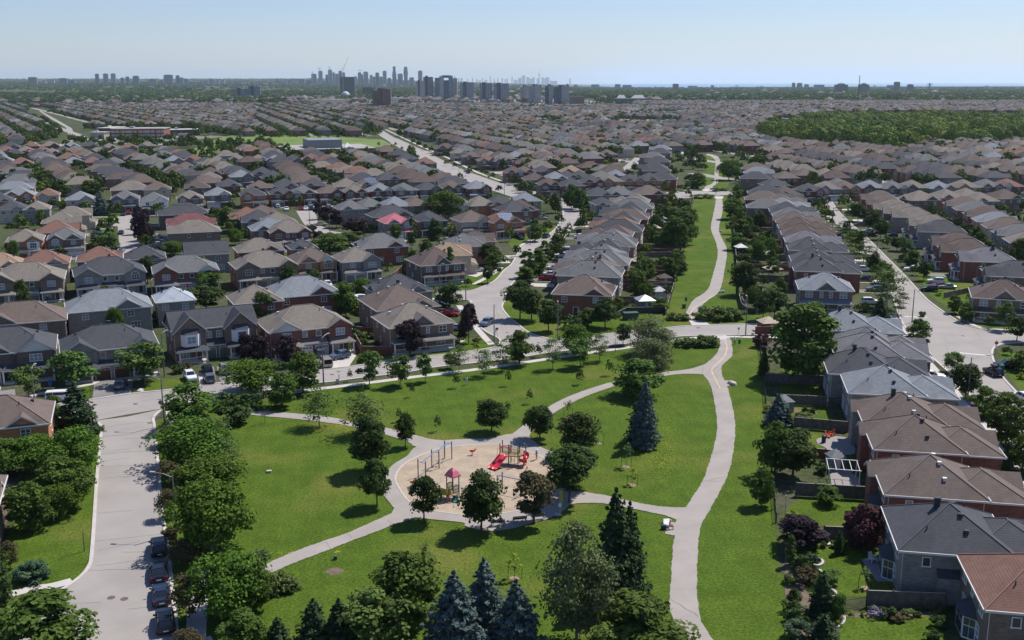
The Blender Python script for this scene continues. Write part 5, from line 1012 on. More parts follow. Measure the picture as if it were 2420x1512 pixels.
TR('11', [(2010, 1732, 1365, 200, 'pur'), (1835, 1420, 1160, 220, 'map'), (1690, 1310, 1160, 45, 'cone'), (2190, 1165, 1000, 115, 'map'), (2000, 1195, 1110, 75, 'blu'), (1840, 1160, 820, 95, 'col'), (1480, 1085, 830, 110, 'col'), (1480, 800, 530, 80, 'col'), (2200, 990, 790, 190, 'map'), (2340, 1000, 880, 80, 'map'), (1385, 960, 820, 80, 'spr'), (1100, 1120, 1040, 90, 'shw'), (1170, 1130, 1000, 50, 'cone'), (1235, 1110, 960, 45, 'cone'), (1190, 1100, 990, 50, 'cone'), (1270, 1040, 960, 50, 'cone'),
 (1010, 1300, 1120, 200, 'brt'), (850, 1480, 1180, 200, 'lin'), (800, 1360, 1200, 170, 'lin'), (970, 1460, 1375, 100, 'yel' if False else 'shy'), (70, 1560, 1250, 200, 'lin'), (690, 900, 690, 290, 'lin'), (900, 850, 690, 200, 'lin'), (1710, 750, 570, 150, 'map'), (1850, 740, 590, 110, 'map'), (1790, 560, 300, 320, 'brt'), (1590, 500, 370, 170, 'lin'), (1930, 520, 430, 120, 'lin'), (190, 780, 610, 180, 'pur'), (550, 760, 620, 150, 'pur'), (500, 680, 600, 80, 'brt'), (600, 560, 400, 110, 'pur'), (670, 600, 440, 140, 'pur'), (760, 640, 470, 150, 'pur'), (930, 700, 540, 260, 'pur'), (1220, 680, 600, 160, 'pur'), (1090, 680, 600, 110, 'red'), (2390, 770, 610, 100, 'pur'), (740, 450, 380, 70, 'map'), (2000, 620, 470, 120, 'lin'), (1010, 1430, 1290, 170, 'lin'), (840, 1300, 1150, 160, 'lin'), (820, 530, 440, 60, 'spr'), (1480, 240, 90, 200, 'lin'), (1340, 240, 190, 120, 'brt'), (160, 230, 110, 150, 'lin'), (360, 110, 20, 180, 'lin'), (480, 160, 60, 150, 'lin'), (600, 190, 100, 130, 'lin'), (670, 200, 140, 100, 'ash'), (2300, 310, 230, 70, 'ash'), (1465, 780, 700, 70, 'shr'), (1555, 850, 775, 40, 'cone'), (1590, 860, 800, 60, 'shr')])
TR('20', [(275, 740, 440, 290, 'ash'), (720, 645, 290, 380, 'ash'), (1370, 595, 205, 400, 'ash'), (740, 1060, 600, 300, 'spr'), (520, 1010, 720, 200, 'lin'), (700, 1070, 880, 60, 'cone'), (330, 1440, 1110, 430, 'brt'), (720, 1500, 1040, 480, 'brt'), (60, 1450, 1130, 320, 'lin'), (620, 1760, 1300, 420, 'lin'), (1790, 1015, 605, 420, 'lin'), (1990, 1180, 930, 300, 'wil'), (1850, 1380, 950, 640, 'brt'), (1990, 1640, 1310, 560, 'brt'), (1600, 1190, 1000, 230, 'brn'), (1610, 1560, 1350, 240, 'brn'), (2200, 980, 820, 290, 'shr'), (2170, 830, 700, 230, 'shr'), (2360, 830, 690, 220, 'shr'), (2180, 1450, 1130, 260, 'loc'), (2390, 690, 390, 480, 'brt'), (1690, 500, 410, 110, 'shr'), (1760, 470, 390, 90, 'shb'), (2340, 430, 130, 180, 'pur'), (380, 870, 780, 60, 'shr')])
TR('30', [(1990, 660, 40, 700, 'brt'), (2190, 1300, 720, 620, 'brt'), (1600, 360, 90, 210, 'brn'), (1760, 800, 565, 330, 'brn'), (1790, 1310, 890, 340, 'brn'), (1780, 1620, 1420, 250, 'brn'), (2330, 1680, 1240, 380, 'lin'), (290, 480, 20, 350, 'lin'), (560, 350, 40, 330, 'brt'), (740, 150, -150, 300, 'lin'), (310, 930, 430, 260, 'shl'), (290, 960, 640, 230, 'shl'), (100, 830, 580, 170, 'brn'), (10, 1200, 500, 190, 'cone'), (380, 1760, 1090, 760, 'lin', 'huge dark bushy tree filling the bottom left corner'), (2400, 800, 530, 150, 'shw'), (2370, 1060, 740, 280, 'shw'), (1620, 560, 380, 140, 'shb')])
TR('31', [(1400, 1400, 695, 580, 'lin'), (1130, 1620, 1060, 600, 'ash'), (560, 1640, 1125, 290, 'spr'), (800, 1640, 1125, 270, 'spr'), (215, 1660, 1300, 230, 'spr'), (1880, 1600, 870, 470, 'blu'), (2160, 1480, 748, 370, 'blu'), (1588, 388, -34, 300, 'map'), (2128, 488, -62, 400, 'map'), (1592, 825, 590, 100, 'sapo'), (60, 770, 530, 170, 'shw'), (200, 1060, 800, 280, 'shw'), (330, 1040, 750, 170, 'shw'), (-30, 1240, 740, 300, 'lin')])
TR('32', [(207, 402, -68, 370, 'mapr'), (540, 218, -270, 400, 'map'), (965, 1150, 88, 350, 'spr'), (1095, 1100, 215, 270, 'spr'), (610, 1545, 440, 640, 'wil'), (1190, 1720, 1110, 720, 'lin'), (25, 930, 690, 140, 'sapy'), (40, 1640, 950, 430, 'blu'), (-330, 1700, 1360, 300, 'blu')])
TR('22', [(265, 1130, 815, 280, 'map'), (610, 1290, 890, 340, 'map'), (590, 1560, 1190, 440, 'map'), (1250, 1200, 565, 235, 'blu'), (1195, 1140, 680, 170, 'spr'), (1320, 330, -30, 430, 'wil'), (1320, 540, 180, 380, 'wil'), (1190, 720, 380, 420, 'lin'), (72, 412, 105, 240, 'lin'), (383, 468, 180, 200, 'loc'), (645, 445, 180, 250, 'ash'), (600, 330, 50, 270, 'brt'), (827, 392, 140, 180, 'loc'), (977, 305, 60, 120, 'bare'), (1050, 235, 35, 150, 'map'), (245, 348, 215, 80, 'ash'),
 (168, 790, 635, 65, 'sap'), (642, 608, 450, 85, 'sapy'), (920, 522, 355, 85, 'sapy'), (530, 922, 755, 100, 'sapo'), (817, 1168, 940, 70, 'sapo'), (1078, 1388, 1165, 105, 'sap'), (1135, 1560, 1400, 95, 'sapy'), (2355, 260, 130, 170, 'red'), (2375, 520, 270, 90, 'cone'), (2395, 460, 300, 60, 'cone'), (1600, 250, 175, 140, 'shw'), (1690, 250, 165, 170, 'shw'), (1780, 250, 150, 170, 'shw'), (1870, 248, 150, 170, 'shw')])
TR('33', [(300, 660, 345, 440, 'pur'), (905, 640, 245, 380, 'red'), (240, 375, 235, 110, 'shy'), (670, 695, 480, 80, 'cone'), (205, 800, 520, 95, 'col'), (310, 725, 625, 120, 'shr'), (340, 860, 700, 220, 'shr'), (350, 980, 820, 200, 'shb'), (250, 1120, 860, 110, 'shr'), (500, 1270, 860, 200, 'spr'), (600, 980, 850, 180, 'ash'), (920, 1020, 830, 110, 'sap'), (660, 1310, 1080, 150, 'lin'), (270, 1350, 1150, 200, 'shr'), (280, 1500, 1300, 220, 'shl'), (520, 1560, 1270, 220, 'spr'), (560, 1350, 1250, 130, 'shr'), (780, 1275, 1235, 50, 'shy'), (910, 1285, 1235, 60, 'shy'), (1020, 1290, 1210, 150, 'shp'), (1150, 1300, 1200, 140, 'shr'), (1220, 1330, 1270, 130, 'shb'), (1310, 1290, 1220, 110, 'shw'), (1430, 1230, 1165, 70, 'shw'), (1410, 1285, 1245, 70, 'shr'), (1600, 1250, 1140, 90, 'shw'), (650, 1380, 1325, 70, 'shy'), (1620, 1390, 1255, 140, 'shr'), (1560, 1512, 1400, 120, 'shr'), (520, 640, 555, 60, 'shw'), (620, 640, 570, 60, 'shw'), (700, 640, 570, 60, 'shr'), (570, 230, 60, 200, 'lin'), (2340, 330, 150, 130, 'lin'), (200, 980, 850, 110, 'shw'), (230, 1250, 1060, 150, 'shr'), (400, 660, 560, 120, 'shr'), (150, 620, 500, 120, 'cone')])
TR('23', [(330, 570, -150, 600, 'lin', 'huge green tree towering beside the right hand roofs'), (230, 1480, 1050, 440, 'map'), (60, 1460, 960, 280, 'lin'), (90, 990, 700, 210, 'blu'), (180, 1000, 830, 100, 'spr'), (1405, 270, -10, 190, 'lin'), (1738, 492, 300, 190, 'ash'), (1868, 745, 420, 290, 'map'), (2038, 912, 635, 240, 'lin'), (2245, 1190, 700, 340, 'lin'), (2400, 1420, 1080, 240, 'lin'), (2255, 330, 245, 90, 'brt'), (520, 1450, 1310, 120, 'shr'), (2400, 480, 290, 200, 'lin'), (2090, 70, -60, 90, 'col'), (2350, 200, -30, 200, 'map'), (330, 940, 865, 150, 'shw'), (350, 870, 800, 60, 'shr'), (420, 880, 815, 60, 'shr'), (2250, 1420, 1150, 100, 'spr'), (0, 870, 770, 90, 'shy'), (2400, 560, 410, 80, 'shy'), (-60, 1760, 1400, 200, 'lin')])
TR('12', [(130, 1185, 1010, 180, 'col'), (150, 1110, 840, 160, 'col'), (250, 1090, 830, 160, 'col'), (310, 960, 760, 100, 'col'), (350, 940, 770, 100, 'col'), (415, 890, 690, 110, 'col'), (440, 770, 600, 80, 'col'), (500, 780, 620, 90, 'col'), (535, 760, 565, 80, 'col'), (45, 910, 790, 90, 'ash'), (215, 770, 600, 130, 'lin'), (280, 730, 580, 90, 'lin'), (335, 700, 550, 90, 'lin'), (440, 600, 490, 90, 'lin'),
 (75, 1500, 1150, 270, 'map'), (185, 1520, 1230, 260, 'map'), (345, 1620, 1330, 230, 'map'), (565, 1590, 1415, 180, 'shr'), (880, 1590, 1305, 250, 'map'), (660, 1530, 1435, 50, 'cone'), (700, 1460, 1400, 90, 'shr'), (1000, 1420, 1300, 130, 'lin'), (1085, 1420, 1310, 60, 'cone'), (1150, 1440, 1350, 60, 'cone'), (1150, 1330, 1310, 90, 'shy'), (1180, 1260, 1190, 40, 'cone'), (1260, 1280, 1200, 40, 'cone'), (1340, 1310, 1200, 45, 'cone'), (1200, 1300, 1255, 140, 'shr'), (1400, 1430, 1300, 160, 'lin'), (1470, 1330, 1140, 80, 'pur'), (1540, 1200, 1060, 55, 'cone'), (1500, 1110, 1040, 90, 'shy'), (1590, 1080, 940, 120, 'lin'), (1560, 1000, 840, 130, 'lin'), (1310, 1030, 920, 110, 'yel' if False else 'brt'), (1420, 1020, 900, 130, 'wil'), (1540, 860, 540, 220, 'lin'), (1640, 800, 510, 190, 'lin'), (1650, 640, 440, 190, 'lin'), (1420, 500, 395, 100, 'shw'), (1470, 560, 440, 140, 'lin'), (1300, 900, 850, 90, 'shr'), (1340, 820, 780, 80, 'shy'), (1590, 460, 390, 60, 'blu'), (1650, 480, 360, 90, 'blu'), (1540, 460, 380, 90, 'lin'), (1465, 400, 310, 60, 'spr'), (1690, 375, 310, 30, 'cone'), (1665, 340, 270, 60, 'lin'), (1530, 330, 265, 60, 'lin'), (1600, 290, 225, 80, 'lin'), (1660, 290, 180, 70, 'blu'), (1750, 270, 120, 140, 'lin'), (1700, 200, 130, 110, 'lin'), (1730, 270, 215, 90, 'shr'), (1790, 100, 20, 100, 'lin'),
 (2050, 190, 0, 190, 'brt'), (2170, 200, 100, 90, 'lin'), (2110, 330, 225, 60, 'col'), (2160, 390, 240, 40, 'cone'), (2200, 400, 235, 40, 'cone'), (2245, 380, 215, 45, 'cone'), (2300, 370, 235, 40, 'cone'), (2060, 400, 300, 50, 'cone'), (2080, 560, 360, 180, 'lin'), (2150, 580, 470, 100, 'lin'), (2080, 620, 500, 80, 'col'), (2070, 700, 560, 100, 'lin'), (2160, 740, 560, 150, 'lin'), (2130, 850, 690, 170, 'lin'), (2290, 700, 600, 80, 'brt'), (2150, 980, 880, 120, 'map'), (2250, 880, 815, 130, 'shw'), (2200, 1280, 970, 260, 'map'), (2370, 1520, 1240, 190, 'map'), (2380, 1200, 1090, 90, 'pur'), (2240, 1340, 1240, 110, 'loc'),
 (1810, 1512, 1390, 180, 'shw'), (1930, 1512, 1385, 190, 'shw'), (2050, 1512, 1395, 180, 'shw'), (2140, 1500, 1410, 120, 'shw'), (1540, 1512, 1440, 130, 'shw'), (1620, 1512, 1450, 100, 'shw'), (1760, 362, 322, 110, 'shw'), (1850, 362, 320, 110, 'shw'), (1920, 295, 265, 90, 'shr'), (2000, 292, 265, 70, 'shr'), (120, 310, 190, 130, 'lin'), (60, 290, 200, 90, 'lin'), (170, 300, 190, 80, 'lin'), (260, 430, 300, 80, 'lin'), (340, 480, 300, 80, 'lin'), (410, 500, 310, 100, 'lin'), (560, 460, 230, 140, 'lin'), (640, 480, 270, 150, 'lin'), (720, 490, 420, 110, 'shr'), (820, 490, 430, 90, 'shr'), (730, 560, 510, 110, 'shr'), (640, 620, 560, 90, 'shr'), (840, 430, 355, 40, 'spr'), (60, 670 - 40, 500, 10, 'sap')][:-1])
TR('13', [(450, 490, 340, 90, 'col'), (490, 520, 390, 60, 'lin'), (510, 620, 495, 90, 'map'), (600, 620, 540, 60, 'map'), (680, 735, 590, 130, 'loc'), (780, 860, 670, 190, 'loc'), (895, 1000, 770, 250, 'loc'), (540, 560, 440, 130, 'loc'), (1010, 1100, 975, 110, 'map'), (1110, 1400, 1040, 330, 'loc'), (1230, 1460, 1240, 180, 'loc'), (1050, 1560, 1290, 150, 'spr'), (900, 1430, 1350, 140, 'brt'), (710, 450, 310, 120, 'pur'), (790, 400, 280, 60, 'pur'), (740, 540, 470, 50, 'blu'), (810, 520, 380, 100, 'map'), (850, 580, 410, 130, 'map'), (990, 690, 470, 180, 'map'), (1060, 750, 560, 140, 'map'), (1090, 620, 490, 50, 'cone'), (1120, 830, 700, 110, 'map'), (1220, 860, 730, 150, 'map'), (1290, 960, 880, 120, 'map'), (1330, 1000, 960, 40, 'shr'), (1470, 1140, 960, 110, 'map'), (1400, 1090, 980, 110, 'map'), (1370, 980, 790, 70, 'cone'), (1760, 1450, 1275, 110, 'lin'), (1870, 1530, 1350, 140, 'lin'), (1615, 1280, 1200, 70, 'shy'), (2300, 1512, 1240, 100, 'col'), (1880, 1350, 1245, 35, 'cone'), (1900, 1340, 1240, 30, 'cone'), (2180, 950, 820, 130, 'yel' if False else 'brt'), (2380, 1030, 740, 200, 'lin'), (710, 160, 50, 130, 'brt'), (1285, 90, -30, 130, 'lin'), (1550, 160, 80, 150, 'ash'), (480, 85, 10, 75, 'lin'), (1450, 490, 415, 90, 'brt'), (1550, 510, 460, 90, 'brt'), (1640, 460, 370, 60, 'lin'), (1170, 310, 260, 80, 'brt'), (2000, 290, 210, 90, 'brt'), (300, 1490, 1380, 160, 'lin'), (420, 1560, 1340, 220, 'lin'), (60, 1500, 1230, 220, 'map'), (1460, 1480, 1420, 60, 'shr')])
TR('10', [(1350, 1400 - 590, 440, 170, 'pur'), (1330, 700, 480, 140, 'pur'), (1400, 790, 590, 130, 'pur'), (1370, 760, 540, 130, 'pur'), (1410, 830, 700, 110, 'pur'), (1670, 790, 680, 120, 'pur'), (1970, 780, 665, 170, 'pur'), (1060, 840, 510, 110, 'col'), (1040, 870, 680, 180, 'ash'), (920, 830, 690, 120, 'lin'), (900, 840, 780, 150, 'brt'), (955, 520, 280, 140, 'blu'), (1070, 520, 400, 120, 'loc'), (880, 520, 480, 50, 'shr'), (920, 680, 610, 70, 'shr'), (600, 470, 370, 110, 'map'), (95, 900, 750, 110, 'blu'), (190, 620, 510, 110, 'spr'), (240, 640, 560, 110, 'lin'), (110, 640, 590, 100, 'shr'), (1640, 900, 770, 200, 'brt'), (2140, 640, 440, 130, 'lin'), (2230, 690, 520, 150, 'lin'), (2290, 760, 600, 100, 'lin'), (2390, 760, 670, 130, 'brt'), (2030, 540, 440, 110, 'lin'), (2010, 580, 500, 110, 'brn'), (2180, 470, 370, 90, 'loc'), (700, 1130, 1000, 110, 'lin'), (1990, 1240, 1040, 220, 'lin'), (1950, 1440, 1190, 390, 'map', 'large round dark maple beside the small white roofed house'), (1620, 1240, 1130, 150, 'lin'), (410, 1320, 1160, 60, 'loc'), (460, 1330, 1270, 80, 'brt'), (30, 1340, 1290, 60, 'brt'), (900, 1560, 1430, 340, 'lin'), (640, 1640, 1500, 300, 'lin'), (740, 230, 60, 170, 'wil'), (760, 290, 120, 160, 'lin'), (650, 170, 50, 80, 'yel' if False else 'brt'), (320, 130, 30, 200, 'lin'), (500, 220, 120, 130, 'lin'), (600, 340, 190, 180, 'lin'), (860, 340, 190, 160, 'lin'), (940, 340, 230, 80, 'map'), (1590, 200, 20, 110, 'lin'), (1320, 120, 20, 100, 'lin'), (1390, 210, 110, 120, 'brt'), (1700, 240, 120, 150, 'brt'), (2000, 270, 155, 140, 'brt'), (2150, 110, 0, 120, 'lin'), (2210, 380, 310, 50, 'brt'), (2390, 200, 120, 100, 'brt'), (1490, 1512, 1340 + 80, 120, 'lin'), (590, 1400 - 900, 400, 60, 'map')])
TR('s1', [(860, 310, 0, 0, 'map')][:0])
TR('s3', [][:0])
# trees standing on the far school fields and beside the avenue
for L_, k in (([(480, 385, 352), (495, 372, 347), (475, 362, 340), (540, 345, 330), (560, 342, 327), (575, 338, 325), (515, 345, 328), (520, 358, 337), (532, 372, 350), (558, 366, 340), (575, 366, 330), (590, 366, 328), (600, 368, 335), (640, 352, 335), (665, 350, 337), (628, 348, 335), (612, 350, 334)], 'lin'), ([(622, 335, 290), (645, 335, 303), (655, 335, 305), (665, 333, 305), (685, 332, 303), (700, 332, 305), (728, 332, 310), (755, 332, 312), (775, 332, 311), (800, 332, 310), (828, 331, 309), (845, 331, 312), (862, 332, 309), (885, 328, 300), (893, 325, 300), (895, 350, 332), (915, 355, 340), (925, 355, 338)], 'spr'),
              ([(945, 325, 312), (960, 332, 318), (975, 342, 325), (990, 348, 330), (1005, 356, 338), (1020, 362, 342), (1040, 368, 350), (1055, 392, 375), (1075, 398, 382), (1110, 405, 390), (1140, 412, 398), (1150, 415, 400), (1230, 455, 437), (1250, 470, 445), (935, 345, 335), (950, 355, 345), (905, 375, 355), (1165, 422, 405)], 'ash'), ([(1110, 415, 385), (970, 322, 312), (1350, 400, 392 - 15), (1290, 365, 352)], 'spr'), ([(1610, 345, 330), (1700, 360, 332), (1685, 358, 333), (1715, 372, 345), (1745, 378, 352), (1650, 365, 335), (1640, 385, 350), (1655, 395, 360), (1625, 380, 350), (1635, 400, 370), (1405, 375, 350), (1450, 365, 338), (1460, 375, 340), (1500, 352, 330), (1520, 358, 332), (1400, 400, 385), (1440, 420, 395), (1500, 410, 382), (1530, 412, 388), (1420, 330, 302), (1350, 325, 300), (1290, 295, 262)], 'lin'), ([(1885, 405, 395), (2105, 300, 290)], 'ash')):
    for u, v, vt in L_:
        x, y = G(u, v); H = min(hgt(x, y, vt), 16); tree(x, y, k, H, H*(.75 if k != 'spr' else .45))
rr = random.Random(5)
# street/yard trees near the digitised rows
for h in HOUSES*3:
    if math.hypot(h['x'], h['y']) > 235 and rr.random() < .55:
        c, s = math.cos(h['yaw']), math.sin(h['yaw']); px, py = rr.uniform(-4, 4), (h['d']/2+5 if rr.random() < .5 else -h['d']/2-8)
        X, Y = h['x']+px*c-py*s, h['y']+px*s+py*c
        if free(X, Y, 8.5) and not near_line(X, Y, AVE, 9) and not near_line(X, Y, GW, 14): tree(X, Y, rr.choice(['lin', 'map', 'ash', 'lin', 'brt', 'map', 'pur', 'cone', 'loc']), rr.uniform(4, 7.5), rr.uniform(3, 5))
for P, n in (([(1480, 735), (1580, 690), (1632, 466), (1560, 466), (1480, 560), (1470, 650)], 48), ([(1760, 730), (1728, 468), (1790, 450), (1840, 560), (1860, 700), (1812, 738)], 52), ([(1560, 440), (1640, 440), (1655, 366), (1690, 345), (1600, 335), (1560, 370)], 40), ([(1715, 440), (1770, 440), (1790, 360), (1720, 345), (1710, 366)], 34)):
    q = W(P); k = 0; xa, xb, ya, yb = min(p[0] for p in q), max(p[0] for p in q), min(p[1] for p in q), max(p[1] for p in q)
    while k < n:
        x, y = rr.uniform(xa, xb), rr.uniform(ya, yb)
        if inpoly(x, y, q):
            k += 1
            if free(x, y, 8): kk = rr.choice(['lin', 'ash', 'shr', 'shr', 'brt', 'shy', 'cone', 'shr', 'ash', 'shb', 'shw']); tree(x, y, kk, rr.uniform(3.5, 7) if kk in ('lin', 'ash', 'brt', 'pur') else rr.uniform(1.8, 3.4), rr.uniform(3, 5) if kk in ('lin', 'ash', 'brt', 'pur') else (1.2 if kk == 'cone' else rr.uniform(1.8, 3.4)))
TREES = [t for t in TREES if t['k'] in TK]
def tsz(t):
    u, v = IM(t['x'], t['y'], t['H']*.6); fr = 1 if -60 < u < 2480 and v < 1600 else .02
    return fr*t['H']*t['W']/(t['x']**2+t['y']**2)
TREES.sort(key=lambda t: -tsz(t)); 
SHK = ('shr', 'shy', 'shw', 'shp', 'shb', 'shl'); SHR = [t for t in TREES if t['k'] in SHK]; TRR = [t for t in TREES if t['k'] not in SHK]
INDT = TRR[:299]+SHR[:200]; RESTT = TRR[299:]+SHR[200:]
REG = [('beside the left side road', [(215, 900), (470, 900), (520, 1600), (215, 1600)]), ('in the left corner lot', [(-200, 930), (240, 930), (240, 1700), (-200, 1700)]), ('between sand playground and path fork', [(860, 1180), (1460, 1180), (1460, 1270), (860, 1270)]), ('round the sand playground', [(860, 1030), (1460, 1030), (1460, 1180), (860, 1180)]),
       ('along the park side of the cross street', [(560, 945), (560, 905), (1000, 870), (1500, 800), (1500, 860), (1100, 900), (760, 940)]), ('in the wide park lawn', [(520, 860), (1690, 830), (1690, 1220), (520, 1260)]), ('in the lower park lawn', [(500, 1180), (1620, 1180), (1620, 1800), (500, 1800)]),
       ('in the back gardens at lower right', [(1790, 1130), (2600, 1130), (2600, 1800), (1790, 1800)]), ('in the gardens behind the right hand roofs', [(1760, 780), (2010, 780), (2080, 1130), (1790, 1130)]), ('along the wide right street', [(1930, 440), (2420, 440), (2600, 1150), (2080, 1130), (2010, 740)]),
       ('on the left side of the greenway', [(1480, 440), (1660, 440), (1660, 790), (1380, 790)]), ('on the right side of the greenway', [(1690, 440), (1930, 440), (2010, 790), (1690, 790)]), ('along the curved street', [(1100, 500), (1480, 470), (1400, 800), (1110, 800)]),
       ('in front of the near left houses', [(-100, 760), (1110, 740), (1180, 830), (500, 930), (-100, 960)]), ('among the mid left houses', [(-100, 560), (1110, 560), (1110, 760), (-100, 760)]), ('beside the purple maple streets', [(-100, 470), (1110, 470), (1110, 560), (-100, 560)]), ('beside the far school field', [(440, 300), (940, 300), (940, 400), (440, 400)]), ('along the diagonal avenue', [(880, 300), (1280, 440), (1250, 480), (880, 400)])]
grp = {}
for t in INDT:
    u, v = IM(t['x'], t['y']); t['u'] = u; t['v'] = v
    wh = next((n for n, P in REG if inpoly(u, v, P)), 'among the upper left roofs' if u < 600 else 'among the upper middle roofs' if u < 1500 else 'among the upper right roofs')
    t['where'] = wh; grp.setdefault((t['k'], wh), []).append(t)
for (k, wh), L in grp.items():
    L.sort(key=lambda t: t['u'])
    for i, t in enumerate(L):
        if not t['lab']: t['lab'] = TK[k][5]+' '+wh if len(L) == 1 else '%s %s from the left %s' % (TK[k][5], ORD[i+1] if i < 40 else str(i+1)+'th', wh)
for t in INDT:
    if len(t['lab'].split()) > 16: t['lab'] = t['lab'].replace(' from the left', ' from left')
NAMES = {'map': 'maple_tree', 'mapr': 'maple_tree', 'lin': 'leafy_tree', 'brt': 'spreading_tree', 'wil': 'feathery_tree', 'loc': 'locust_tree', 'ash': 'street_tree', 'pur': 'purple_tree', 'red': 'japanese_maple', 'brn': 'bronze_tree', 'spr': 'spruce_tree', 'blu': 'blue_spruce', 'cone': 'cedar', 'col': 'columnar_tree', 'sap': 'sapling', 'sapy': 'sapling', 'sapo': 'sapling', 'bare': 'leafless_tree'}
M_WOODSTAKE = mat('wood_stake', (.16, .12, .08), None, rough=.9)
def stakes(): 
    m = MB(); m.tube((-.75, -.1, 0), (-.68, -.08, 1.6), .035, n=5); m.tube((.75, .2, 0), (.85, .25, 1.6), .035, n=5); return m.mesh('stake', [M_WOODSTAKE])
def mulch():
    m = MB(); m.loft([[(.62*math.cos(i*.628)*(1+.12*math.sin(i*2.3)), .5*math.sin(i*.628), .012) for i in range(10)], [(.35*math.cos(i*.628), .28*math.sin(i*.628), .06) for i in range(10)]]); return m.mesh('mulch_ring', [mat('mulch', (.34, .25, .18), (.2, .15, .1), 3, .95)])
for i, t in enumerate(INDT):
    k = t['k']; nv = 5 if k in ('map', 'lin', 'brt', 'loc', 'ash', 'wil', 'pur') else 2; cr, tk, H0, W0 = proto(k, i % nv); rt = empty(NAMES.get(k, 'shrub'), (t['x'], t['y'], 0), rr.uniform(0, 6.28), (t['W']/W0, t['W']/W0, t['H']/H0))
    link('crown', cr, rt)
    if k not in SHK: link('trunk', tk, rt)
    if k in ('sap', 'sapy', 'sapo') and t['y'] < 230:
        o = link('stake', cmesh('stk', stakes), rt, (0, 0, 0), rr.uniform(-.3, .3)-rt.rotation_euler[2], (W0/t['W'], W0/t['W'], H0/t['H'])); o = link('mulch_ring', cmesh('mul', mulch), rt, (0, 0, 0), 0, (W0/t['W'], W0/t['W'], 1))
    tag(rt, t['lab'], 'shrub' if k in SHK else 'tree', 'trees and shrubs '+t['where'])
print('trees', len(INDT), 'rest', len(RESTT))
# -------- masses of foliage far away
def mass(name, items, n, leafs, matk, seed=1, shell=.7):
    """items: x, y, z0, height, width, tint"""
    rg = np.random.default_rng(seed); A = np.array(items, dtype=float); m = len(A)
    v = rg.normal(size=(m, n, 3)); v /= np.linalg.norm(v, axis=2, keepdims=True); v[..., 2] = np.abs(v[..., 2])*1.0-.25; rad = rg.uniform(shell, 1.05, (m, n, 1))
    lump = 1+.22*np.sin(v[..., 0:1]*5+A[:, None, 0:1])*np.cos(v[..., 1:2]*4+A[:, None, 1:2])
    P = v*rad*lump*np.stack([A[:, 4]/2, A[:, 4]/2, A[:, 3]*.52], 1)[:, None, :]+np.stack([A[:, 0], A[:, 1], A[:, 2]+A[:, 3]*.48], 1)[:, None, :]
    nn = (v+rg.normal(size=v.shape)*(.22 if shell > .8 else .4)).reshape(-1, 3); S = (leafs*A[:, 4:5]*rg.uniform(.6, 1.2, (m, n))).ravel(); t = np.clip(A[:, 5:6]*.8+rg.uniform(0, .2, (m, n)), 0, 1).ravel()
    V, F = cards(P.reshape(-1, 3), nn, S, seed=seed); o = link(name, fastmesh(name, V, F, [LM[matk]], None, np.repeat(t, 4)))
    o['kind'] = 'stuff'; return o
near_y = [(t['x'], t['y'], 0, t['H'], t['W'], rr.random()) for t in RESTT]
for (x, y) in YARDS:
    if free(x, y, 7) and not near_line(x, y, AVE, 10) and rr.random() < .8: near_y.append((x, y, 0, rr.uniform(5, 11), rr.uniform(4.5, 9), rr.random()))
for P, n in (([(60, 300), (150, 300), (200, 345), (60, 352)], 70), ([(195, 338), (460, 332), (470, 350), (200, 352)], 60), ([(455, 312), (900, 314), (900, 320), (455, 322)], 90), ([(190, 300), (500, 300), (500, 312), (190, 312)], 70), ([(470, 345), (640, 340), (650, 352), (560, 372), (480, 372)], 40), ([(640, 240), (1240, 240), (1500, 246), (1500, 252), (640, 252)], 260), ([(1400, 240), (2440, 236), (2440, 246), (1400, 250)], 260), ([(1810, 336), (2080, 364), (2200, 352), (2430, 344), (2430, 348), (2150, 370), (1810, 344)], 90)):
    q = W(P); xa, xb, ya, yb = min(p[0] for p in q), max(p[0] for p in q), min(p[1] for p in q), max(p[1] for p in q)
    for _ in range(n*6):
        x, y = rr.uniform(xa, xb), rr.uniform(ya, yb)
        if n > 0 and inpoly(x, y, q) and not near_line(x, y, ZRD, 9): n -= 1; near_y.append((x, y, 0, rr.uniform(5, 11), rr.uniform(5, 9), rr.random()))
mass('town_trees', near_y[::2], 110, .20, 'map', 2); mass('town_trees_light', near_y[1::2], 110, .20, 'lin', 3)
# woodland block at right
WOOD = W([(1800, 338), (1890, 347), (2000, 357), (2080, 364), (2145, 366), (2180, 350), (2430, 344), (2450, 292), (2250, 289), (2080, 290), (1950, 294), (1800, 318)])
its = [[], [], []]
xs_ = [p[0] for p in WOOD]; ys_ = [p[1] for p in WOOD]
pts = {}
for _ in range(14000):
    x = rr.uniform(min(xs_), max(xs_)); y = rr.uniform(min(ys_), max(ys_)); c_ = (int(x//9), int(y//9))
    if inpoly(x, y, WOOD) and not any(math.hypot(x-q[0], y-q[1]) < 9 for i in (-1, 0, 1) for j in (-1, 0, 1) for q in pts.get((c_[0]+i, c_[1]+j), ())):
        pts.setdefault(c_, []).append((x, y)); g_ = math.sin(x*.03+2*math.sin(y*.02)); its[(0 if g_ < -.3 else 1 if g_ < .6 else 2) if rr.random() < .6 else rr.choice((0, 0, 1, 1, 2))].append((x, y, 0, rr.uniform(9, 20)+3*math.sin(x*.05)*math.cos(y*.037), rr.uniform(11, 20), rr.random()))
print('wood', [len(i) for i in its])
for nm, L, k in zip(('woodland', 'woodland_light', 'woodland_bright'), its, ('wood', 'brt', 'glow')): mass(nm, L, 300, .10, k, 7+len(nm), .93)
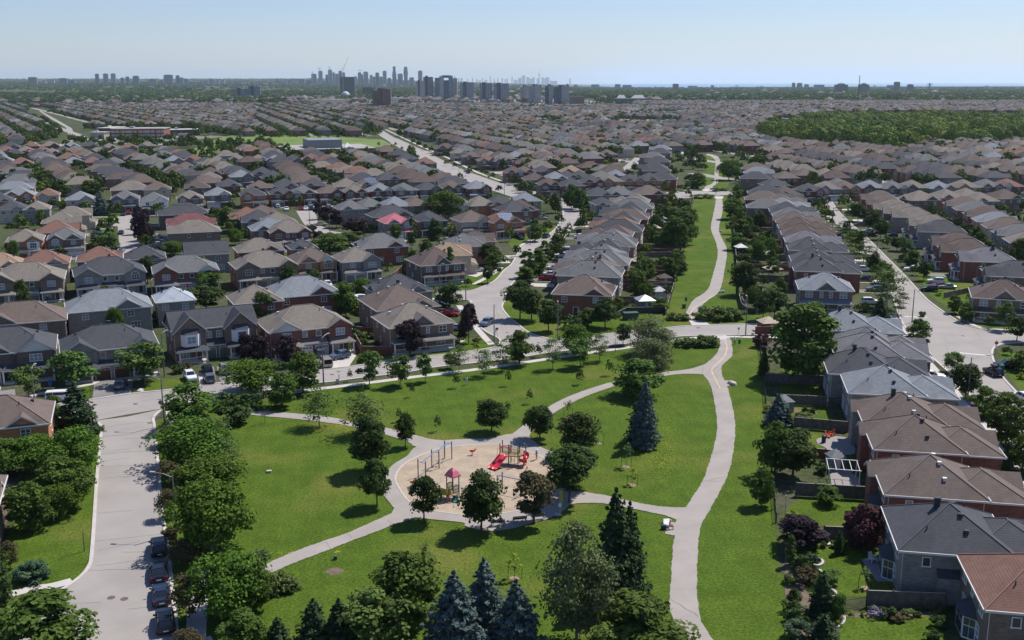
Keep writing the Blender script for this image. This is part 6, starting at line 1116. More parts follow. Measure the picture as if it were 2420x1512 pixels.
# far tree belts: denser per screen line, larger clumps with distance
its = [[], []]
for _ in range(30000):
    u = rr.uniform(-40, 2460); left = u < 1400
    vlo, vhi = (204.5 if u > 1300 else 203.5), (246 if u < 660 else 236 if u < 1400 else 243)
    v = vlo+(vhi-vlo)*rr.random()**1.1; x, y = G(u, v); d = math.hypot(x, y)
    if u < 1250 and 216 < v < 232 and rr.random() < .62: continue
    if 640 < u < 1260 and v > 226 and rr.random() < .75: continue
    if u > 1300 and v > 236 and rr.random() < .6: continue
    if 1345 < u and d > 10500: continue
    if math.sin(x*.0021+1.7*math.sin(y*.0013))*math.sin(y*.0024+x*.0007) < -.55: continue
    h = rr.uniform(9, 15) if d < 4500 else rr.uniform(6, 10); wd = rr.uniform(9, 15)*(1+d/5200.); its[rr.random() < .5+.4*math.sin(x*.004+y*.003)].append((x, y, terr(x, y), h*(1+d/26000.), wd, rr.random()))
mass('distant_forest', its[0], 26, .30, 'map', 21); mass('distant_forest_light', its[1], 26, .30, 'lin', 22)
# ---------------------------------------------------------------- cars
def paint(n, c, metal=.3, rough=.25): return mat('car_paint_'+n, c, None, rough=rough, metal=metal, spec=.6)
CP = {'black': paint('black', (.012, .013, .017)), 'dark blue': paint('darkblue', (.02, .03, .06)), 'white': paint('white', (.7, .7, .7), 0), 'silver': paint('silver', (.42, .44, .46), .6, .3), 'grey': paint('grey', (.12, .13, .14)), 'champagne': paint('champagne', (.42, .39, .33), .5), 'red': paint('red', (.28, .012, .02)), 'steel blue': paint('steel', (.13, .17, .25))}
M_CGL = mat('car_glass', (.012, .015, .02), None, rough=.06, spec=.9); M_TYRE = mat('tyre', (.02, .02, .02), None, rough=.9); M_RIM = mat('rim', (.35, .35, .37), None, rough=.35, metal=.7)
M_HL = mat('headlamp', (.6, .62, .65), None, rough=.1); M_TL = mat('tail_lamp', (.35, .01, .01), None, rough=.2); M_PLATE = mat('number_plate', (.6, .62, .66), None, rough=.5)
def carbody(kindc):
    # stations along x (front +x): x, z bottom, z belt, half width belt, z roof, half width roof  (roof None = bonnet/boot)
    if kindc == 'suv': st = [(2.28, .42, .78, .72, None), (2.18, .3, .95, .86, None), (1.3, .28, 1.08, .93, None), (.85, .28, 1.12, .94, None), (.15, .28, 1.12, .94, (1.66, .66)), (-1.0, .28, 1.14, .94, (1.70, .66)), (-1.85, .3, 1.14, .92, (1.62, .62)), (-2.22, .34, 1.05, .86, None), (-2.30, .45, .8, .8, None)]; Lh = 2.3
    elif kindc == 'van': st = [(2.5, .42, .8, .74, None), (2.4, .3, 1.0, .88, None), (1.75, .28, 1.15, .97, None), (1.1, .28, 1.25, .98, (1.80, .74)), (-1.2, .28, 1.25, .98, (1.84, .76)), (-2.4, .3, 1.22, .97, (1.80, .74)), (-2.52, .4, .9, .9, None)]; Lh = 2.5
    else: st = [(2.34, .4, .66, .68, None), (2.2, .26, .8, .84, None), (1.3, .24, .93, .9, None), (.75, .24, .97, .91, None), (-.05, .24, .97, .91, (1.40, .6)), (-.95, .24, .98, .91, (1.42, .6)), (-1.65, .24, .99, .9, None), (-2.2, .28, .93, .84, None), (-2.34, .42, .7, .76, None)]; Lh = 2.34
    b = MB(); rings = []
    for x, zb, zt, hw, rf in st: rings.append([(x, -hw*.9, zb), (x, hw*.9, zb), (x, hw, (zb+zt)/2), (x, hw*.97, zt-.04), (x, hw*.86, zt), (x, -hw*.86, zt), (x, -hw*.97, zt-.04), (x, -hw, (zb+zt)/2)])
    b.loft(rings)
    cab = [i for i, s in enumerate(st) if s[4]]; g = MB(); i0, i1 = cab[0]-1, cab[-1]+1
    gr = []
    for i in range(i0, i1+1):
        x, zb, zt, hw, rf = st[i]
        if rf is None: gr.append([(x, -hw*.84, zt-.02), (x, -hw*.80, zt+.01), (x, hw*.80, zt+.01), (x, hw*.84, zt-.02)])
        else: gr.append([(x, -hw*.88, zt-.02), (x, -rf[1]-.03, rf[0]-.05), (x, rf[1]+.03, rf[0]-.05), (x, hw*.88, zt-.02)])
    g.loft(gr, close=False, cap=False)
    # roof panel and pillars
    for a, c in zip(cab, cab[1:]):
        (xa, _, _, _, ra), (xc, _, _, _, rc) = st[a], st[c]
        b.face([(xa, -ra[1], ra[0]), (xa, ra[1], ra[0]), (xc, rc[1], rc[0]), (xc, -rc[1], rc[0])][::-1]); 
        for s in (-1, 1): b.face([(xa, s*ra[1], ra[0]), (xc, s*rc[1], rc[0]), (xc, s*(rc[1]+.06), rc[0]-.12), (xa, s*(ra[1]+.06), ra[0]-.12)])
    for a in (cab[0], cab[-1]):
        x, _, zt, hw, ra = st[a]; b.face([(x, -ra[1]-.05, ra[0]-.1), (x, ra[1]+.05, ra[0]-.1), (x, ra[1], ra[0]), (x, -ra[1], ra[0])])
    for i in range(i0, i1+1):
        x, zb, zt, hw, rf = st[i]
        if rf and i in (cab[0], cab[len(cab)//2], cab[-1]):
            for s in (-1, 1): b.tube((x, s*hw*.90, zt-.02), (x, s*(rf[1]+.05), rf[0]-.03), .05, n=4)
    for s in (-1, 1):
        a, c = (i0, cab[0]); b.tube((st[a][0], s*st[a][3]*.82, st[a][2]), (st[c][0], s*(st[c][4][1]), st[c][4][0]-.02), .045, n=4)
        a, c = (i1, cab[-1]); b.tube((st[a][0], s*st[a][3]*.82, st[a][2]), (st[c][0], s*(st[c][4][1]), st[c][4][0]-.02), .06, n=4)
    return b, g, Lh, st
_cb = {}
def car(x, y, yaw, kindc, colr, label, group=None, box=False, simple=False):
    """yaw: heading of the nose, degrees from +x"""
    if kindc not in _cb:
        b, g, Lh, st = carbody(kindc); w = MB(); w.tube((0, -.11, 0), (0, .11, 0), .34, n=14); r = MB(); r.tube((0, -.118, 0), (0, .118, 0), .2, n=10)
        hl = MB(); hl.box(-.12, .03, -.2, .2, -.07, .07); m = MB(); m.box(-.08, .08, -.11, .11, -.07, .07)
        _cb[kindc] = (b, g.mesh('window_glass', [M_CGL], False), w.mesh('tyre', [M_TYRE]), r.mesh('rim', [M_RIM]), Lh, hl, m, {})
    b, gm, wm, rm, Lh, hl, mir, cc = _cb[kindc]
    if colr not in cc: cc[colr] = (b.mesh('body', [CP[colr]]), mir.mesh('mirror', [CP[colr]]))
    rt = empty('parked_car', (x, y, .015), R(yaw)); link('body', cc[colr][0], rt); link('window_glass', gm, rt); hw = .9 if kindc != 'van' else .95
    if not simple:
        for sx in (-1, 1):
            for sy in (-1, 1): o = link('wheel', wm, rt, (sx*Lh*.6, sy*(hw-.06), .34)); link('rim', rm, o)
        hm = cmesh('hl', lambda: hl.mesh('headlight', [M_HL])); tm = cmesh('tl', lambda: hl.mesh('tail_light', [M_TL]))
        for sy in (-1, 1):
            link('headlight', hm, rt, (Lh-.09, sy*.62, .68)); o = link('tail_light', tm, rt, (-Lh+.09, sy*.68, .82)); o.rotation_euler = (0, 0, math.pi)
            link('mirror', cc[colr][1], rt, (Lh*.3, sy*(hw+.12), 1.05))
        pm = cmesh('plate', lambda: (lambda m_: (m_.box(-.02, .02, -.26, .26, -.06, .06), m_.mesh('number_plate', [M_PLATE]))[1])(MB())); link('number_plate', pm, rt, (-Lh-.0, 0, .62))
    if box: m = MB(); m.box(-1.0, .5, -.4, .4, 1.74, 2.05); m.box(-.9, .4, -.33, .33, 2.05, 2.12); link('roof_box', m.mesh('roof_box', [M_DARKM]), rt)
    tag(rt, label, 'car', group); return rt
def C(t, x, y, yaw, k, c, label, **kw): X, Y = TG(t, x, y); return car(X, Y, yaw, k, c, label, **kw)
DA = math.degrees(math.atan2(G(374, 1101)[1]-G(415, 1459)[1], G(374, 1101)[0]-G(415, 1459)[0]))
for i, (x, y, k, l) in enumerate([(1507, 690, 'suv', 'black car with roof rails, farthest of the four parked at the kerb'), (1500, 925, 'sedan', 'dark car, second from the far end of the kerbside line'), (1525, 1140, 'sedan', 'dark car, second from the camera in the kerbside line'), (1565, 1395, 'suv', 'black car nearest the camera in the kerbside line')]):
    C('30', x, y-15, DA, k, ['black', 'black', 'dark blue', 'black'][i], l, group='dark cars parked along the left side road')
C('20', 1145, 635, 100, 'suv', 'grey', 'dark grey car on the driveway before the open garage'); C('20', 1800, 565, -62, 'suv', 'white', 'white car on the pale driveway by the steps'); C('20', 1960, 500, 112, 'suv', 'black', 'black car parked behind another on the tarmac driveway'); C('20', 1980, 580, 112, 'suv', 'grey', 'dark grey car with a red tail light at the street end of the driveway'); C('20', 2130, 500, -65, 'suv', 'silver', 'silver car half hidden by the bright spreading tree')
C('20', 585, 760, 12, 'van', 'white', 'white van behind the spruce on the left street')
C('21', 600, 340, 112, 'suv', 'grey', 'dark car in front of the black garage door'); C('21', 660, 430, 112, 'van', 'champagne', 'champagne minivan behind the tall lamp post'); C('21', 790, 365, -140, 'suv', 'steel blue', 'silver blue car parked askew on the pale pad')
C('11', 680, 1200, -70, 'suv', 'white', 'white car on the dark driveway below the white garage doors'); C('11', 2090, 1055, 15, 'suv', 'silver', 'silver car between two small round trees'); C('11', 1750, 1345, 0, 'sedan', 'white', 'white car beyond the round tree at the bend'); C('11', 1755, 1390, 0, 'sedan', 'black', 'black car beyond the round tree at the bend'); C('11', 1840, 1450, -10, 'sedan', 'dark blue', 'dark blue car by the bend, left of the utility box'); C('11', 1830, 1475, -10, 'sedan', 'red', 'red car by the bend, left of the utility box')
C('21', 2180, 50, -115, 'suv', 'steel blue', 'dark blue car facing down the curved street'); C('21', 1910, 95, 0, 'sedan', 'silver', 'silver car hidden beside the corner house purple tree')
C('11', 615, 620, 5, 'sedan', 'silver', 'silver car on the street beside the purple trees')
for i, (x, y, c) in enumerate([(290, 478, 'white'), (425, 472, 'red'), (472, 472, 'white'), (525, 472, 'black')]): C('11', x, y, -80, 'suv', c, [ 'white car on the drive left of the red one', 'red car on a double drive in the long row', 'white car right beside the red car', 'black car right of the white pair'][i], simple=False)
C('12', 325, 735, 70, 'suv', 'dark blue', 'dark blue car driving on the curved street'); C('12', 480, 575, 75, 'sedan', 'white', 'white car on the curved street near the mauve stop sign'); C('12', 290, 545, 0, 'sedan', 'black', 'black car beside the small trees by the curved street'); C('12', 285, 560, 0, 'sedan', 'silver', 'silver car beside the small trees by the curved street')
for x, y, c, l in ((500, 865, 'white', 'upper white car in the drives of the greenway row'), (470, 920, 'white', 'middle white car in the drives of the greenway row'), (460, 965, 'black', 'black car in the drives of the greenway row'), (390, 1035, 'white', 'white car half under the blue spruce drive'), (350, 1095, 'white', 'white saloon car nearest in the drives of the greenway row')): C('12', x, y, 170, 'sedan' if y > 1000 else 'suv', c, l)
C('10', 1145, 700, -75, 'sedan', 'black', 'dark car at the left kerb of the purple maple street'); C('10', 1145, 870, 100, 'sedan', 'silver', 'pale blue car at the near end of the purple maple street'); C('10', 1290, 705, 100, 'sedan', 'silver', 'silver car at the right kerb of the purple maple street'); C('10', 1480, 640, 12, 'suv', 'silver', 'silver car in a drive behind the purple maples'); C('10', 1500, 735, 12, 'sedan', 'white', 'white car in a drive behind the purple maples'); C('10', 1500, 775, 12, 'sedan', 'grey', 'grey car in a drive behind the purple maples'); C('10', 1490, 830, 12, 'sedan', 'grey', 'grey car under the lowest purple maple')
C('10', 1165, 525, -70, 'sedan', 'black', 'black car in the drive left of the red one, grey house'); C('10', 1215, 510, -70, 'suv', 'red', 'dark red car in the drive of the grey balcony house'); C('10', 2085, 505, -75, 'suv', 'silver', 'silver car under the carport roof of the pale slate house'); C('10', 920, 705, 20, 'sedan', 'steel blue', 'pale blue car behind the left street lamp')
C('13', 910, 1050, -8, 'suv', 'white', 'white car at the driveway of the charcoal roofed end house'); C('13', 970, 1360, -8, 'suv', 'white', 'white car under the big feathery tree'); C('13', 865, 625, 170, 'suv', 'grey', 'dark car farthest along the wide right street drives'); C('13', 940, 685, 170, 'sedan', 'white', 'white car in the drives under the dark maples, right street'); C('13', 970, 725, 170, 'sedan', 'black', 'black car below the white one under the dark maples'); C('13', 1360, 1050, 165, 'suv', 'white', 'white car at the balcony house on the right street'); C('13', 1585, 1165, 165, 'suv', 'white', 'long white car in the lower right street drives'); C('13', 1615, 1205, 165, 'sedan', 'red', 'dark red car between white and black ones, right street'); C('13', 1520, 1240, 165, 'suv', 'black', 'black car by the low brick wall, right street'); C('13', 1690, 1215, 165, 'sedan', 'silver', 'silver car behind the red one, right street')
C('13', 540, 405, -80, 'suv', 'grey', 'dark car at the top end of the wide right street')
C('23', 2125, 520, 98, 'suv', 'black', 'black car with a roof box at the right kerb', box=True); C('23', 2250, 455, 170, 'suv', 'black', 'black car in the drive beside the green bin'); C('23', 2400, 760, 98, 'suv', 'white', 'white car cut by the right edge of the picture'); C('23', 1410, 365, -10, 'sedan', 'dark blue', 'dark blue car peeping out beside the charcoal roof'); C('23', 1385, 320, -10, 'sedan', 'white', 'white car peeping out beside the metal tiled roof'); C('23', 1550, 560, -10, 'suv', 'white', 'white car at the end of the charcoal garage wing'); C('23', 1840, 965, -10, 'sedan', 'steel blue', 'pale blue car behind the brown roofs'); C('23', 1870, 1000, -10, 'sedan', 'dark blue', 'dark blue car behind the brown roofs'); C('33', 2290, 110, -10, 'suv', 'silver', 'silver car beyond the porch of the brown roofed house')
C('s1', 1985, 490, 110, 'suv', 'silver', 'silver car on the diagonal avenue'); C('s1', 2005, 505, 110, 'suv', 'dark blue', 'dark blue car behind the silver one on the avenue'); C('s1', 2225, 540, 10, 'sedan', 'silver', 'silver car left of the yellow sign on the avenue'); C('s1', 2405, 620, 20, 'sedan', 'white', 'white car at the lower avenue side street'); C('s2', 1078, 380, 110, 'sedan', 'white', 'white car in the upper middle cul-de-sac, upper of two'); C('s2', 1050, 398, 110, 'sedan', 'silver', 'silver car in the upper middle cul-de-sac, lower of two')
rr = random.Random(21); cs = {}
for x, y, ya, h_ in DRIVES:
    if rr.random() < .34 and len(cs) < 400:
        x += rr.uniform(-.8, .8); c_ = rr.choice(['white', 'silver', 'grey', 'black', 'black', 'dark blue', 'red', 'white', 'silver']); wh = h_.get('group', 'houses').replace('houses ', ''); cs.setdefault((c_, wh), []).append((IM(x, y)[0], x, y, ya))
for (c_, wh), L in cs.items():
    L.sort()
    for i, (u_, x, y, ya) in enumerate(L):
        lb = '%s car in a drive %s' % (c_, wh) if len(L) == 1 else '%s %s car from the left in drives %s' % (ORD[i+1], c_, wh)
        car(x, y, math.degrees(ya)-90+rr.choice((0, 180)), rr.choice(('suv', 'suv', 'sedan', 'van')), c_, lb, group='cars standing in house drives')
# ---------------------------------------------------------------- street lamps
def lamp(u, v, H, arm, ang, label):
    x, y = G(u, v); rt = empty('street_lamp', (x, y, 0), R(ang))
    m = MB(); m.tube((0, 0, 0), (0, 0, H), .14, .08, 8); link('pole', m.mesh('pole', [M_POLE]), rt)
    m = MB(); m.path([(0, 0, H-.3), (arm*.5, 0, H+.1), (arm, 0, H+.25)], .035); link('arm', m.mesh('arm', [M_STEEL]), rt)
    m = MB(); m.box(arm-.1, arm+.55, -.14, .14, H+.17, H+.3); link('lamp_head', m.mesh('lamp_head', [M_STEEL]), rt)
    tag(rt, label, 'street lamp', 'street lamps')
for a in [(389, 1006, 8., 2.2, 165, 'street lamp beside the stop sign at the side road corner'), (765, 908, 9., 1.6, 60, 'tall street lamp in front of the champagne minivan'), (418, 1260, 7.6, 2.4, 170, 'street lamp among the trees right of the near side road'), (86, 985, 8.5, 1.2, 90, 'street lamp behind the brown roofed house at far left'),
          (1101, 711, 7.8, .6, 90, 'lamp post at the inside of the curved street bend'), (1168, 805, 8., 2.4, 30, 'street lamp in front of the curved street mouth'), (1039, 690, 7.4, .8, 0, 'lamp post before the full porch corner house'), (797, 690, 8, .8, 20, 'lamp post by the white garage doors'), (363, 740, 8, .8, 90, 'lamp post left of the pale slate hip roof gap'),
          (389, 890, 8.5, 1, 60, 'dark pole left of the bay windowed pair'), (1318, 803, 8, 1., 90, 'lamp post in the trees where streets meet'), (1762, 793, 8.5, .8, 90, 'street lamp at the greenway crossing, near one'), (1692, 460, 8, .8, 160, 'street lamp at the farther greenway crossing'), (1253, 578, 8, .8, 70, 'lamp post left of the curved street'), (1325, 520, 7, .8, 70, 'lamp post by the far bend of the curved street'),
          (2286, 950, 8, 3., 10, 'street lamp with a long arm over the lower right street'), (2155, 762, 7.8, 2.6, 20, 'street lamp by the wide bend at right'), (2094, 753, 8, .6, 20, 'lamp post inside the big feathery tree'), (2070, 625, 7.6, 2.2, 30, 'street lamp midway along the wide right street'), (1967, 537, 7.4, 1.4, 30, 'street lamp at the upper right street, left kerb'), (1940, 480, 7.4, 1.4, 30, 'street lamp at the top of the right street'),
          (732, 530, 7.6, 1.6, 30, 'street lamp on the cul-de-sac by the purple trees'), (263, 590, 7.6, 2., 40, 'street lamp in the tall green tree, left street'), (780, 555, 7.6, .6, 0, 'thin pole before the wide purple tree'), (2303, 705, 8, .6, 0, 'pole with white notice at the right edge corner'), (1192, 462, 7, .5, 0, 'utility pole by the yellow sign'), (1085, 410, 8, 1.2, 20, 'street lamp beside the diagonal avenue')]: lamp(*a)
# ---------------------------------------------------------------- signs
def text_mesh(s, size, m, name='lettering', depth=.006):
    c = bpy.data.curves.new(name, 'FONT'); c.body = s; c.size = size; c.align_x = 'CENTER'; c.align_y = 'CENTER'; c.extrude = depth; o = bpy.data.objects.new(name, c); COL.objects.link(o)
    me = bpy.data.meshes.new_from_object(o.evaluated_get(bpy.context.evaluated_depsgraph_get())); bpy.data.objects.remove(o); bpy.data.curves.remove(c); me.materials.clear(); me.materials.append(m); return me
M_STOP = mat('stop_red', (.33, .035, .045), None, rough=.5); M_GREENS = mat('sign_green', (.02, .12, .06), None, rough=.5); M_BLUES = mat('sign_blue', (.05, .13, .4), None, rough=.5); M_YS = mat('sign_yellow', (.40, .38, .08), None, rough=.5)
def stopsign(t, x, y, yaw, label, plates=False):
    X, Y = TG(t, x, y); rt = empty('stop_sign', (X, Y, 0), R(yaw)); m = MB(); m.tube((0, 0, 0), (0, 0, 2.9), .04, n=6); link('post', m.mesh('post', [M_WOODSTAKE]), rt)
    m = MB(); m.loft([[(.38*math.cos(R(22.5+45*i)), yy, 2.35+.38*math.sin(R(22.5+45*i))) for i in range(8)] for yy in (-.06, -.045)]); link('sign_face', m.mesh('sign_face', [M_STOP]), rt)
    o = link('lettering', text_mesh('STOP', .27, M_WHITE), rt, (0, -.068, 2.35)); o.rotation_euler = (R(90), 0, 0)
    if plates:
        m = MB()
        for k in range(4): m.box(-.2, .2, -.055, -.045, 1.1+k*.2, 1.25+k*.2)
        link('lower_plates', m.mesh('lower_plates', [M_WHITE]), rt)
    else: m = MB(); m.box(-.4, .4, -.02, .02, 2.82, 2.98); link('street_name_blade', m.mesh('street_name_blade', [M_WHITE]), rt)
    tag(rt, label, 'sign')
stopsign('20', 1527, 905, 15, 'red stop sign with a street name blade at the side road corner'); stopsign('23', 2150, 322, -15, 'red stop sign with small white plates at the right street bend', True)
def board(t, x, y, yaw, w, h, z, m_, label, txt=None, post=M_STEEL, name='sign_post', tm=None, ph=None):
    X, Y = TG(t, x, y); rt = empty(name, (X, Y, 0), R(yaw)); m = MB(); m.tube((0, 0, 0), (0, 0, ph or z+h), .04, n=6); link('post', m.mesh('post', [post]), rt); m = MB(); m.box(-w/2, w/2, -.06, -.045, z, z+h); link('sign_face', m.mesh('sign_face', [m_]), rt)
    if txt: o = link('lettering', text_mesh(txt, h*.3, tm or M_DARKM), rt, (0, -.068, z+h/2)); o.rotation_euler = (R(90), 0, 0)
    tag(rt, label, 'sign')
board('21', 2262, 200, 0, .55, .9, 2.0, M_WHITE, 'white notice sign by the curved street mouth'); board('21', 2280, 200, 0, .5, .5, 2.5, M_DARKM, 'dark backed round sign right of the white notice')
board('32', 462, 330, 10, .45, 1.6, 1.7, M_YS, 'tall narrow yellow sign in the shade at the playground edge'); board('32', 452, 335, 10, .4, .5, 1.2, M_WHITE, 'small white sign under the yellow sign at the playground edge')
board('22', 2145, 295, 0, .5, .9, 1.6, M_GREENS, 'green and white park rule sign right of the greenway path'); board('22', 2140, 140, 0, .45, .5, 1.2, M_STEEL, 'small grey sign by the street at the greenway crossing'); board('12', 1640, 1440, 0, .6, .9, 2.8, M_GREENS, 'small green sign on a post left of the greenway path')
board('13', 1950, 1512, 0, .8, .9, 2.2, M_WHITE, 'white notice with blue mark by the right street corner'); board('s1', 2258, 585, 0, .5, 1.3, 2.4, M_YS, 'tall yellow sign on the diagonal avenue'); board('12', 690, 510, 0, .9, .9, 1.2, M_STOP, 'orange red warning sign by the far bend of the curved street')
board('12', 658, 510, 0, .7, .9, 1.3, M_DARKM, 'dark sign left of the orange warning sign')
# wooden posts, boxes, bins
def post(t, x, y, h, r, m_, label, name='wooden_post', cat='post'):
    X, Y = TG(t, x, y); m = MB(); m.tube((0, 0, 0), (.0, 0, h), r, r*.9, 7); m.tube((0, 0, h-.02), (0, 0, h+.04), r*1.4, n=7); o = link(name, m.mesh(name, [m_]), None, (X, Y, 0)); tag(o, label, cat)
post('30', 800, 672, 2.4, .07, M_WOODSTAKE, 'lone wooden post on the verge of the near left lawn'); post('20', 877, 1105, 2.6, .07, M_WOODSTAKE, 'lone wooden post on the verge left of the side road'); post('21', 785, 575, 1.2, .07, M_STOP, 'short red marker post by the cross street kerb'); post('22', 2275, 140, 1.2, .06, M_WOODSTAKE, 'short leaning post at the street right of the greenway'); post('33', 160, 370, 3.2, .05, M_STEEL, 'tall thin grey pole on the greenway fence line')
def cab(t, x, y, w, d, h, m_, label, name='utility_box', yaw=10, cat='utility box', top=None):
    X, Y = TG(t, x, y); m = MB(); m.box(-w/2, w/2, -d/2, d/2, 0, h*.92); m.box(-w/2-.04, w/2+.04, -d/2-.04, d/2+.04, h*.92, h, 1); m.box(-w*.38, w*.38, -d/2-.02, -d/2, h*.12, h*.82, 1); m.box(-w*.44, w*.44, -d*.42, d*.42, -.05, .03, 1)
    o = link(name, m.mesh(name, [m_, top or m_]), None, (X, Y, 0), R(yaw)); tag(o, label, cat)
M_GBOX = mat('box_green', (.05, .085, .06), None, rough=.6); M_GBIN = mat('bin_green', (.01, .13, .08), None, rough=.5); M_BBIN = mat('bin_black', (.03, .03, .035), None, rough=.5); M_BLBIN = mat('bin_blue', (.03, .17, .35), None, rough=.5)
for a in [('21', 770, 600, .5, .4, .95, M_STEEL, 'small grey pedestal box by the cross street kerb'), ('11', 1970, 1460, 1.5, 1.2, 1.1, M_GBOX, 'green transformer box by the bend, farther left one'), ('11', 2298, 1050, 1.2, 1., 1., M_GBOX, 'green transformer box beside the driveway of the silver car'), ('22', 2275, 150, .4, .4, .8, M_STONE, 'small pale pedestal right of the greenway crossing'),
          ('22', 2365, 105, 2.4, .5, 1.2, M_GBOX, 'dark community mailbox bank at the street right of the greenway'), ('12', 1120, 1505, 3.4, 1.8, 1.7, M_GBOX, 'large green transformer box below the back gardens')]: cab(*a)
for a in [('20', 405, 815, .7, .7, 1.1, M_BBIN, 'black wheeled bin by the white van'), ('20', 478, 620, .7, .6, 1., M_BLBIN, 'blue bin beside the far left porch steps'), ('20', 630, 1085, .6, .6, 1.1, M_GBIN, 'green bin in the small red fenced yard'), ('23', 2205, 480, .7, .7, 1.2, M_GBIN, 'dark green wheeled bin at the end of the drive, right street'), ('21', 130, 385, .6, .6, 1., M_BLBIN, 'blue bin at the foot of the orange brick wall'), ('12', 1625, 1400, .7, .7, 1.1, M_GBOX, 'dark green litter bin left of the greenway path'), ('31', 750, 750, .4, .3, .45, M_GBOX, 'small green and white box lying in the near lawn'), ('21', 125, 1440, .6, .4, .3, M_STONE, 'small grey box set in the left lawn')]: cab(*a, name='bin' if 'bin' in a[7] else 'ground_box', cat='bin' if 'bin' in a[7] else 'box')
# ---------------------------------------------------------------- boulders, planters
def rock(u, v, rx, ry, rz, label, m_=M_STONE, seed=1, name='boulder', cat='boulder'):
    bm = bmesh.new(); bmesh.ops.create_icosphere(bm, subdivisions=3, radius=1); rg = random.Random(seed); ph = [rg.uniform(0, 6) for _ in range(6)]
    for p in bm.verts:
        c = p.co; k = 1+.10*math.sin(c.x*3+ph[0])+.10*math.sin(c.y*4+ph[1])+.07*math.sin(c.z*5+ph[2]+c.x*3); c.x = round(c.x*k*3.2)/3.2*.35+c.x*k*.65; p.co = Vector((c.x*rx, c.y*k*ry, max(c.z*k, -.3)*rz))
    me = bpy.data.meshes.new(name); bm.to_mesh(me); bm.free(); me.materials.append(m_); x, y = G(u, v); o = link(name, me, None, (x, y, rz*.25), rg.uniform(0, 3)); tag(o, label, cat); return o
rock(1731, 908, 1.05, .65, .55, 'pale boulder seat right of the path fork', seed=2); rock(1706, 691, .95, .6, .5, 'pale boulder right of the upper greenway path bend', seed=3); rock(1704, 548, .8, .5, .4, 'pale boulder right of the greenway path, middle distance', seed=4); rock(1688, 478, .6, .4, .3, 'pale boulder near the farther crossing hedge', seed=5)
rock(332, 925, .7, .5, .45, 'grey boulder on the lawn by the driveway with tree shade', seed=6); rock(45, 1362, .5, .4, .55, 'small grey stone under the blue green bush', seed=7); rock(1318, 1217, .6, .4, .18, 'flat pale slab in the shade by the yellow sign', seed=8)
# bare soil patch
mb = MB(); x, y = G(790, 1350)
mb.loft([[(1.1*math.cos(t*.5)*(1+.2*math.sin(3*t)), .9*math.sin(t*.5)*(1+.15*math.cos(2*t)), .012) for t in range(12)], [(.6*math.cos(t*.5), .5*math.sin(t*.5), .05) for t in range(12)]]); o = link('soil_patch', mb.mesh('soil_patch', [M_DIRT]), None, (x, y, .0)); tag(o, 'bare grey soil patch in the lawn below the small green box', 'soil patch')
# ---------------------------------------------------------------- playground
M_PB = mat('play_blue', (.10, .20, .46), None, rough=.45); M_PNV = mat('play_navy', (.065, .08, .15), None, rough=.5); M_PR = mat('play_red', (.68, .035, .055), (.6, .02, .04), 2, .35, spec=.5); M_PPK = mat('faded_red', (.74, .2, .25), (.68, .17, .2), 1.5, .5); M_PY = mat('play_yellow', (.60, .42, .06), (.5, .35, .05), 2, .5); M_PG = mat('play_green', (.025, .27, .21), (.02, .22, .17), 2, .45); M_PT = mat('play_tan', (.30, .21, .12), None, rough=.7)
def ZG(x, y): return G((1560+x*.29106)/1.69256, (1720+y*.29106)/1.69256)     # playground close-up pixel -> ground
def swing(legs, H, label, seats, beam=None):
    """legs: pairs of ground points; beam between pair centres"""
    rt = empty('swing_set', (*legs[0][0], 0)); o0 = Vector(legs[0][0]); cen = []
    for a, b in legs:
        a = Vector(a)-o0; b = Vector(b)-o0; c = (a+b)/2; cen.append(c); m = MB()
        for p in (a, b): m.tube((p.x, p.y, 0), (p.x, p.y, H), .075, n=8)
        link('frame_post', m.mesh('frame_post', [M_PNV]), rt); m = MB(); m.tube((a.x, a.y, H-.35), (b.x, b.y, H-.35), .04, n=6); link('cross_bar', m.mesh('cross_bar', [M_PB]), rt)
    m = MB(); d = (cen[-1]-cen[0]).normalized()
    m.path([(c.x, c.y, H-.30) for c in [cen[0]-d*.2]+cen[1:-1]+[cen[-1]+d*.2]], .06, 8); link('top_beam', m.mesh('top_beam', [M_PB]), rt)
    nrm = Vector((-d.y, d.x))
    for f, sk in seats:
        c = cen[0].lerp(cen[-1], f); m = MB(); q = MB(); zb = .55
        for s in (-1, 1): p = c+d*s*.27; m.tube((p.x, p.y, H-.3), (p.x, p.y, zb+.1), .014, n=4)
        s_ = link('swing_seat', None, rt)
        bpy.data.objects.remove(s_)
        if sk == 'belt': q.box(-.28, .28, -.1, .1, 0, .03)
        else: q.loft([[(.16*math.cos(t*.7854), .16*math.sin(t*.7854), 0) for t in range(8)], [(.2*math.cos(t*.7854), .2*math.sin(t*.7854), .26) for t in range(8)]])
        s_ = link('swing_seat', q.mesh('swing_seat', [M_DARKM]), rt, (c.x, c.y, zb), math.atan2(d.y, d.x)); m.move((-c.x, -c.y, -zb)); m.rot(-math.atan2(d.y, d.x)); link('chains', m.mesh('chains', [M_STEEL]), s_)
    tag(rt, label, 'swing set'); return rt
swing([(ZG(388, 655), ZG(491, 690)), (ZG(575, 522), ZG(675, 533)), (ZG(752, 392), ZG(850, 403))], 2.8, 'long blue swing set with six posts at the left of the sand', [(.2, 'belt'), (.4, 'belt'), (.6, 'belt'), (.8, 'belt')])
swing([(ZG(1475, 860), ZG(1543, 815)), (ZG(1795, 925), ZG(1862, 880))], 2.5, 'shorter blue swing set behind the bronze maple', [(.3, 'bucket'), (.72, 'bucket')])
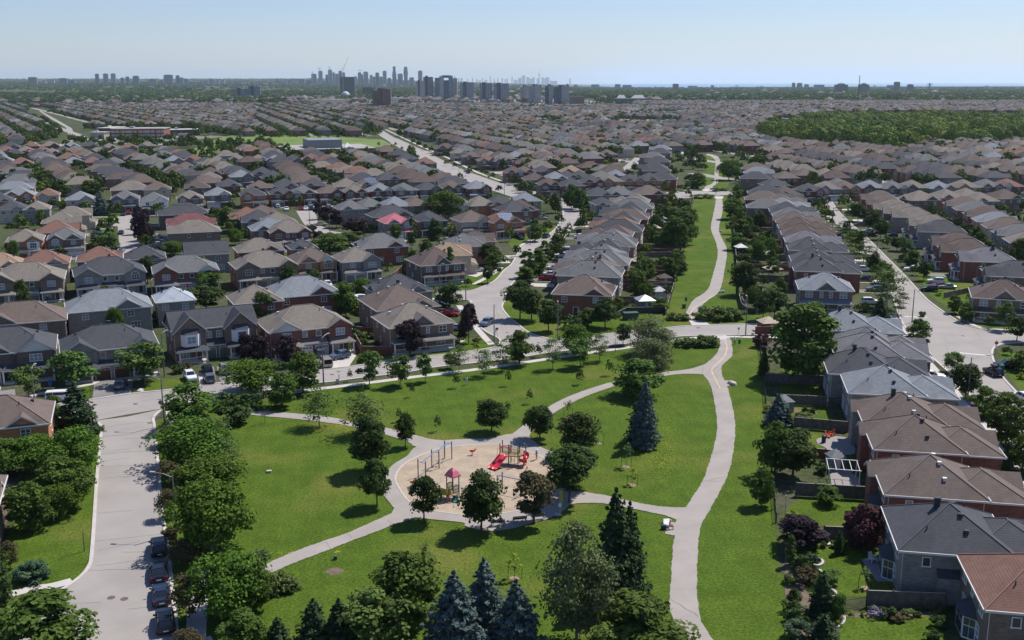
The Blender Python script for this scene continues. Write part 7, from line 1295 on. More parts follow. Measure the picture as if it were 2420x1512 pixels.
# big climbing structure
def play_big():
    cx, cy = ZG(1640, 470); rt = empty('play_structure', (cx, cy, 0), 0); LP = lambda x, y: (ZG(x, y)[0]-cx, ZG(x, y)[1]-cy)
    posts = [(-1.35, -.3), (-.1, -.75), (1.25, -1.1), (-1.0, 1.1), (.25, .8), (1.5, .45), (2.4, -.2)]
    for p in posts: m = MB(); m.tube((*p, 0), (*p, 3.3), .075, n=8); link('post', m.mesh('post', [M_PNV]), rt)
    m = MB(); P = [posts[0], posts[1], posts[2], posts[6], posts[5], posts[4], posts[3]]; m.face([(*p, 1.55) for p in P]); m.face([(*p, 1.45) for p in P][::-1])
    for a, b in zip(P, P[1:]+P[:1]): m.face([(*a, 1.45), (*b, 1.45), (*b, 1.55), (*a, 1.55)])
    link('deck', m.mesh('deck', [M_PT]), rt)
    def bars(a, b, z0, z1, mt, name, step=.13):
        m = MB(); a = Vector(a); b = Vector(b); n = max(2, int((b-a).length/step))
        for k in range(n+1): p = a.lerp(b, k/n); m.tube((*p, z0), (*p, z1), .022, n=4)
        m.tube((*a, z0), (*b, z0), .03, n=5); m.tube((*a, z1), (*b, z1), .03, n=5); link(name, m.mesh(name, [mt]), rt)
    bars(posts[1], posts[2], 1.6, 2.6, M_PY, 'guard_rail'); bars(posts[3], posts[4], 1.6, 2.6, M_PG, 'guard_rail', .1); bars(posts[4], posts[5], 1.6, 2.6, M_PG, 'guard_rail', .1); bars(posts[2], (1.9, -.6), 1.6, 2.6, M_PY, 'guard_rail')
    bars(posts[0], posts[3], 1.6, 2.7, M_PY, 'guard_rail', .2)
    m = MB(); a = Vector(posts[0]); b = Vector(posts[1]); 
    for f in (0.02, .98): p = a.lerp(b, f); m.tube((*p, 1.5), (*p, 2.75), .09, n=6)
    m.path([(*a, 2.7), (*a.lerp(b, .3), 2.9), (*a.lerp(b, .7), 2.9), (*b, 2.7)], .12, 6); link('slide_hood', m.mesh('slide_hood', [M_PPK]), rt)
    # double slide down to the left front
    top = a.lerp(b, .5); end = Vector(LP(1395, 555)); d = (end-top); wv = Vector((-d.y, d.x)).normalized(); m = MB()
    prof = [-.8, -.75, -.64, -.4, -.15, -.05, .05, .15, .4, .64, .75, .8]; ph = [.10, .2, .05, 0, .06, .16, .16, .06, 0, .05, .2, .10]
    rings = []
    for f, z in ((0, 1.58), (.08, 1.56), (.3, 1.2), (.55, .78), (.78, .42), (.9, .3), (1, .28)):
        c = top+d*f; rings.append([(c.x+wv.x*p_, c.y+wv.y*p_, z+h_) for p_, h_ in zip(prof, ph)])
    m.loft(rings, close=False, cap=False); m.loft([[(x, y, z-.05) for x, y, z in r] for r in rings], close=False, cap=False); link('double_slide', m.mesh('double_slide', [M_PR], True), rt)
    # spiral slide at right: hooded entrance then a turn and a half
    c0 = Vector(LP(1840, 500)); m = MB(); rings = []; n = 26
    for k in range(n+1):
        f = k/n; an = R(95)-f*R(400); z = 1.75-f*1.5; rr0, rr1 = .22, .78; ring = []
        for q, h_ in ((rr0, .32), (rr0+.06, .1), (.5, 0), (rr1-.06, .12), (rr1, .42)): ring.append((c0.x+q*math.cos(an), c0.y+q*math.sin(an), z+h_))
        rings.append(ring)
    m.loft(rings, close=False, cap=False); m.loft([[(x, y, z-.04) for x, y, z in r] for r in rings], close=False, cap=False); m.tube((c0.x, c0.y, 0), (c0.x, c0.y, 2.0), .12, n=8); link('spiral_slide', m.mesh('spiral_slide', [M_PR], True), rt)
    m = MB(); rings = []
    e0 = Vector(posts[6]); e1 = c0+Vector((.0, .55))
    for f in (0, .35, .7, 1):
        c = e0.lerp(e1, f)+Vector((0, -.05)); rings.append([(c.x+.12*f, c.y+.5*math.cos(t), 1.75+.72*math.sin(t)-.25*f) for t in [math.pi*i/8 for i in range(9)]])
    m.loft(rings, close=False, cap=False); link('slide_tunnel', m.mesh('slide_tunnel', [M_PPK], True), rt)
    m = MB()
    for z in (.3, .6, .9, 1.2): m.tube((.2, -1.0, z), (.8, -1.2, z), .03, n=5)
    for x_, y_ in ((.2, -1.), (.8, -1.2)): m.tube((x_, y_, 0), (x_, y_+.15, 1.7), .035, n=5)
    link('ladder', m.mesh('ladder', [M_PY]), rt)
    m = MB(); m.path([(2.4, -.2, 2.5), (2.5, -.3, 3.0), (2.1, .2, 3.1)], .04, 5); m.path([(-1.9, 0, 0), (-1.7, .1, 2.4), (-1.4, -.3, 2.5)], .03, 5); link('climbing_loop', m.mesh('climbing_loop', [M_PY]), rt)
    tag(rt, 'big play structure with red double slide and red spiral slide', 'play structure'); return cx, cy, posts
PSX, PSY, PSP = play_big()
def play_small():
    cx, cy = ZG(810, 950); rt = empty('play_structure', (cx, cy, 0), R(-12)); posts = {'fl': (-1.0, -.75), 'fr': (.25, -.85), 'br': (1.25, .35), 'bl': (-.55, .8), 'mr': (.45, .2)}
    for k, p in (('fl', 1.9), ('fr', 1.9)): m = MB(); m.tube((*posts[k], 0), (*posts[k], p), .075, n=8); link('post', m.mesh('post', [M_PNV]), rt)
    tw = [(-.35, .25), (.65, -.25), (1.25, .55), (.25, 1.0)]
    for p in tw: m = MB(); m.tube((*p, 0), (*p, 3.4), .075, n=8); link('post', m.mesh('post', [M_PNV]), rt)
    m = MB(); m.box(-1.0, 1.2, -.8, .8, .88, .96); link('deck', m.mesh('deck', [M_PT]), rt)
    m = MB(); C4 = [Vector(p) for p in tw]; cc = sum(C4, Vector((0, 0)))/4; big = [cc+(p-cc)*1.35 for p in C4]; mid = [cc+(p-cc)*.75 for p in C4]; tp = [cc+(p-cc)*.1 for p in C4]
    m.loft([[(*p, 3.15) for p in big], [(*p, 3.3) for p in big], [(*p, 3.95) for p in mid], [(*p, 4.35) for p in tp]], 0); link('pyramid_roof', m.mesh('pyramid_roof', [mat('roof_pink', (.74, .22, .27), (.68, .18, .22), 1.5, .5, bands=(.16, .18))]), rt)
    m = MB(); m.box(-.92, .17, -.86, -.80, .95, 1.75); link('yellow_panel', m.mesh('yellow_panel', [M_PY]), rt)
    def arch(x0, y0, x1, y1, z0, z1, mt, nm):
        m = MB(); a, b = Vector((x0, y0)), Vector((x1, y1)); n = 7
        for k in range(n+1): f = k/n; p = a.lerp(b, f); m.tube((*p, z0), (*p, z1+.28*math.sin(math.pi*f)), .035, n=4)
        m.path([(*a.lerp(b, k/8), z1+.28*math.sin(math.pi*k/8)) for k in range(9)], .06, 5); m.tube((*a, z0), (*b, z0), .06, n=5); m.tube((*a.lerp(b, .0), z1*.55+z0*.45), (*b, z1*.55+z0*.45), .05, n=5); link(nm, m.mesh(nm, [mt]), rt)
    arch(.65, -.25, 1.25, .55, .95, 1.75, M_PG, 'arched_panel'); arch(-.35, .25, .25, 1.0, .95, 1.9, M_PG, 'arched_panel')
    m = MB(); m.box(.2, .62, -.86, -.82, .95, 1.9); m.path([(.2, -.84, 1.9), (.42, -.84, 2.1), (.62, -.84, 1.9)], .035); link('yellow_gate', m.mesh('yellow_gate', [M_PY]), rt)
    m = MB()
    for s in (.2, .62): m.path([(s, -.9, 1.), (s+.05, -1.3, .7), (s+.05, -1.5, 0)], .035)
    for z in (.25, .5, .75): m.tube((.22, -1.5+z*.35, z), (.66, -1.5+z*.35, z), .03)
    link('ladder', m.mesh('ladder', [mat('rail_orange', (.6, .3, .16), None, rough=.5)]), rt)
    m = MB(); rings = []
    for f, z in ((0, 1.0), (.35, .7), (.7, .3), (1, .18)):
        x = .95+f*.35; y = -.2-f*1.1; rings.append([(x-.33, y, z+.12), (x-.26, y, z), (x+.26, y, z), (x+.33, y, z+.12), (x+.33, y, z-.1), (x-.33, y, z-.1)])
    m.loft(rings); link('green_slide', m.mesh('green_slide', [M_PG]), rt)
    m = MB(); rings = []
    for f, z in ((0, 1.1), (.4, .75), (.8, .25), (1, .18)): x = -1.05-f*1.1; y = -.1; rings.append([(x, y-.35, z+.2), (x, y-.27, z), (x, y+.27, z), (x, y+.35, z+.2)])
    m.loft(rings, close=False, cap=False); link('red_slide', m.mesh('red_slide', [M_PR]), rt)
    tag(rt, 'small toddler play tower with pink pyramid roof and green slide', 'play structure')
play_small()
def rider(x, y, label, c=M_PR, yaw=0):
    X, Y = ZG(x, y); rt = empty('spring_rider', (X, Y, .05), R(yaw)); m = MB()
    pts = [(.11*math.cos(t*.9), .11*math.sin(t*.9), .05+t*.017) for t in range(26)]; m.path(pts, .02, 5); link('spring', m.mesh('spring', [M_DARKM]), rt)
    m = MB(); m.sphere((0, 0, .68), .42, .17, .2, 0); m.loft([[(.3, -.08, .7), (.42, -.08, .7), (.42, .08, .7), (.3, .08, .7)], [(.42, -.07, 1.05), (.62, -.07, 1.0), (.62, .07, 1.0), (.42, .07, 1.05)]]); m.tube((.3, -.25, .92), (.3, .25, .92), .025); m.box(-.3, .05, -.16, .16, .84, .9, 1)
    link('body', m.mesh('body', [c, M_PY]), rt); tag(rt, label, 'spring rider')
rider(1130, 350, 'red spring rider alone in the upper sand'); rider(308, 778, 'red spring rider at the left edge of the sand', M_PPK, 40)
m = MB()
m.loft([[(.3*math.cos(t*.6283)*(1-.2*(z > .4)), .3*math.sin(t*.6283), z) for t in range(10)] for z in (0, .05, .4, .62)])
o = link('tyre_ring', m.mesh('tyre_ring', [M_DARKM]), None, (*ZG(1568, 880), .055), 0, (.7, .45, .15)); tag(o, 'small dark ring lying on the sand under the short swings', 'ring')
# benches
def bench(x, y, yaw, label, z=.05):
    rt = empty('park_bench', (x, y, z), R(yaw)); 
    m = MB()
    for k in range(3): m.box(-.9, .9, -.05+k*.15, .07+k*.15, .43, .47)
    link('seat', m.mesh('seat', [M_DARKM]), rt); m = MB()
    for k in range(2): m.box(-.9, .9, -.10-k*.03, -.06-k*.03, .58+k*.18, .72+k*.18)
    link('backrest', m.mesh('backrest', [M_DARKM]), rt)
    for s in (-1, 1): m = MB(); m.tube((s*.75, .32, 0), (s*.75, .3, .43), .04, n=6); m.tube((s*.75, -.02, 0), (s*.75, -.14, .92), .04, n=6); m.tube((s*.75, -.06, .43), (s*.75, .36, .43), .03, n=6); link('leg', m.mesh('leg', [M_STEEL]), rt)
    tag(rt, label, 'bench', 'dark park benches facing the playground'); return rt
bench(*ZG(1480, 1325), 8, 'dark bench with two people, left of three by the playground'); bench(*ZG(1785, 1275), 12, 'empty dark bench, middle one of three by the playground'); bench(*ZG(2040, 1240), 16, 'slatted bench in deep shade, right one of three by the playground')
# ---------------------------------------------------------------- people
def skinmat(n, c): return mat(n, c, None, rough=.7)
M_SK = skinmat('skin', (.30, .17, .11)); M_SKD = skinmat('skin_deep', (.16, .085, .05)); M_HAIR = skinmat('dark_hair', (.02, .015, .012))
CL = {'white': skinmat('cloth_white', (.68, .67, .66)), 'grey': skinmat('cloth_grey', (.34, .34, .36)), 'black': skinmat('cloth_black', (.025, .025, .03)), 'red': skinmat('cloth_red', (.42, .03, .03)), 'magenta': skinmat('cloth_magenta', (.62, .03, .25)), 'maroon': skinmat('cloth_maroon', (.22, .015, .04)), 'beige': skinmat('cloth_beige', (.5, .4, .32)), 'navy': skinmat('cloth_navy', (.03, .04, .09)), 'blue': skinmat('cloth_blue', (.12, .2, .4)), 'orange': skinmat('cloth_orange', (.6, .2, .1)), 'pink': skinmat('cloth_pink', (.6, .35, .35))}
def limb(m, pts, rad, mi, n=8):
    rings = []
    for i, p in enumerate(pts):
        p = Vector(p); d = (Vector(pts[min(i+1, len(pts)-1)])-Vector(pts[max(i-1, 0)])).normalized(); a = d.orthogonal().normalized(); b = d.cross(a)
        rings.append([tuple(p+a*math.cos(2*math.pi*k/n)*rad[i]+b*math.sin(2*math.pi*k/n)*rad[i]) for k in range(n)])
    m.loft(rings, mi)
def person(x, y, yaw, h, top, bot, label, pose='stand', hat=None, skin=M_SK, z=0., sleeves=None):
    """metres for a 1.72 m adult scaled to h; faces local -y. Body is one mesh (skin, top, bottom, shoes); hair / hat are children"""
    rt = empty('person', (x, y, z), R(yaw), (h/1.72,)*3); V = []; E = []; RD = []; 
    if pose in ('stand', 'walk', 'bend'):
        st = .12 if pose == 'stand' else .22; hz = .9; lean = 0 if pose != 'bend' else .0
        J = dict(pel=(0, 0, hz), waist=(0, -.01, 1.08), chest=(0, 0, 1.3), neck=(0, -.01, 1.47), head0=(0, -.02, 1.56), ls=(-.19, 0, 1.40), rs=(.19, 0, 1.40), le=(-.27, .02, 1.12), re=(.27, .0, 1.12), lw=(-.25, -.12, .92), rw=(.22, -.2, 1.02), lh=(-.24, -.16, .84), rh=(.18, -.28, 1.05),
                 lp=(-.10, 0, .88), rp=(.10, 0, .88), lk=(-.11, -.03 if pose != 'walk' else -.16, .48), rk=(.11, -.01 if pose != 'walk' else .02, .48), la=(-.12, .03 if pose != 'walk' else -.22, .09), ra=(.12, .03 if pose != 'walk' else .22, .09), lt=(-.13, -.14 if pose != 'walk' else -.38, .04), rt=(.13, -.14 if pose != 'walk' else .08, .04))
    else:   # sit
        J = dict(pel=(0, 0, .55), waist=(0, .02, .72), chest=(0, .0, .95), neck=(0, -.03, 1.12), head0=(0, -.05, 1.21), ls=(-.19, 0, 1.05), rs=(.19, 0, 1.05), le=(-.25, -.05, .80), re=(.25, -.05, .80), lw=(-.17, -.27, .70), rw=(.17, -.27, .70), lh=(-.13, -.33, .66), rh=(.13, -.33, .66), lp=(-.10, -.05, .53), rp=(.10, -.05, .53), lk=(-.12, -.45, .53), rk=(.12, -.45, .53), la=(-.12, -.48, .09), ra=(.12, -.45, .09), lt=(-.12, -.65, .05), rt=(.12, -.62, .05))
    RR = dict(pel=.15, waist=.125, chest=.145, neck=.06, head0=.055, ls=.075, rs=.075, le=.048, re=.048, lw=.034, rw=.034, lh=.035, rh=.035, lp=.10, rp=.10, lk=.065, rk=.065, la=.042, ra=.042, lt=.04, rt=.04)
    edges = [('pel', 'waist'), ('waist', 'chest'), ('chest', 'neck'), ('neck', 'head0'), ('chest', 'ls'), ('chest', 'rs'), ('ls', 'le'), ('rs', 're'), ('le', 'lw'), ('re', 'rw'), ('lw', 'lh'), ('rw', 'rh'), ('pel', 'lp'), ('pel', 'rp'), ('lp', 'lk'), ('rp', 'rk'), ('lk', 'la'), ('rk', 'ra'), ('la', 'lt'), ('ra', 'rt')]
    names = list(J); k0 = len(names); V = [J[n] for n in names]; E = [(names.index(a), names.index(b)) for a, b in edges]; RD = [RR[n] for n in names]
    for s, hn, wn in ((-1, 'lh', 'lw'), (1, 'rh', 'rw')):    # fingers and thumb
        hp = Vector(J[hn]); d = (hp-Vector(J[wn])).normalized(); side = d.cross(Vector((0, 1, .01))).normalized()
        for f in range(4):
            b = hp+side*(f-1.5)*.02; i = len(V); V += [tuple(b+d*.03), tuple(b+d*(.08-.01*abs(f-1.5)))]; RD += [.009, .007]; E += [(names.index(hn), i), (i, i+1)]
        i = len(V); V += [tuple(hp+side*.04-d*.01), tuple(hp+side*.055+d*.03)]; RD += [.01, .008]; E += [(names.index(hn), i), (i, i+1)]
    me = bpy.data.meshes.new('sk'); me.from_pydata(V, E, []); ob = bpy.data.objects.new('sk', me); COL.objects.link(ob)
    md = ob.modifiers.new('s', 'SKIN'); md.use_smooth_shade = True
    for i, v in enumerate(me.skin_vertices[0].data): v.radius = (RD[i], RD[i]*(.72 if i < k0 and names[i] in ('pel', 'waist', 'chest') else 1)); v.use_root = (i == 0)
    ob.modifiers.new('ss', 'SUBSURF').levels = 1
    dg = bpy.context.evaluated_depsgraph_get(); bm = bmesh.new(); bm.from_mesh(ob.evaluated_get(dg).to_mesh()); bpy.data.objects.remove(ob)
    # head with brow, nose, chin and ears
    hc = Vector(J['head0'])+Vector((0, -.015, .10)); r = bmesh.ops.create_icosphere(bm, subdivisions=3, radius=1)
    for v in r['verts']:
        c = v.co.copy(); q = Vector((c.x*.078*(1-.22*max(-c.z, 0)), c.y*.098, c.z*.118))
        if c.y < -.5 and abs(c.x) < .22 and -.35 < c.z < .15: q.y -= .022
        if c.y < -.5 and .12 < abs(c.x) < .5 and .05 < c.z < .3: q.y += .008
        if abs(c.x) > .93 and abs(c.z) < .3: q.x *= 1.14
        v.co = hc+q
    zt = J['neck'][2]-.02; zp = J['pel'][2]+.03; sit = pose == 'sit'
    out = bpy.data.meshes.new('body')
    for f in bm.faces:
        c = f.calc_center_median(); f.smooth = True
        arm = abs(c.x) > .215 and c.z > (.6 if sit else .8)
        if c.z > zt: f.material_index = 0
        elif arm: f.material_index = 1 if (c.z > (J['le'][2]-.03 if sleeves is None else J['lw'][2]+.05)) else 0
        elif (c - Vector(J['lh'])).length < .13 or (c-Vector(J['rh'])).length < .13: f.material_index = 0
        elif c.z < .1: f.material_index = 3
        elif sit: f.material_index = 1 if (c.z > .62 and c.y > -.2) else 2
        else: f.material_index = 1 if c.z > zp else 2
    bm.to_mesh(out); bm.free()
    for m_ in (skin, CL[top], CL[bot], CL['black']): out.materials.append(m_)
    link('body', out, rt)
    m = MB(); m.sphere((hc.x, hc.y+.018, hc.z+.022), .084, .10, .108, 0, 12, 8)
    for i in range(len(m.v)):
        x_, y_, z_ = m.v[i]
        if z_ < hc.z-.02 or y_ < hc.y-.075: m.v[i] = (hc.x+(x_-hc.x)*.8, max(y_, hc.y-.05), max(z_, hc.z-.05))
    link('hair', m.mesh('hair', [M_HAIR], True), rt)
    if hat:
        m = MB(); m.sphere((hc.x, hc.y+.01, hc.z+.06), .098, .115, .085, 0, 12, 8)
        if hat[1] == 'brim': m.loft([[(hc.x+r_*math.cos(t*.5236), hc.y+r_*math.sin(t*.5236), hc.z+.06+dz) for t in range(12)] for r_, dz in ((.1, .0), (.2, -.02), (.2, -.012), (.1, .012))], cap=False)
        elif hat[1] == 'cap': m.loft([[(hc.x-.07, hc.y-.09, hc.z+.05), (hc.x+.07, hc.y-.09, hc.z+.05), (hc.x+.07, hc.y-.09, hc.z+.062), (hc.x-.07, hc.y-.09, hc.z+.062)], [(hc.x-.05, hc.y-.19, hc.z+.035), (hc.x+.05, hc.y-.19, hc.z+.035), (hc.x+.05, hc.y-.19, hc.z+.045), (hc.x-.05, hc.y-.19, hc.z+.045)]])
        link('hat', m.mesh('hat', [CL[hat[0]]], True), rt)
    tag(rt, label, 'person'); return rt
person(*TG('21', 1990, 612), 150, 1.72, 'white', 'white', 'person in white clothes and red cap walking on the wide lawn', 'walk', ('red', 'cap'), M_SKD, sleeves=1)
person(*ZG(2015, 412), -60, 1.66, 'grey', 'beige', 'person in a pale sun hat standing at the sand edge right of the spiral slide', 'stand', ('white', 'brim'))
person(PSX+.1, PSY+.15, 20, 1.2, 'orange', 'navy', 'child in an orange top on the deck of the big play structure', 'stand', None, M_SK, 1.55)
person(*ZG(1885, 540), -30, .95, 'pink', 'white', 'toddler in pale clothes sitting on the sand beside the spiral slide', 'sit', None, M_SK, -.22)
bx, by = ZG(1480, 1325); c8, s8 = math.cos(R(8)), math.sin(R(8))
person(bx-.55*c8-.14*s8, by-.55*s8+.14*c8, 188, 1.65, 'white', 'beige', 'person in pale clothes on the left bench, left seat', 'sit', ('white', 'brim'), z=.0); person(bx+.4*c8-.14*s8, by+.4*s8+.14*c8, 188, 1.68, 'navy', 'black', 'person in dark clothes on the left bench, right seat', 'sit', None, z=.0)
# stone seat with a person
sx, sy = TG('32', 1478, 455); m = MB(); m.loft([[(-.35, -.9, 0), (.35, -.95, 0), (.42, .95, 0), (-.3, .9, 0)], [(-.4, -.95, .42), (.38, -1., .4), (.45, 1., .45), (-.35, .95, .43)], [(-.3, -.85, .5), (.3, -.9, .48), (.35, .9, .53), (-.25, .85, .5)]])
o = link('stone_bench', m.mesh('stone_bench', [mat('white_stone', (.62, .62, .58), (.5, .5, .48), 2.5, .8, bump=.5)]), None, (sx-.15, sy+.9, 0), R(-6)); tag(o, 'long pale stone slab bench beside the main path', 'bench')
person(sx+.1, sy-.35, 75, 1.6, 'magenta', 'maroon', 'person in magenta and dark red sitting at the stone slab by the main path', 'sit', ('white', 'cap'), M_SKD, -.02)
m = MB(); m.box(-.3, .3, -.2, .2, .1, .6); m.tube((-.25, -.2, .1), (-.25, .2, .1), .1); m.tube((.25, -.2, .1), (.25, .2, .1), .1); m.path([(-.3, 0, .6), (-.6, 0, 1.)], .03); o = link('stroller', m.mesh('stroller', [M_DARKM]), None, (sx-.65, sy-.35, 0)); tag(o, 'dark pushchair left of the seated person in magenta', 'pushchair')
for u, v, h, a, b, lb in ((1699, 377, 1.7, 'black', 'black', 'small dark figure walking far up the greenway path'), (1694, 379, 1.4, 'beige', 'beige', 'small pale figure walking far up the greenway path'), (1210+2103/4, 756+235/4, 1.7, 'white', 'navy', 'person in white top standing beside the path near the park entrance')): person(*G(u, v), 180, h, a, b, lb)
# ---------------------------------------------------------------- towers, schools and large buildings
def tmat(n, c, win, k=(2.6, 3.1)): return mat('tower_'+n, c, None, rough=.6, brick=(k[0], k[1], win))
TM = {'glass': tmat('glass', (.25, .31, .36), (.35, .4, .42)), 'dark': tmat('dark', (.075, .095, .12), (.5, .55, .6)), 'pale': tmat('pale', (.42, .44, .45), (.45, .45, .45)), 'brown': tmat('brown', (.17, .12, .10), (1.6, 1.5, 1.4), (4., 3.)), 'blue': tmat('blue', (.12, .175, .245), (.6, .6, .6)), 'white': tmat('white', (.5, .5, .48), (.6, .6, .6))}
M_FLATR = mat('flat_roof', (.34, .32, .29), (.27, .26, .24), .05, .9); M_WROOF = mat('white_roof', (.44, .43, .41), None, rough=.7)
def tower(t, xl, xr, yt, col, Z=None, yb=None, style='box', label='', group=None, name='tower'):
    uc, vt = D(t, (xl+xr)/2, yt)
    if Z is None: x, y = G(uc, D(t, 0, yb)[1]); Z = y
    else: x = (uc-CX)/FP*Z*(cp_**-1 if False else 1.)*1.0; x = (uc-CX)*(Z*cp_+CAMH*sp_)/FP; y = Z
    z0 = terr(x, y); w = (xr-xl)/4*(y*cp_)/FP; H = hgt(x, y, vt)-z0; dd = w*.8; rt = empty(name, (x, y+dd/2, z0), math.atan2(-x, y)*.6)
    m = MB(); tm = TM[col]; tk = TM['dark']
    if style == 'box': m.box(-w/2, w/2, -dd/2, dd/2, 0, H*.965); link('tower_block', m.mesh('tower_block', [tm]), rt); p = MB(); p.box(-w*.3, w*.3, -dd*.3, dd*.3, H*.965, H); link('penthouse', p.mesh('penthouse', [tk]), rt)
    elif style == 'strip':
        m.box(-w/2, w/2, -dd/2, dd/2, 0, H*.95); link('tower_block', m.mesh('tower_block', [tm]), rt); p = MB(); p.box(-w*.28, -w*.02, -dd/2-1.2, dd/2, 0, H); link('dark_bay', p.mesh('dark_bay', [tk]), rt)
        fn = MB()
        for k in range(int(w/6)): a = -w/2+3+k*6.; fn.box(a, a+1.6, -dd/2-.9, -dd/2, 0, H*(.9+.05*(k % 2)))
        for k in range(int(dd/6)): a = -dd/2+3+k*6.; fn.box(w/2, w/2+.9, a, a+1.8, 0, H*.93)
        link('facade_fins', fn.mesh('facade_fins', [TM['pale']]), rt); b = MB()
        for k in range(4, int(H*.9), 6): b.box(w*.1, w/2+1., -dd/2-1.2, -dd/2, k, k+.5)
        link('balconies', b.mesh('balconies', [TM['pale']]), rt)
    elif style == 'cluster':
        n = max(2, int(w/14)); 
        for k in range(n):
            a = -w/2+w*k/n; h_ = H*(.9+.1*math.sin(k*2.4)); q = MB(); q.box(a, a+w/n-1.2, -dd/2-(k % 2)*3, dd/2, 0, h_); q.box(a+w/n*.3, a+w/n*.45, -dd/2-4, -dd/2, 0, h_*.97); q.box(a+w/n*.65, a+w/n*.8, -dd/2-4, -dd/2, 0, h_*.97); link('tower_block', q.mesh('tower_block', [TM[(col, 'pale', 'blue')[k % 3]]]), rt)
        p = MB(); p.box(-w*.2, w*.2, -dd*.3, dd*.3, H*.9, H); link('penthouse', p.mesh('penthouse', [tk]), rt)
    elif style == 'wavy':
        rings = []
        for k in range(29):
            f = k/28; r = w/2*(.86+.14*math.sin(f*math.pi*3.2+(.5 if xl > 1350 else 2.4))); tw = f*1.6; rings.append([(r*math.cos(a_)*math.cos(tw)-r*.75*math.sin(a_)*math.sin(tw), r*math.cos(a_)*math.sin(tw)+r*.75*math.sin(a_)*math.cos(tw), f*H) for a_ in [i*math.pi/7 for i in range(14)]])
        m.loft(rings); link('tower_block', m.mesh('tower_block', [tm]), rt)
    elif style == 'round':
        m.loft([[(w/2*math.cos(i*.45)*s_, dd/2*math.sin(i*.45)*s_, z_*H) for i in range(14)] for z_, s_ in ((0, 1), (.88, 1), (.96, .85), (1, .5))]); link('tower_block', m.mesh('tower_block', [tm]), rt)
    elif style == 'peak':
        m.box(-w/2, w/2, -dd/2, dd/2, 0, H*.78); m.box(-w*.28, w*.28, -dd*.3, dd*.3, H*.78, H*.88); link('tower_block', m.mesh('tower_block', [tm]), rt); p = MB(); p.loft([[(-w*.2, -dd*.25, H*.88), (w*.2, -dd*.25, H*.88), (w*.2, dd*.25, H*.88), (-w*.2, dd*.25, H*.88)], [(-.5, -.5, H), (.5, -.5, H), (.5, .5, H), (-.5, .5, H)]]); link('peaked_roof', p.mesh('peaked_roof', [mat('copper_green', (.25, .38, .33))]), rt)
    elif style == 'slab':
        m.box(-w/2, w/2, -dd/2, dd/2, 0, H); link('tower_block', m.mesh('tower_block', [tm]), rt)
    tag(rt, label, 'tower', group); return rt
LFT = [(275, 350, 255, 'brown'), (395, 440, 292, 'pale'), (480, 520, 280, 'pale'), (563, 635, 265, 'blue'), (650, 708, 287, 'blue'), (912, 945, 222, 'blue'), (987, 1030, 221, 'blue'), (1059, 1101, 220, 'glass'), (1150, 1180, 260, 'blue'), (1198, 1230, 250, 'blue'), (1265, 1318, 242, 'blue'), (1412, 1480, 275, 'blue'), (1515, 1552, 284, 'brown'), (1555, 1635, 232, 'blue'), (1671, 1706, 238, 'blue'), (1707, 1742, 258, 'glass'), (1750, 1785, 273, 'blue'), (1815, 1850, 300, 'blue'), (1880, 1920, 296, 'glass'), (1930, 1975, 290, 'glass'), (1985, 2035, 278, 'glass'), (2040, 2080, 278, 'pale'), (2090, 2130, 280, 'pale'), (2160, 2200, 300, 'glass'), (2230, 2290, 298, 'glass')]
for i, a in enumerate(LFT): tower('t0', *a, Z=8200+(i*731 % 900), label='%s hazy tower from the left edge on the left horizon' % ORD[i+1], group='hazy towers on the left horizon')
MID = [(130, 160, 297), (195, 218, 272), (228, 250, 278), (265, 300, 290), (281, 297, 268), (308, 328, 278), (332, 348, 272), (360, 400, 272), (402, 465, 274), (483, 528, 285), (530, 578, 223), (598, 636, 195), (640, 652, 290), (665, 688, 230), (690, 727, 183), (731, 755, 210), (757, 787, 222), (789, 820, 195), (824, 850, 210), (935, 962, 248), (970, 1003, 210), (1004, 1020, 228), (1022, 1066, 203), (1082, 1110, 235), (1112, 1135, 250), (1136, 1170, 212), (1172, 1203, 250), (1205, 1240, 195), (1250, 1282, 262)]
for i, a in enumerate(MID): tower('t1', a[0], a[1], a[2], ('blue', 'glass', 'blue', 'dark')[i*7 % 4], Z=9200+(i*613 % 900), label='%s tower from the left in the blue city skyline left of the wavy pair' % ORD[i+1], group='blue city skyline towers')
for a in [(1290, 1337, 155, 'blue', 'wavy', 'left and wider one of the two curving skyline towers'), (1345, 1393, 222, 'blue', 'box', 'crowned skyline tower standing between the two curving towers'), (1395, 1448, 157, 'blue', 'wavy', 'right and slimmer one of the two curving skyline towers'), (1455, 1498, 257, 'blue', 'box', 'short skyline tower right of the curving pair'), (1538, 1578, 193, 'blue', 'box', 'tall flat topped skyline tower behind the big condominiums')]: tower('t1', a[0], a[1], a[2], a[3], Z=9500, style=a[4], label=a[5], group='blue city skyline towers')
DT = [('t1', a, b, c) for a, b, c in [(1880, 1890, 245), (1915, 1930, 265), (1938, 1957, 265), (2000, 2010, 275), (2048, 2058, 262), (2085, 2100, 275), (2110, 2130, 285), (2140, 2150, 262), (2165, 2190, 282), (2215, 2227, 247), (2250, 2262, 275), (2285, 2295, 262), (2325, 2340, 265), (2355, 2366, 275), (2372, 2384, 268)]]+[('t2', a, b, c) for a, b, c in [(0, 10, 250), (20, 40, 280), (42, 58, 284), (62, 95, 262), (98, 130, 240), (140, 170, 256), (172, 196, 270), (198, 220, 258), (238, 256, 270), (283, 305, 258), (307, 316, 270), (318, 357, 258), (362, 380, 290), (382, 432, 292)]]
for i, a in enumerate(DT): tower(*a, 'blue', Z=36000+(i*977 % 1500), style='slab', label='%s building from the left in the faint far downtown skyline' % ORD[i+1], group='faint far downtown skyline')
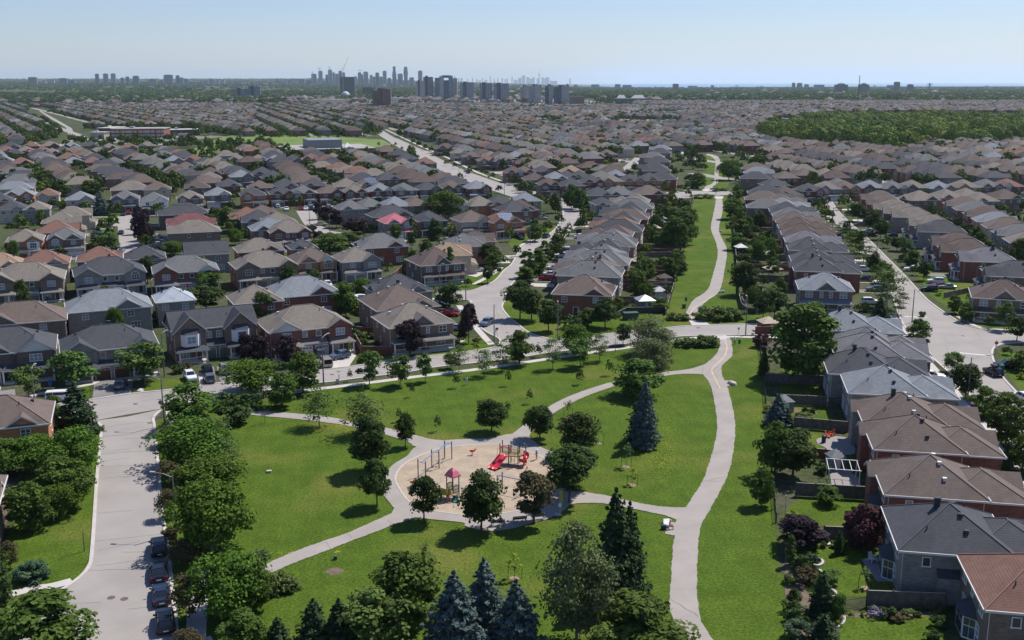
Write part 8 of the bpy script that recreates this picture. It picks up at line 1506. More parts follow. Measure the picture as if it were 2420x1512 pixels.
# needle tower of the far downtown
Z = 36500; u, v = D('t2', 262, 180); x = (u-CX)*(Z*cp_)/FP; H = hgt(x, Z, v); rt = empty('observation_tower', (x, Z, 0)); m = MB(); m.loft([[(r*math.cos(i*.785), r*math.sin(i*.785), z*H) for i in range(8)] for r, z in ((40, 0), (22, .3), (16, .6), (14, .62))]); link('shaft', m.mesh('shaft', [TM['pale']]), rt); m = MB(); m.loft([[(r*math.cos(i*.785), r*math.sin(i*.785), z*H) for i in range(8)] for r, z in ((14, .6), (50, .63), (50, .665), (18, .69))]); link('pod', m.mesh('pod', [TM['pale']]), rt); m = MB(); m.tube((0, 0, .69*H), (0, 0, H), 12, 5, 6); link('mast', m.mesh('mast', [TM['pale']]), rt); tag(rt, 'tall needle observation tower with a round pod in the far downtown', 'tower')
Z = 30000; u, v = D('t2', 552, 268); x = (u-CX)*(Z*cp_)/FP; m = MB(); H = hgt(x, Z, v); m.tube((0, 0, 0), (0, 0, H), 22, 14, 8); o = link('chimney_stack', m.mesh('chimney_stack', [TM['pale']]), None, (x, Z, 0)); tag(o, 'thin lone chimney right of the far downtown', 'chimney')
for a in [('t2', 1525, 1580, 318, 'dark', 6800, 'box', 'dark block standing alone before the lake'), ('t2', 978, 1030, 322, 'blue', 8500, 'box', 'hazy block left of the lone dark one before the lake'), ('t2', 1053, 1135, 330, 'blue', 8500, 'slab', 'low wide hazy block before the lake'), ('t2', 515, 540, 320, 'dark', 5200, 'box', 'small dark tower right of the grouped condominiums'), ('t2', 590, 625, 325, 'blue', 9000, 'box', 'small hazy block right of the far chimney'), ('t2', 755, 830, 325, 'blue', 9500, 'slab', 'faint low block above the trees'), ('t2', 1885, 1915, 332, 'blue', 9000, 'box', 'tiny block on the right lake shore'), ('t2', 1675, 1760, 338, 'blue', 9500, 'slab', 'low pale shoreline block on the lake'),
          ('t3', 232, 262, 308, 'blue', 8000, 'box', 'first of two slim blocks on the lake shore at right'), ('t3', 282, 328, 310, 'blue', 8000, 'box', 'second of two slim blocks on the lake shore at right'), ('t3', 350, 390, 323, 'blue', 8200, 'box', 'small shore block right of the slim pair'), ('t3', 450, 540, 327, 'blue', 8500, 'slab', 'wide low shore block at right'), ('t3', 647, 763, 305, 'dark', 5600, 'peak', 'dark wide block with stepped peak left of the mast'), ('t3', 870, 964, 305, 'dark', 5700, 'peak', 'dark wide block with stepped peak right of the mast'), ('t3', 1135, 1190, 332, 'blue', 7500, 'slab', 'low hazy block left of the rounded tower'), ('t3', 1197, 1256, 298, 'dark', 6200, 'round', 'dark tower with a rounded top before the lake'), ('t3', 1327, 1379, 323, 'dark', 6000, 'box', 'dark tower right of the rounded one before the lake'), ('t3', 1260, 1320, 352, 'blue', 7500, 'slab', 'low roofs between two dark shore towers')]:
    tower(a[0], a[1], a[2], a[3], a[4], Z=a[5], style=a[6], label=a[7])
# nearer condominiums
for a in [('t0', 2215, 2335, 360, 'glass', 468, 'strip', 'low glass condominium, left of two at the left centre'), ('t0', 2345, 2455, 335, 'glass', 468, 'strip', 'taller glass condominium, right of two at the left centre'), ('t1', 795, 930, 253, 'dark', 432, 'slab', 'dark tower under construction below the crane'), ('t1', 1003, 1118, 352, 'dark', 440, 'slab', 'low dark unfinished block left of the brown apartment slab'),
          ('t1', 1515, 1590, 282, 'pale', 472, 'strip', 'white banded condominium, leftmost of the big group'), ('t1', 1583, 1672, 242, 'blue', 470, 'strip', 'dark crowned condominium, second of the big group'), ('t1', 1690, 1905, 238, 'glass', 470, 'cluster', 'widest condominium of the big group'), ('t1', 1930, 2057, 297, 'glass', 476, 'strip', 'glass condominium right of the widest one'), ('t1', 2115, 2228, 303, 'glass', 492, 'strip', 'condominium with dark left edge, left of a pair'), ('t1', 2248, 2387, 307, 'glass', 492, 'strip', 'condominium with dark central stripe, right of a pair'),
          ('t2', 80, 152, 330, 'pale', 494, 'cluster', 'palest condominium at the left of the grouped slabs'), ('t2', 154, 280, 322, 'pale', 500, 'cluster', 'second condominium of the grouped slabs'), ('t2', 312, 390, 322, 'blue', 512, 'cluster', 'third and dark condominium of the grouped slabs'), ('t2', 396, 545, 330, 'blue', 512, 'cluster', 'rightmost dark condominium of the grouped slabs'), ('t2', 545, 688, 438, 'brown', 516, 'slab', 'low brown apartment block beside the grouped slabs'), ('t1', 1100, 1278, 362, 'brown', 556, 'cluster', 'brown brick apartment slab nearest in the middle distance'), ('t1', 978, 1098, 512, 'brown', 556, 'slab', 'low brown wing left of the brown apartment slab')]:
    o = tower(a[0], a[1], a[2], a[3], a[4], yb=a[5], style=a[6], label=a[7], name='apartment_building', group='apartment buildings of the middle distance'); o['category'] = 'apartment building'
    if 'nearest' in a[7]:
        for c_ in o.children:
            if c_.name.startswith('tower_block'): c_.data.materials[0] = TM['brown']
def crane(t, x, y0, y1, x1, jib, label, Z, col):
    u0, v0 = D(t, x, y0); X = (u0-CX)*(Z*cp_)/FP; zb = hgt(X, Z, v0); u1, v1 = D(t, x1, y1); X1 = (u1-CX)*(Z*cp_)/FP; zt = hgt(X1, Z, v1); r = Z/FP*.5; rt = empty('tower_crane', (X, Z, zb*0), 0); m = MB(); m.tube((0, 0, 0), (0, 0, zb), r, n=4); link('mast', m.mesh('mast', [col]), rt); m = MB()
    if jib: m.tube((0, 0, zb), (X1-X, 0, zt), r, r*.6, 4); m.tube((0, 0, zb+2), (-(X1-X)*.22, 0, zb+8), r, n=4)
    else: m.tube((-(X1-X), 0, zb), (X1-X, 0, zb), r*.8, n=4); m.tube((0, 0, zb), (0, 0, zb+12), r*.8, n=4)
    link('jib', m.mesh('jib', [col]), rt); tag(rt, label, 'crane')
M_CR = mat('crane_pink', (.5, .25, .22), None, rough=.6); M_CRB = mat('crane_blue', (.25, .3, .36), None, rough=.6)
crane('t1', 828, 195, 65, 885, True, 'tall luffing crane with raised jib above the unfinished tower', 2900, M_CR); crane('t1', 610, 175, 175, 632, False, 'small flat crane on the skyline, left one', 9300, M_CRB); crane('t1', 703, 166, 166, 722, False, 'small flat crane on the skyline tallest left tower', 9300, M_CRB); crane('t1', 990, 192, 192, 1015, False, 'small flat crane on the skyline, right one', 9300, M_CRB); crane('t1', 1140, 308, 308, 1155, False, 'pale flat crane over the unfinished block', 2800, M_CRB); crane('t1', 541, 210, 210, 555, False, 'tiny crane on the leftmost tall skyline tower', 9300, M_CRB)
# lattice mast and pylons
def mast(t, x, yb, yt, w, label, name='radio_mast', arms=False):
    X, Y = TG(t, x, yb); H = hgt(X, Y, D(t, x, yt)[1]); m = MB(); n = 12; r0 = w
    for s in range(3 if not arms else 4):
        a = s*2*math.pi/(3 if not arms else 4); m.tube((r0*math.cos(a), r0*math.sin(a), 0), (r0*.5*math.cos(a), r0*.5*math.sin(a), H), r0*.22, n=4)
    for k in range(n):
        for s in range(3): 
            a = s*2.094; b = a+2.094; f0, f1 = k/n, (k+1)/n; q0, q1 = r0*(1-.5*f0), r0*(1-.5*f1); m.tube((q0*math.cos(a), q0*math.sin(a), H*f0), (q1*math.cos(b), q1*math.sin(b), H*f1), r0*.12, n=3)
    if arms:
        for f in (.72, .84, .96): m.tube((-w*3, 0, H*f), (w*3, 0, H*f), w*.2, n=4)
    o = link(name, m.mesh(name, [M_DARKM if not arms else M_CRB]), None, (X, Y, 0)); tag(o, label, 'mast')
mast('t3', 850, 508, 240, 1.5, 'tall dark lattice mast rising past the lake horizon'); mast('t3', 1523, 405, 312, 5, 'faint pylon right of the dark shore towers', 'power_pylon', True); mast('t3', 1872, 400, 345, 5, 'faint pylon near the right edge tree belt', 'power_pylon', True)
# dome, low commercial buildings
X, Y = TG('t1', 848, 455); w = 84/4*Y/FP; rt = empty('white_dome', (X, Y, 0)); m = MB(); m.loft([[(w/2*math.cos(i*.349)*math.cos(t), w/2*math.sin(i*.349)*math.cos(t), w*.25+w/2*math.sin(t)) for i in range(18)] for t in (-.6, -.3, 0, .3, .6, .9, 1.2, 1.45)]); link('shell', m.mesh('shell', [mat('dome_shell', (.55, .58, .6), None, rough=.5, brick=(3., 3., (.5, .5, .5)))]), rt)
m = MB(); m.tube((0, 0, 0), (0, 0, w*.2), w*.42, n=12); link('drum', m.mesh('drum', [TM['pale']]), rt); tag(rt, 'white latticed dome in front of the unfinished tower', 'dome')
def block(t, x0, y0, x1, y1, yt, dep, wm, rm, label, name='commercial_building', wins=0):
    a = Vector(TG(t, x0, y0)); b = Vector(TG(t, x1, y1)); d = b-a; L = d.length; H = hgt(a.x, a.y, D(t, x0, yt)[1]); rt = empty(name, (a.x, a.y, 0), math.atan2(d.y, d.x)); m = MB(); m.box(0, L, 0, dep, 0, H); link('wall', m.mesh('wall', [wm]), rt); m = MB(); m.box(-.6, L+.6, -.6, dep+.6, H, H+.7); m.box(L*.3, L*.38, dep*.4, dep*.6, H+.7, H+2.4); link('roof', m.mesh('roof', [rm]), rt)
    if wins:
        for r in range(2 if H > 7 else 1):
            for k in range(wins):
                f, p1, p2, w1, w2 = winmesh(3.4, 1.8, 0); link('window', w2, rt, (L*(k+.5)/wins+(k//2 % 2), -.01, H*(.18+.44*r)))
    tag(rt, label, 'building'); return rt, L, H
for a in [('t1', 285, 470, 540, 466, 448, 40, TM['white'], M_WROOF, 'long low white roofed store at far left of the dome'), ('t1', 505, 512, 862, 508, 475, 50, WALL['beige'][0], M_FLATR, 'long beige shopping building left of the dome'), ('t1', 1282, 488, 1420, 486, 455, 40, TM['white'], M_WROOF, 'white cube building right of the brown apartment slab'), ('t1', 830, 455, 1085, 450, 434, 60, WALL['brownb'][0], M_WROOF, 'low wide building beside the dome'), ('t1', 1440, 455, 1520, 455, 425, 20, WALL['beige'][0], M_FLATR, 'tan office block left of the banded condominium'), ('t0', 2040, 478, 2265, 476, 464, 40, TM['glass'], M_WROOF, 'long glass roofed hall left of the two condominiums'), ('t3', 60, 678, 375, 672, 655, 14, TM['white'], M_FLATR, 'row of white fronted shops before the wood'), ('t3', 1640, 558, 2035, 548, 540, 50, TM['pale'], M_WROOF, 'long white flat roofed building beyond the wood'),
          ('t1', 1880, 500, 2060, 500, 478, 40, TM['glass'], M_WROOF, 'low glazed hall at the foot of the glass condominium'), ('t0', 355, 528, 660, 524, 508, 40, WALL['beige'][0], M_FLATR, 'long low beige store in the upper left district')]: block(*a)
block('t0', 1050, 832, 1552, 828, 750, 34, WALL['redb'][0], M_FLATR, 'two storey red brick school with white edged roof', 'school_building', 12)
block('t0', 925, 812, 1048, 812, 742, 40, WALL['redb'][0], M_WROOF, 'taller left wing of the red brick school', 'school_building'); block('t0', 855, 830, 985, 830, 782, 14, TM['white'], M_WROOF, 'pale low entrance block of the red brick school', 'school_building'); block('t0', 1572, 806, 1890, 800, 760, 26, WALL['redb'][0], M_WROOF, 'low right annexe of the red brick school', 'school_building', 6); block('t0', 1690, 836, 1780, 834, 800, 5, TM['white'], M_FLATR, 'white portable classroom beside the school field', 'portable_classroom')
rt, L, H = block('s1', 298, 338, 1130, 318, 290, 62, WALL['brownb'][0], M_FLATR, 'long flat roofed school with a grey gymnasium block', 'school_building', 12)
m = MB(); m.box(L*.27, L*.65, 12, 44, H, H+7.); link('gymnasium', m.mesh('gymnasium', [mat('grey_cladding', (.2, .22, .235), None, rough=.7)]), rt); m = MB(); m.loft([[(L*.74-3, 20, H+.7), (L*.74+3, 20, H+.7), (L*.74+3, 26, H+.7), (L*.74-3, 26, H+.7)], [(L*.74-.2, 22.8, H+4), (L*.74+.2, 22.8, H+4), (L*.74+.2, 23.2, H+4), (L*.74-.2, 23.2, H+4)]]); link('skylight', m.mesh('skylight', [M_WHITE]), rt)
block('t2', 960, 716, 1510, 712, 684, 70, WALL['brownb'][0], M_WROOF, 'broad flat roofed school in the upper middle rooftops', 'school_building', 8)
for x0, x1, lb in ((975, 1090, 'grey block with small white hip roof, left of a pair'), (1105, 1280, 'grey block with wide white hip roof, right of a pair')):
    rt, L, H = block('t2', x0, 505, x1, 505, 458, 30, TM['blue'], M_FLATR, lb, 'office_building'); m = MB(); m.loft([[(L*.1, 0, H+.7), (L*.9, 0, H+.7), (L*.9, 28, H+.7), (L*.1, 28, H+.7)], [(L*.3, 10, H+9), (L*.7, 10, H+9), (L*.7, 18, H+9), (L*.3, 18, H+9)]]); link('white_roof', m.mesh('white_roof', [M_WROOF]), rt)
mb = MB()
for P in ([(200, 330), (210, 326), (500, 320), (535, 322), (500, 326), (400, 333), (205, 341)], [(285, 338), (330, 345), (395, 342), (395, 334), (290, 334)]): poly(mb, W(P), .03)
poly(mb, W([(640, 246), (700, 229), (1260, 229), (1420, 240), (1300, 254), (900, 250)]), .05)
struct('school_yard', mb, [mat('yard_paving', (.28, .26, .235), (.15, .16, .11), .012, .9)])
mb = MB(); poly(mb, W([(316, 339), (338, 339), (340, 343), (318, 343)]), .04); poly(mb, W([(357, 337), (376, 337), (378, 340), (358, 341)]), .04); struct('sport_court', mb, [mat('court_blue', (.14, .24, .42))])
# ---------------------------------------------------------------- fences
def fence(P, h, m_, label, world=False, wire=False, sp=2.4):
    P = [Vector(p) for p in (P if world else W(P))]; o0 = P[0].copy(); rt = empty('fence', (o0.x, o0.y, 0)); pn = MB(); posts = []
    for a, b in zip(P, P[1:]):
        d = b-a; L = d.length; n = max(1, round(L/sp)); ang = math.atan2(d.y, d.x); k = len(pn.v)
        if wire:
            for q in range(int(L/.14)): pn.box(q*.14, q*.14+.02, -.01, .01, .05, h)
            pn.box(0, L, -.02, .02, h-.05, h); pn.box(0, L, -.02, .02, .12, .16)
        else: pn.box(0, L, -.02, .02, .06, h-.02); pn.box(0, L, -.06, .06, h-.02, h+.03, 1)
        pn.rot(ang, k); pn.move((a.x-o0.x, a.y-o0.y, 0), k)
        for q in range(n+1): posts.append(a+d*(q/n)-o0)
    link('panel', pn.mesh('panel', [m_, M_FCAP]), rt); pm = cmesh(('fp', round(h, 1), m_.name), lambda: (lambda m: (m.box(-.065, .065, -.065, .065, 0, h+.16), m.mesh('post', [m_]))[1])(MB()))
    if len(posts) > 14: posts = posts[::2]
    for p in posts: link('post', pm, rt, (p.x, p.y, 0))
    tag(rt, label, 'fence', 'garden fences'); return rt
M_FCAP = mat('fence_cap', (.33, .29, .26), None, rough=.8)
for P, h, m_, lb, *w in [([(1808, 905), (1965, 912)], 1.9, M_FENCE, 'long dark board fence behind the huge green tree'), ([(1835, 955), (1978, 962)], 1.8, M_FENCE, 'board fence behind the vegetable bed at right'), ([(1876, 1011), (2003, 1022)], 1.8, M_FENCE, 'board fence above the lawn with red chairs'), ([(1915, 1084), (1985, 1092)], 1.7, M_FENCER, 'reddish fence behind the white framed shed'), ([(1880, 1172), (2065, 1183)], 1.9, M_FENCE, 'shaded fence at the top of the pale back lawn'), ([(1946, 1276), (2092, 1283)], 1.8, M_FENCE, 'board fence between purple shrub and red maple'), ([(2047, 1434), (2232, 1441)], 1.9, M_FENCE, 'board fence behind the mauve flower bed'), ([(1995, 1443), (2047, 1434)], 1.2, M_DARKM, 'black iron garden fence left of the flower bed', True),
    ([(822, 778), (838, 805), (855, 836)], 1.9, mat('tan_fence', (.26, .19, .13), (.2, .15, .1), 1.5, .85, bands=(.16, .3, 'y')), 'tan board fence right of the silver blue car'), ([(855, 838), (946, 839)], 1.8, M_FENCER, 'dark red fence along the corner garden lawn'), ([(842, 790), (905, 795)], 1.8, M_FENCER, 'dark red fence at the back of the corner garden'), ([(91, 1036), (120, 1028), (122, 1012), (168, 1012), (168, 1028)], 1.7, M_FENCER, 'red fence round the small yard with bins at left'), ([(930, 660), (965, 630)], 1.8, M_FENCER, 'red fence beside the poplars'), ([(1230, 552), (1252, 552)], 1.7, mat('orange_fence', (.4, .17, .09)), 'orange fence at the foot of the solar roofed house'),
    ([(1795, 812), (1810, 960), (1822, 1100), (1834, 1235)], 1.2, M_DARKM, 'thin wire fence along the right edge of the park', True), ([(1460, 752), (1480, 742), (1572, 740)], 1.6, M_DARKM, 'dark fence below the gardens beside the greenway entrance'), ([(1752, 715), (1765, 740), (1800, 742)], 1.6, M_STEEL, 'grey fence at the corner right of the greenway'), ([(1755, 690), (1800, 692)], 1.8, M_FENCE, 'board fence under the dark maple right of the greenway'), ([(1785, 790), (1800, 789), (1840, 789)], 1.7, M_FENCER, 'dark red fence behind the wine red tree'), ([(2230, 705), (2300, 690)], 1.5, WALL['brownb'][0], 'low brick garden wall by the black car, right street')]: fence(P, h, m_, lb, wire=bool(w))
def lotfences(L, edge, back, where, m_):
    for i, ((x0, y0), (x1, y1)) in enumerate(zip(L, L[1:])):
        c = Vector(((x0+x1)/2, (y0+y1)/2)); d = Vector((x1-x0, y1-y0)).normalized(); n = Vector((-d.y, d.x))*back; a = c+n*7.; 
        best = min(edge, key=lambda e: abs((Vector(e)-c).dot(d))); e = Vector(best); L_ = max(6, (e-c).dot(n)-.6); fence([tuple(a), tuple(c+n*L_)], 1.8, m_[i % len(m_)], '%s garden fence from the near end %s' % (ORD[i+1], where), True, sp=3.)
WX = [(h['x'], h['y']) for h in HOUSES if h.get('where') == 'in the long row west of the greenway']; WX.sort(key=lambda p: p[1])
EW = smooth(W([(1572, 745), (1590, 690), (1600, 640), (1622, 560), (1640, 466)]), 12); lotfences([(WH['x'], WH['y'])]+WX, EW, -1, 'left of the greenway', [M_FENCE, M_FENCE, M_FENCER])
XX = [(h['x'], h['y']) for h in HOUSES if h.get('where') == 'in the row right of the greenway']; XX.sort(key=lambda p: p[1])
EX = smooth(W([(1800, 742), (1752, 730), (1742, 640), (1730, 520), (1722, 468)]), 12); lotfences(XX, EX, 1, 'right of the greenway', [M_FENCE, M_FENCER, M_FENCE])
fence([tuple(p) for p in EW[::4]], 1.5, M_DARKM, 'dark fence line along the left edge of the greenway lawn', True); fence([tuple(p) for p in EX[4::4]], 1.5, M_DARKM, 'dark fence line along the right edge of the greenway lawn', True)
# ---------------------------------------------------------------- garden buildings and furniture
def gazebo(t, x, y, w, h, rm, label, walls=None, dome=False, yaw=10):
    X, Y = TG(t, x, y); rt = empty('gazebo' if not walls else 'shed', (X, Y, 0), R(yaw)); m = MB()
    if walls: m.box(-w/2, w/2, -w*.38, w*.38, 0, h*.72); link('wall', m.mesh('wall', [walls]), rt); m = MB(); m.box(-.4, .4, -w*.38-.04, -w*.38, .05, 1.8); link('door', m.mesh('door', [M_TRIM]), rt)
    else:
        for sx in (-1, 1):
            for sy in (-1, 1): p = MB(); p.tube((sx*w*.44, sy*w*.44, 0), (sx*w*.44, sy*w*.44, h*.75), .06, n=6); link('post', p.mesh('post', [M_DARKM]), rt)
    m = MB(); k = [(1, 0), (.96, .03), (.8, .42), (.5, .8), (.15, .98), (.02, 1)] if dome else [(1, 0), (1, .05), (.35, .7), (.3, .74), (.02, 1)]; n = 8 if dome else 4; r0 = w/2*(1.08 if dome else 1.5)
    m.loft([[(r0*s_*math.cos(2*math.pi*(i+.5)/n), r0*s_*math.sin(2*math.pi*(i+.5)/n), h*.72+z_*h*.42) for i in range(n)] for s_, z_ in k]); link('canopy', m.mesh('canopy', [rm]), rt); tag(rt, label, 'gazebo' if not walls else 'shed')
M_CANV = mat('white_canvas', (.7, .69, .68), None, rough=.8); M_CANT = mat('tan_canvas', (.45, .38, .28), None, rough=.8); M_SHG = mat('shed_grey', (.25, .26, .26), (.2, .21, .21), 2., .8)
gazebo('11', 985, 1400, 5.6, 3.1, M_CANV, 'white domed canopy in the garden behind the tan roofed corner house', None, True)
for a in [('12', 1395, 565, 4, 2.9, M_SHG, 'upper grey gazebo left of the greenway'), ('12', 1410, 600, 4, 2.9, M_SHG, 'second grey gazebo left of the greenway'), ('12', 1400, 635, 4, 2.9, M_SHG, 'third dark gazebo left of the greenway'), ('12', 1350, 690, 4, 2.8, M_CANT, 'tan canvas gazebo left of the greenway'), ('12', 1200, 1010, 4.4, 2.8, M_CANT, 'greyish canvas gazebo among the shrubs left of the greenway'), ('s2', 1600, 345, 4.5, 3., M_CANV, 'white canopy at the upper greenway gardens', None, True), ('s2', 1670, 380, 4, 3., M_SHG, 'small dark gazebo at the upper greenway gardens'), ('12', 2385, 770, 4.5, 3, mat('brown_canvas', (.16, .11, .08)), 'brown gazebo right of the greenway'), ('12', 2160, 880, 3.4, 2.8, M_CANV, 'small white canopy right of the greenway'), ('12', 2390, 935, 4.6, 2.8, M_CANT, 'tan canopy right of the greenway'), ('13', 40, 1095, 4.4, 3., M_CANT, 'cream canopy behind the slate roofed corner house'), ('s3', 1700, 165*0+430, 4, 3, M_CANV, 'white canopy in the upper right gardens', None, True)]: gazebo(*a)
gazebo('12', 1255, 1400, 4.2, 3., M_STEEL, 'grey metal roofed shed beside the greenway entrance', M_SHG); gazebo('12', 1390, 1300, 3.4, 2.6, M_WROOF, 'small white roofed shed near the greenway', M_TRIM); gazebo('23', 150, 860, 2.6, 2.6, M_SHG, 'small grey shed in the garden right of the park', M_SHG); gazebo('23', 630, 1400, 2.2, 2.6, M_SHG, 'dark shed with white frame behind the brown roofs', M_SHG); gazebo('12', 1440, 1170, 3.6, 2.6, ROOF['umber'][0], 'brown roofed shed left of the greenway', WALL['brownb'][0]); gazebo('23', 0, 105, 4., 3., M_CANT, 'pale roofed shed above the wine red tree', M_FENCER)
mb = MB(); poly(mb, [TG('33', *p) for p in ((880, 750), (930, 840), (1030, 960), (1290, 972), (1230, 860), (1190, 740), (1040, 745))], .02); struct('patio', mb, [M_PAVER])
mb = MB(); poly(mb, smooth([TG('23', *p) for p in ((460, 1130), (520, 1110), (640, 1100), (780, 1130), (820, 1260), (640, 1270), (530, 1200), (470, 1170))], 3, True), .02); poly(mb, [TG('23', *p) for p in ((580, 1420), (740, 1400), (860, 1500), (880, 1580), (600, 1560))], .02); struct('garden_terrace', mb, [M_PAVER])  # terrace paver kept dark: shade from the houses is put into its colour
mb = MB()
for P in ([(1903, 1306), (1915, 1316), (1935, 1321), (1945, 1330), (1935, 1338), (1920, 1336)], [(1925, 1345), (1940, 1351), (1950, 1358)], [(1955, 1390), (1968, 1396), (1975, 1402), (1970, 1410), (1958, 1408)], [(1950, 1290), (1960, 1288), (1962, 1282)], [(1995, 1458), (1994, 1470), (1985, 1480), (1977, 1484)]): strip(mb, smooth(W(P), 4), .3, .0, .16)
struct('garden_edging', mb, [M_STONE])
mb = MB()
for P in ([(1905, 1308), (1942, 1328), (1925, 1336), (1905, 1330)], [(1958, 1392), (1973, 1402), (1962, 1408), (1955, 1400)], [(1995, 1452), (2060, 1448), (2225, 1445), (2228, 1452), (2150, 1460), (2080, 1462), (2000, 1458)], [(1875, 975), (1932, 980), (1930, 970), (1878, 965)], [(1855, 1290), (1900, 1290), (1905, 1400), (1960, 1420), (1985, 1470), (1970, 1512), (1870, 1512), (1855, 1400)]): poly(mb, W(P), -.004+.001*len(mb.f))
struct('flower_bed', mb, [M_DIRT])
def chair(t, x, y, yaw, m_, label):
    X, Y = TG(t, x, y); rt = empty('garden_chair', (X, Y, .02), R(yaw)); m = MB(); m.box(-.33, .33, -.35, .3, .3, .36); link('seat', m.mesh('seat', [m_]), rt); m = MB(); m.loft([[(-.3, .25, .35), (.3, .25, .35), (.3, .3, .35), (-.3, .3, .35)], [(-.26, .5, 1.0), (.26, .5, 1.0), (.26, .55, 1.0), (-.26, .55, 1.0)]]); link('backrest', m.mesh('backrest', [m_]), rt)
    for s in (-1, 1): m = MB(); m.box(s*.36-.05, s*.36+.05, -.4, .35, .5, .54); link('armrest', m.mesh('armrest', [m_]), rt); m = MB(); m.box(s*.36-.04, s*.36+.04, -.38, -.3, 0, .5); link('leg', m.mesh('leg', [m_]), rt); m = MB(); m.box(s*.33-.04, s*.33+.04, .2, .28, 0, .4); link('leg', m.mesh('leg', [m_]), rt)
    tag(rt, label, 'chair')
M_RCH = mat('red_plastic', (.5, .06, .03), None, rough=.5); chair('23', 570, 1110, 60, M_RCH, 'red garden chair on the small terrace, left one'); chair('23', 600, 1095, -60, M_RCH, 'red garden chair on the small terrace, right one'); chair('33', 985, 770, 20, M_WHITE, 'white chair on the paved patio in the sun'); chair('33', 1120, 830, -40, M_STEEL, 'grey chair on the paved patio in the shade'); chair('33', 1130, 870, 160, M_STEEL, 'second grey chair on the patio nearer the camera')
m = MB(); m.tube((0, 0, 0), (0, 0, .9), .33, n=10); m.sphere((0, 0, 1.0), .33, .33, .22); o = link('barbecue', m.mesh('barbecue', [M_DARKM]), None, (*TG('23', 525, 1160), .02)); tag(o, 'round black barbecue on the small terrace', 'barbecue')
m = MB(); m.tube((0, 0, 0), (0, 0, 2.6), .03, n=6); m.loft([[(.18*math.cos(i*.785), .18*math.sin(i*.785), 1.1) for i in range(8)], [(.04*math.cos(i*.785), .04*math.sin(i*.785), 2.6) for i in range(8)]]); o = link('closed_parasol', m.mesh('closed_parasol', [M_CANT]), None, (*TG('23', 560, 830), 0)); tag(o, 'closed beige parasol behind the right hand roofs', 'parasol')
rt = empty('pergola_frame', (*TG('23', 700, 1530), 0), R(-12))
for i, (px, py) in enumerate(((-2, -2), (2, -2), (2, 2), (-2, 2))): m = MB(); m.box(px-.06, px+.06, py-.06, py+.06, 0, 2.4); link('post', m.mesh('post', [M_TRIM]), rt)
m = MB()
for k in range(5): m.box(-2.1+k*1.02, -2.04+k*1.02, -2.2, 2.2, 2.42, 2.5)
m.box(-2.2, 2.2, -2.1, -2., 2.5, 2.58); m.box(-2.2, 2.2, 2., 2.1, 2.5, 2.58); link('rafters', m.mesh('rafters', [M_WHITE]), rt); tag(rt, 'white open pergola frame behind the lower brown roof', 'pergola')
struct('driveway', DRV, [M_DRIVE, M_CONC])
# far utility: light texture for yellow flowers in the lawn
its = []; rr = random.Random(9)
for cx_, cy_, sx_, sy_, n in ((1570, 1050, 12, 50, 240), (1560, 1090, 30, 14, 200), (810, 1008, 22, 5, 160), (680, 988, 12, 2, 60), (1583, 990, 10, 30, 60), (680, 1308, 18, 4, 40), (797, 1305, 6, 2, 24), (1795, 990, 8, 14, 60), (2205 - 290, 640 - 330, 0, 0, 0), (1800, 1100, 10, 60, 40)):
    for _ in range(n): x, y = G(rr.gauss(cx_, sx_), rr.gauss(cy_, sy_)); its.append((x, y))
A = np.array(its); n = len(A); Cc = np.stack([A[:, 0], A[:, 1], np.full(n, .05)], 1); V, F = cards(Cc, np.tile([0, 0, 1.], (n, 1)), np.full(n, .09), 1., seed=4); o = link('yellow_flowers', fastmesh('yellow_flowers', V, F, [mat('petal_yellow', (.75, .6, .02))])); o['kind'] = 'stuff'
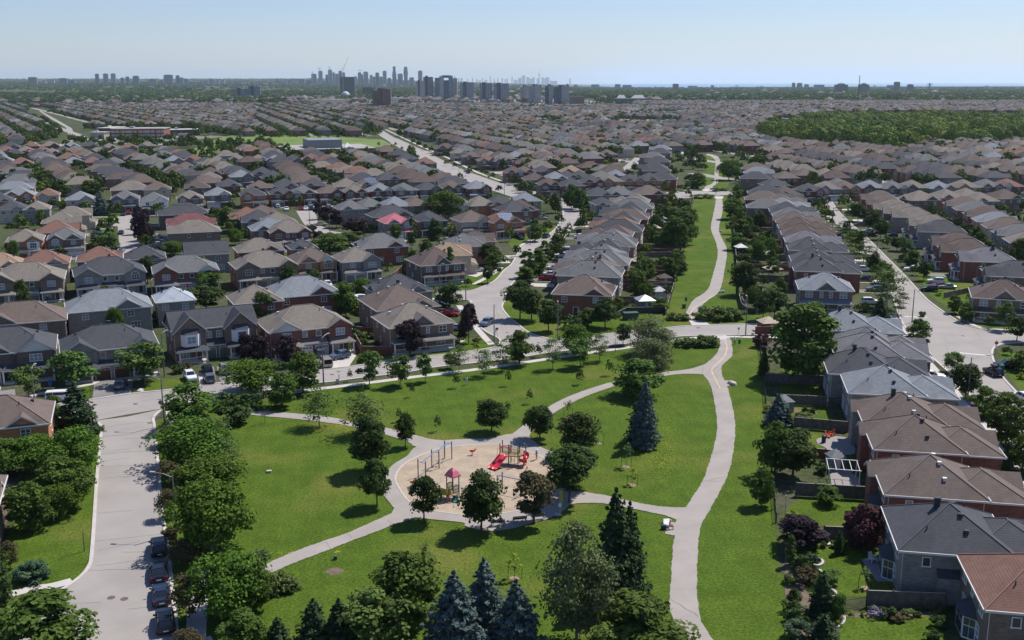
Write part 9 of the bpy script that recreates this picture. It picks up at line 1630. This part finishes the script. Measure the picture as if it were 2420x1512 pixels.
# ---------------------------------------------------------------- air, sky, sun, camera
AZ, EL = R(42), R(55); S = Vector((math.cos(EL)*math.cos(AZ), math.cos(EL)*math.sin(AZ), math.sin(EL)))
sl = bpy.data.lights.new('sun', 'SUN'); sl.energy = 4.9; sl.angle = R(.5); sl.color = (1., .95, .88); so = bpy.data.objects.new('sun', sl); COL.objects.link(so); so.rotation_euler = S.to_track_quat('Z', 'Y').to_euler()
wd = bpy.data.worlds.new('World'); SC.world = wd; wd.use_nodes = True; nt = wd.node_tree; sk = nt.nodes.new('ShaderNodeTexSky'); sk.sky_type = 'NISHITA'; sk.sun_disc = False; sk.sun_elevation = EL; sk.sun_rotation = R(48); sk.air_density = 1.15; sk.dust_density = .1; sk.ozone_density = 4.5; sk.altitude = 100
mx = nt.nodes.new('ShaderNodeMix'); mx.data_type = 'RGBA'; mx.blend_type = 'MULTIPLY'; mx.inputs[0].default_value = 1; mx.inputs[7].default_value = (.81, .835, 1.04, 1); nt.links.new(sk.outputs[0], mx.inputs[6]); nt.links.new(mx.outputs[2], nt.nodes['Background'].inputs[0]); nt.nodes['Background'].inputs[1].default_value = .097
vm = bpy.data.materials.new('haze_air'); vm.use_nodes = True; nt = vm.node_tree; nt.nodes.clear(); out = nt.nodes.new('ShaderNodeOutputMaterial'); pv = nt.nodes.new('ShaderNodeVolumePrincipled'); pv.inputs['Color'].default_value = (.74, .88, 1., 1); pv.inputs['Density'].default_value = 2.8e-5; pv.inputs['Anisotropy'].default_value = .3; nt.links.new(pv.outputs[0], out.inputs['Volume'])
mb = MB(); mb.box(-51000, 51000, -600, 67000, -1., 640); o = link('haze', mb.mesh('haze', [vm])); o['kind'] = 'stuff'
cd = bpy.data.cameras.new('camera'); cd.sensor_width = 36; cd.lens = 36*FP/2420.; cd.clip_start = .5; cd.clip_end = 120000; co = bpy.data.objects.new('camera', cd); COL.objects.link(co); co.location = (0, 0, CAMH)
fw = Vector((0, cp_, -sp_)); up = Vector((0, sp_, cp_)); rt_ = Vector((1, 0, 0)); rr_ = rt_*cr_+up*(sr_*-1)*-1*0+up*0
X_ = rt_*cr_-up*sr_; Y_ = rt_*sr_+up*cr_
Mx = Matrix((X_, Y_, -fw)).transposed().to_4x4(); Mx.translation = Vector((0, 0, CAMH)); co.matrix_world = Mx; SC.camera = co
SC.view_settings.view_transform = 'Standard'; SC.view_settings.look = 'None'; SC.view_settings.exposure = .25; SC.view_settings.gamma = 1
SC.cycles.max_bounces = 5; SC.cycles.diffuse_bounces = 2; SC.cycles.glossy_bounces = 2; SC.cycles.transparent_max_bounces = 6; SC.cycles.volume_bounces = 1
# labels that clash get told apart by their place
for lb, L in list(LABELS.items()):
    if len(L) > 1: print('DUP LABEL', lb, len(L))
    if not 4 <= len(lb.split()) <= 16: print('LABEL LEN', len(lb.split()), lb)
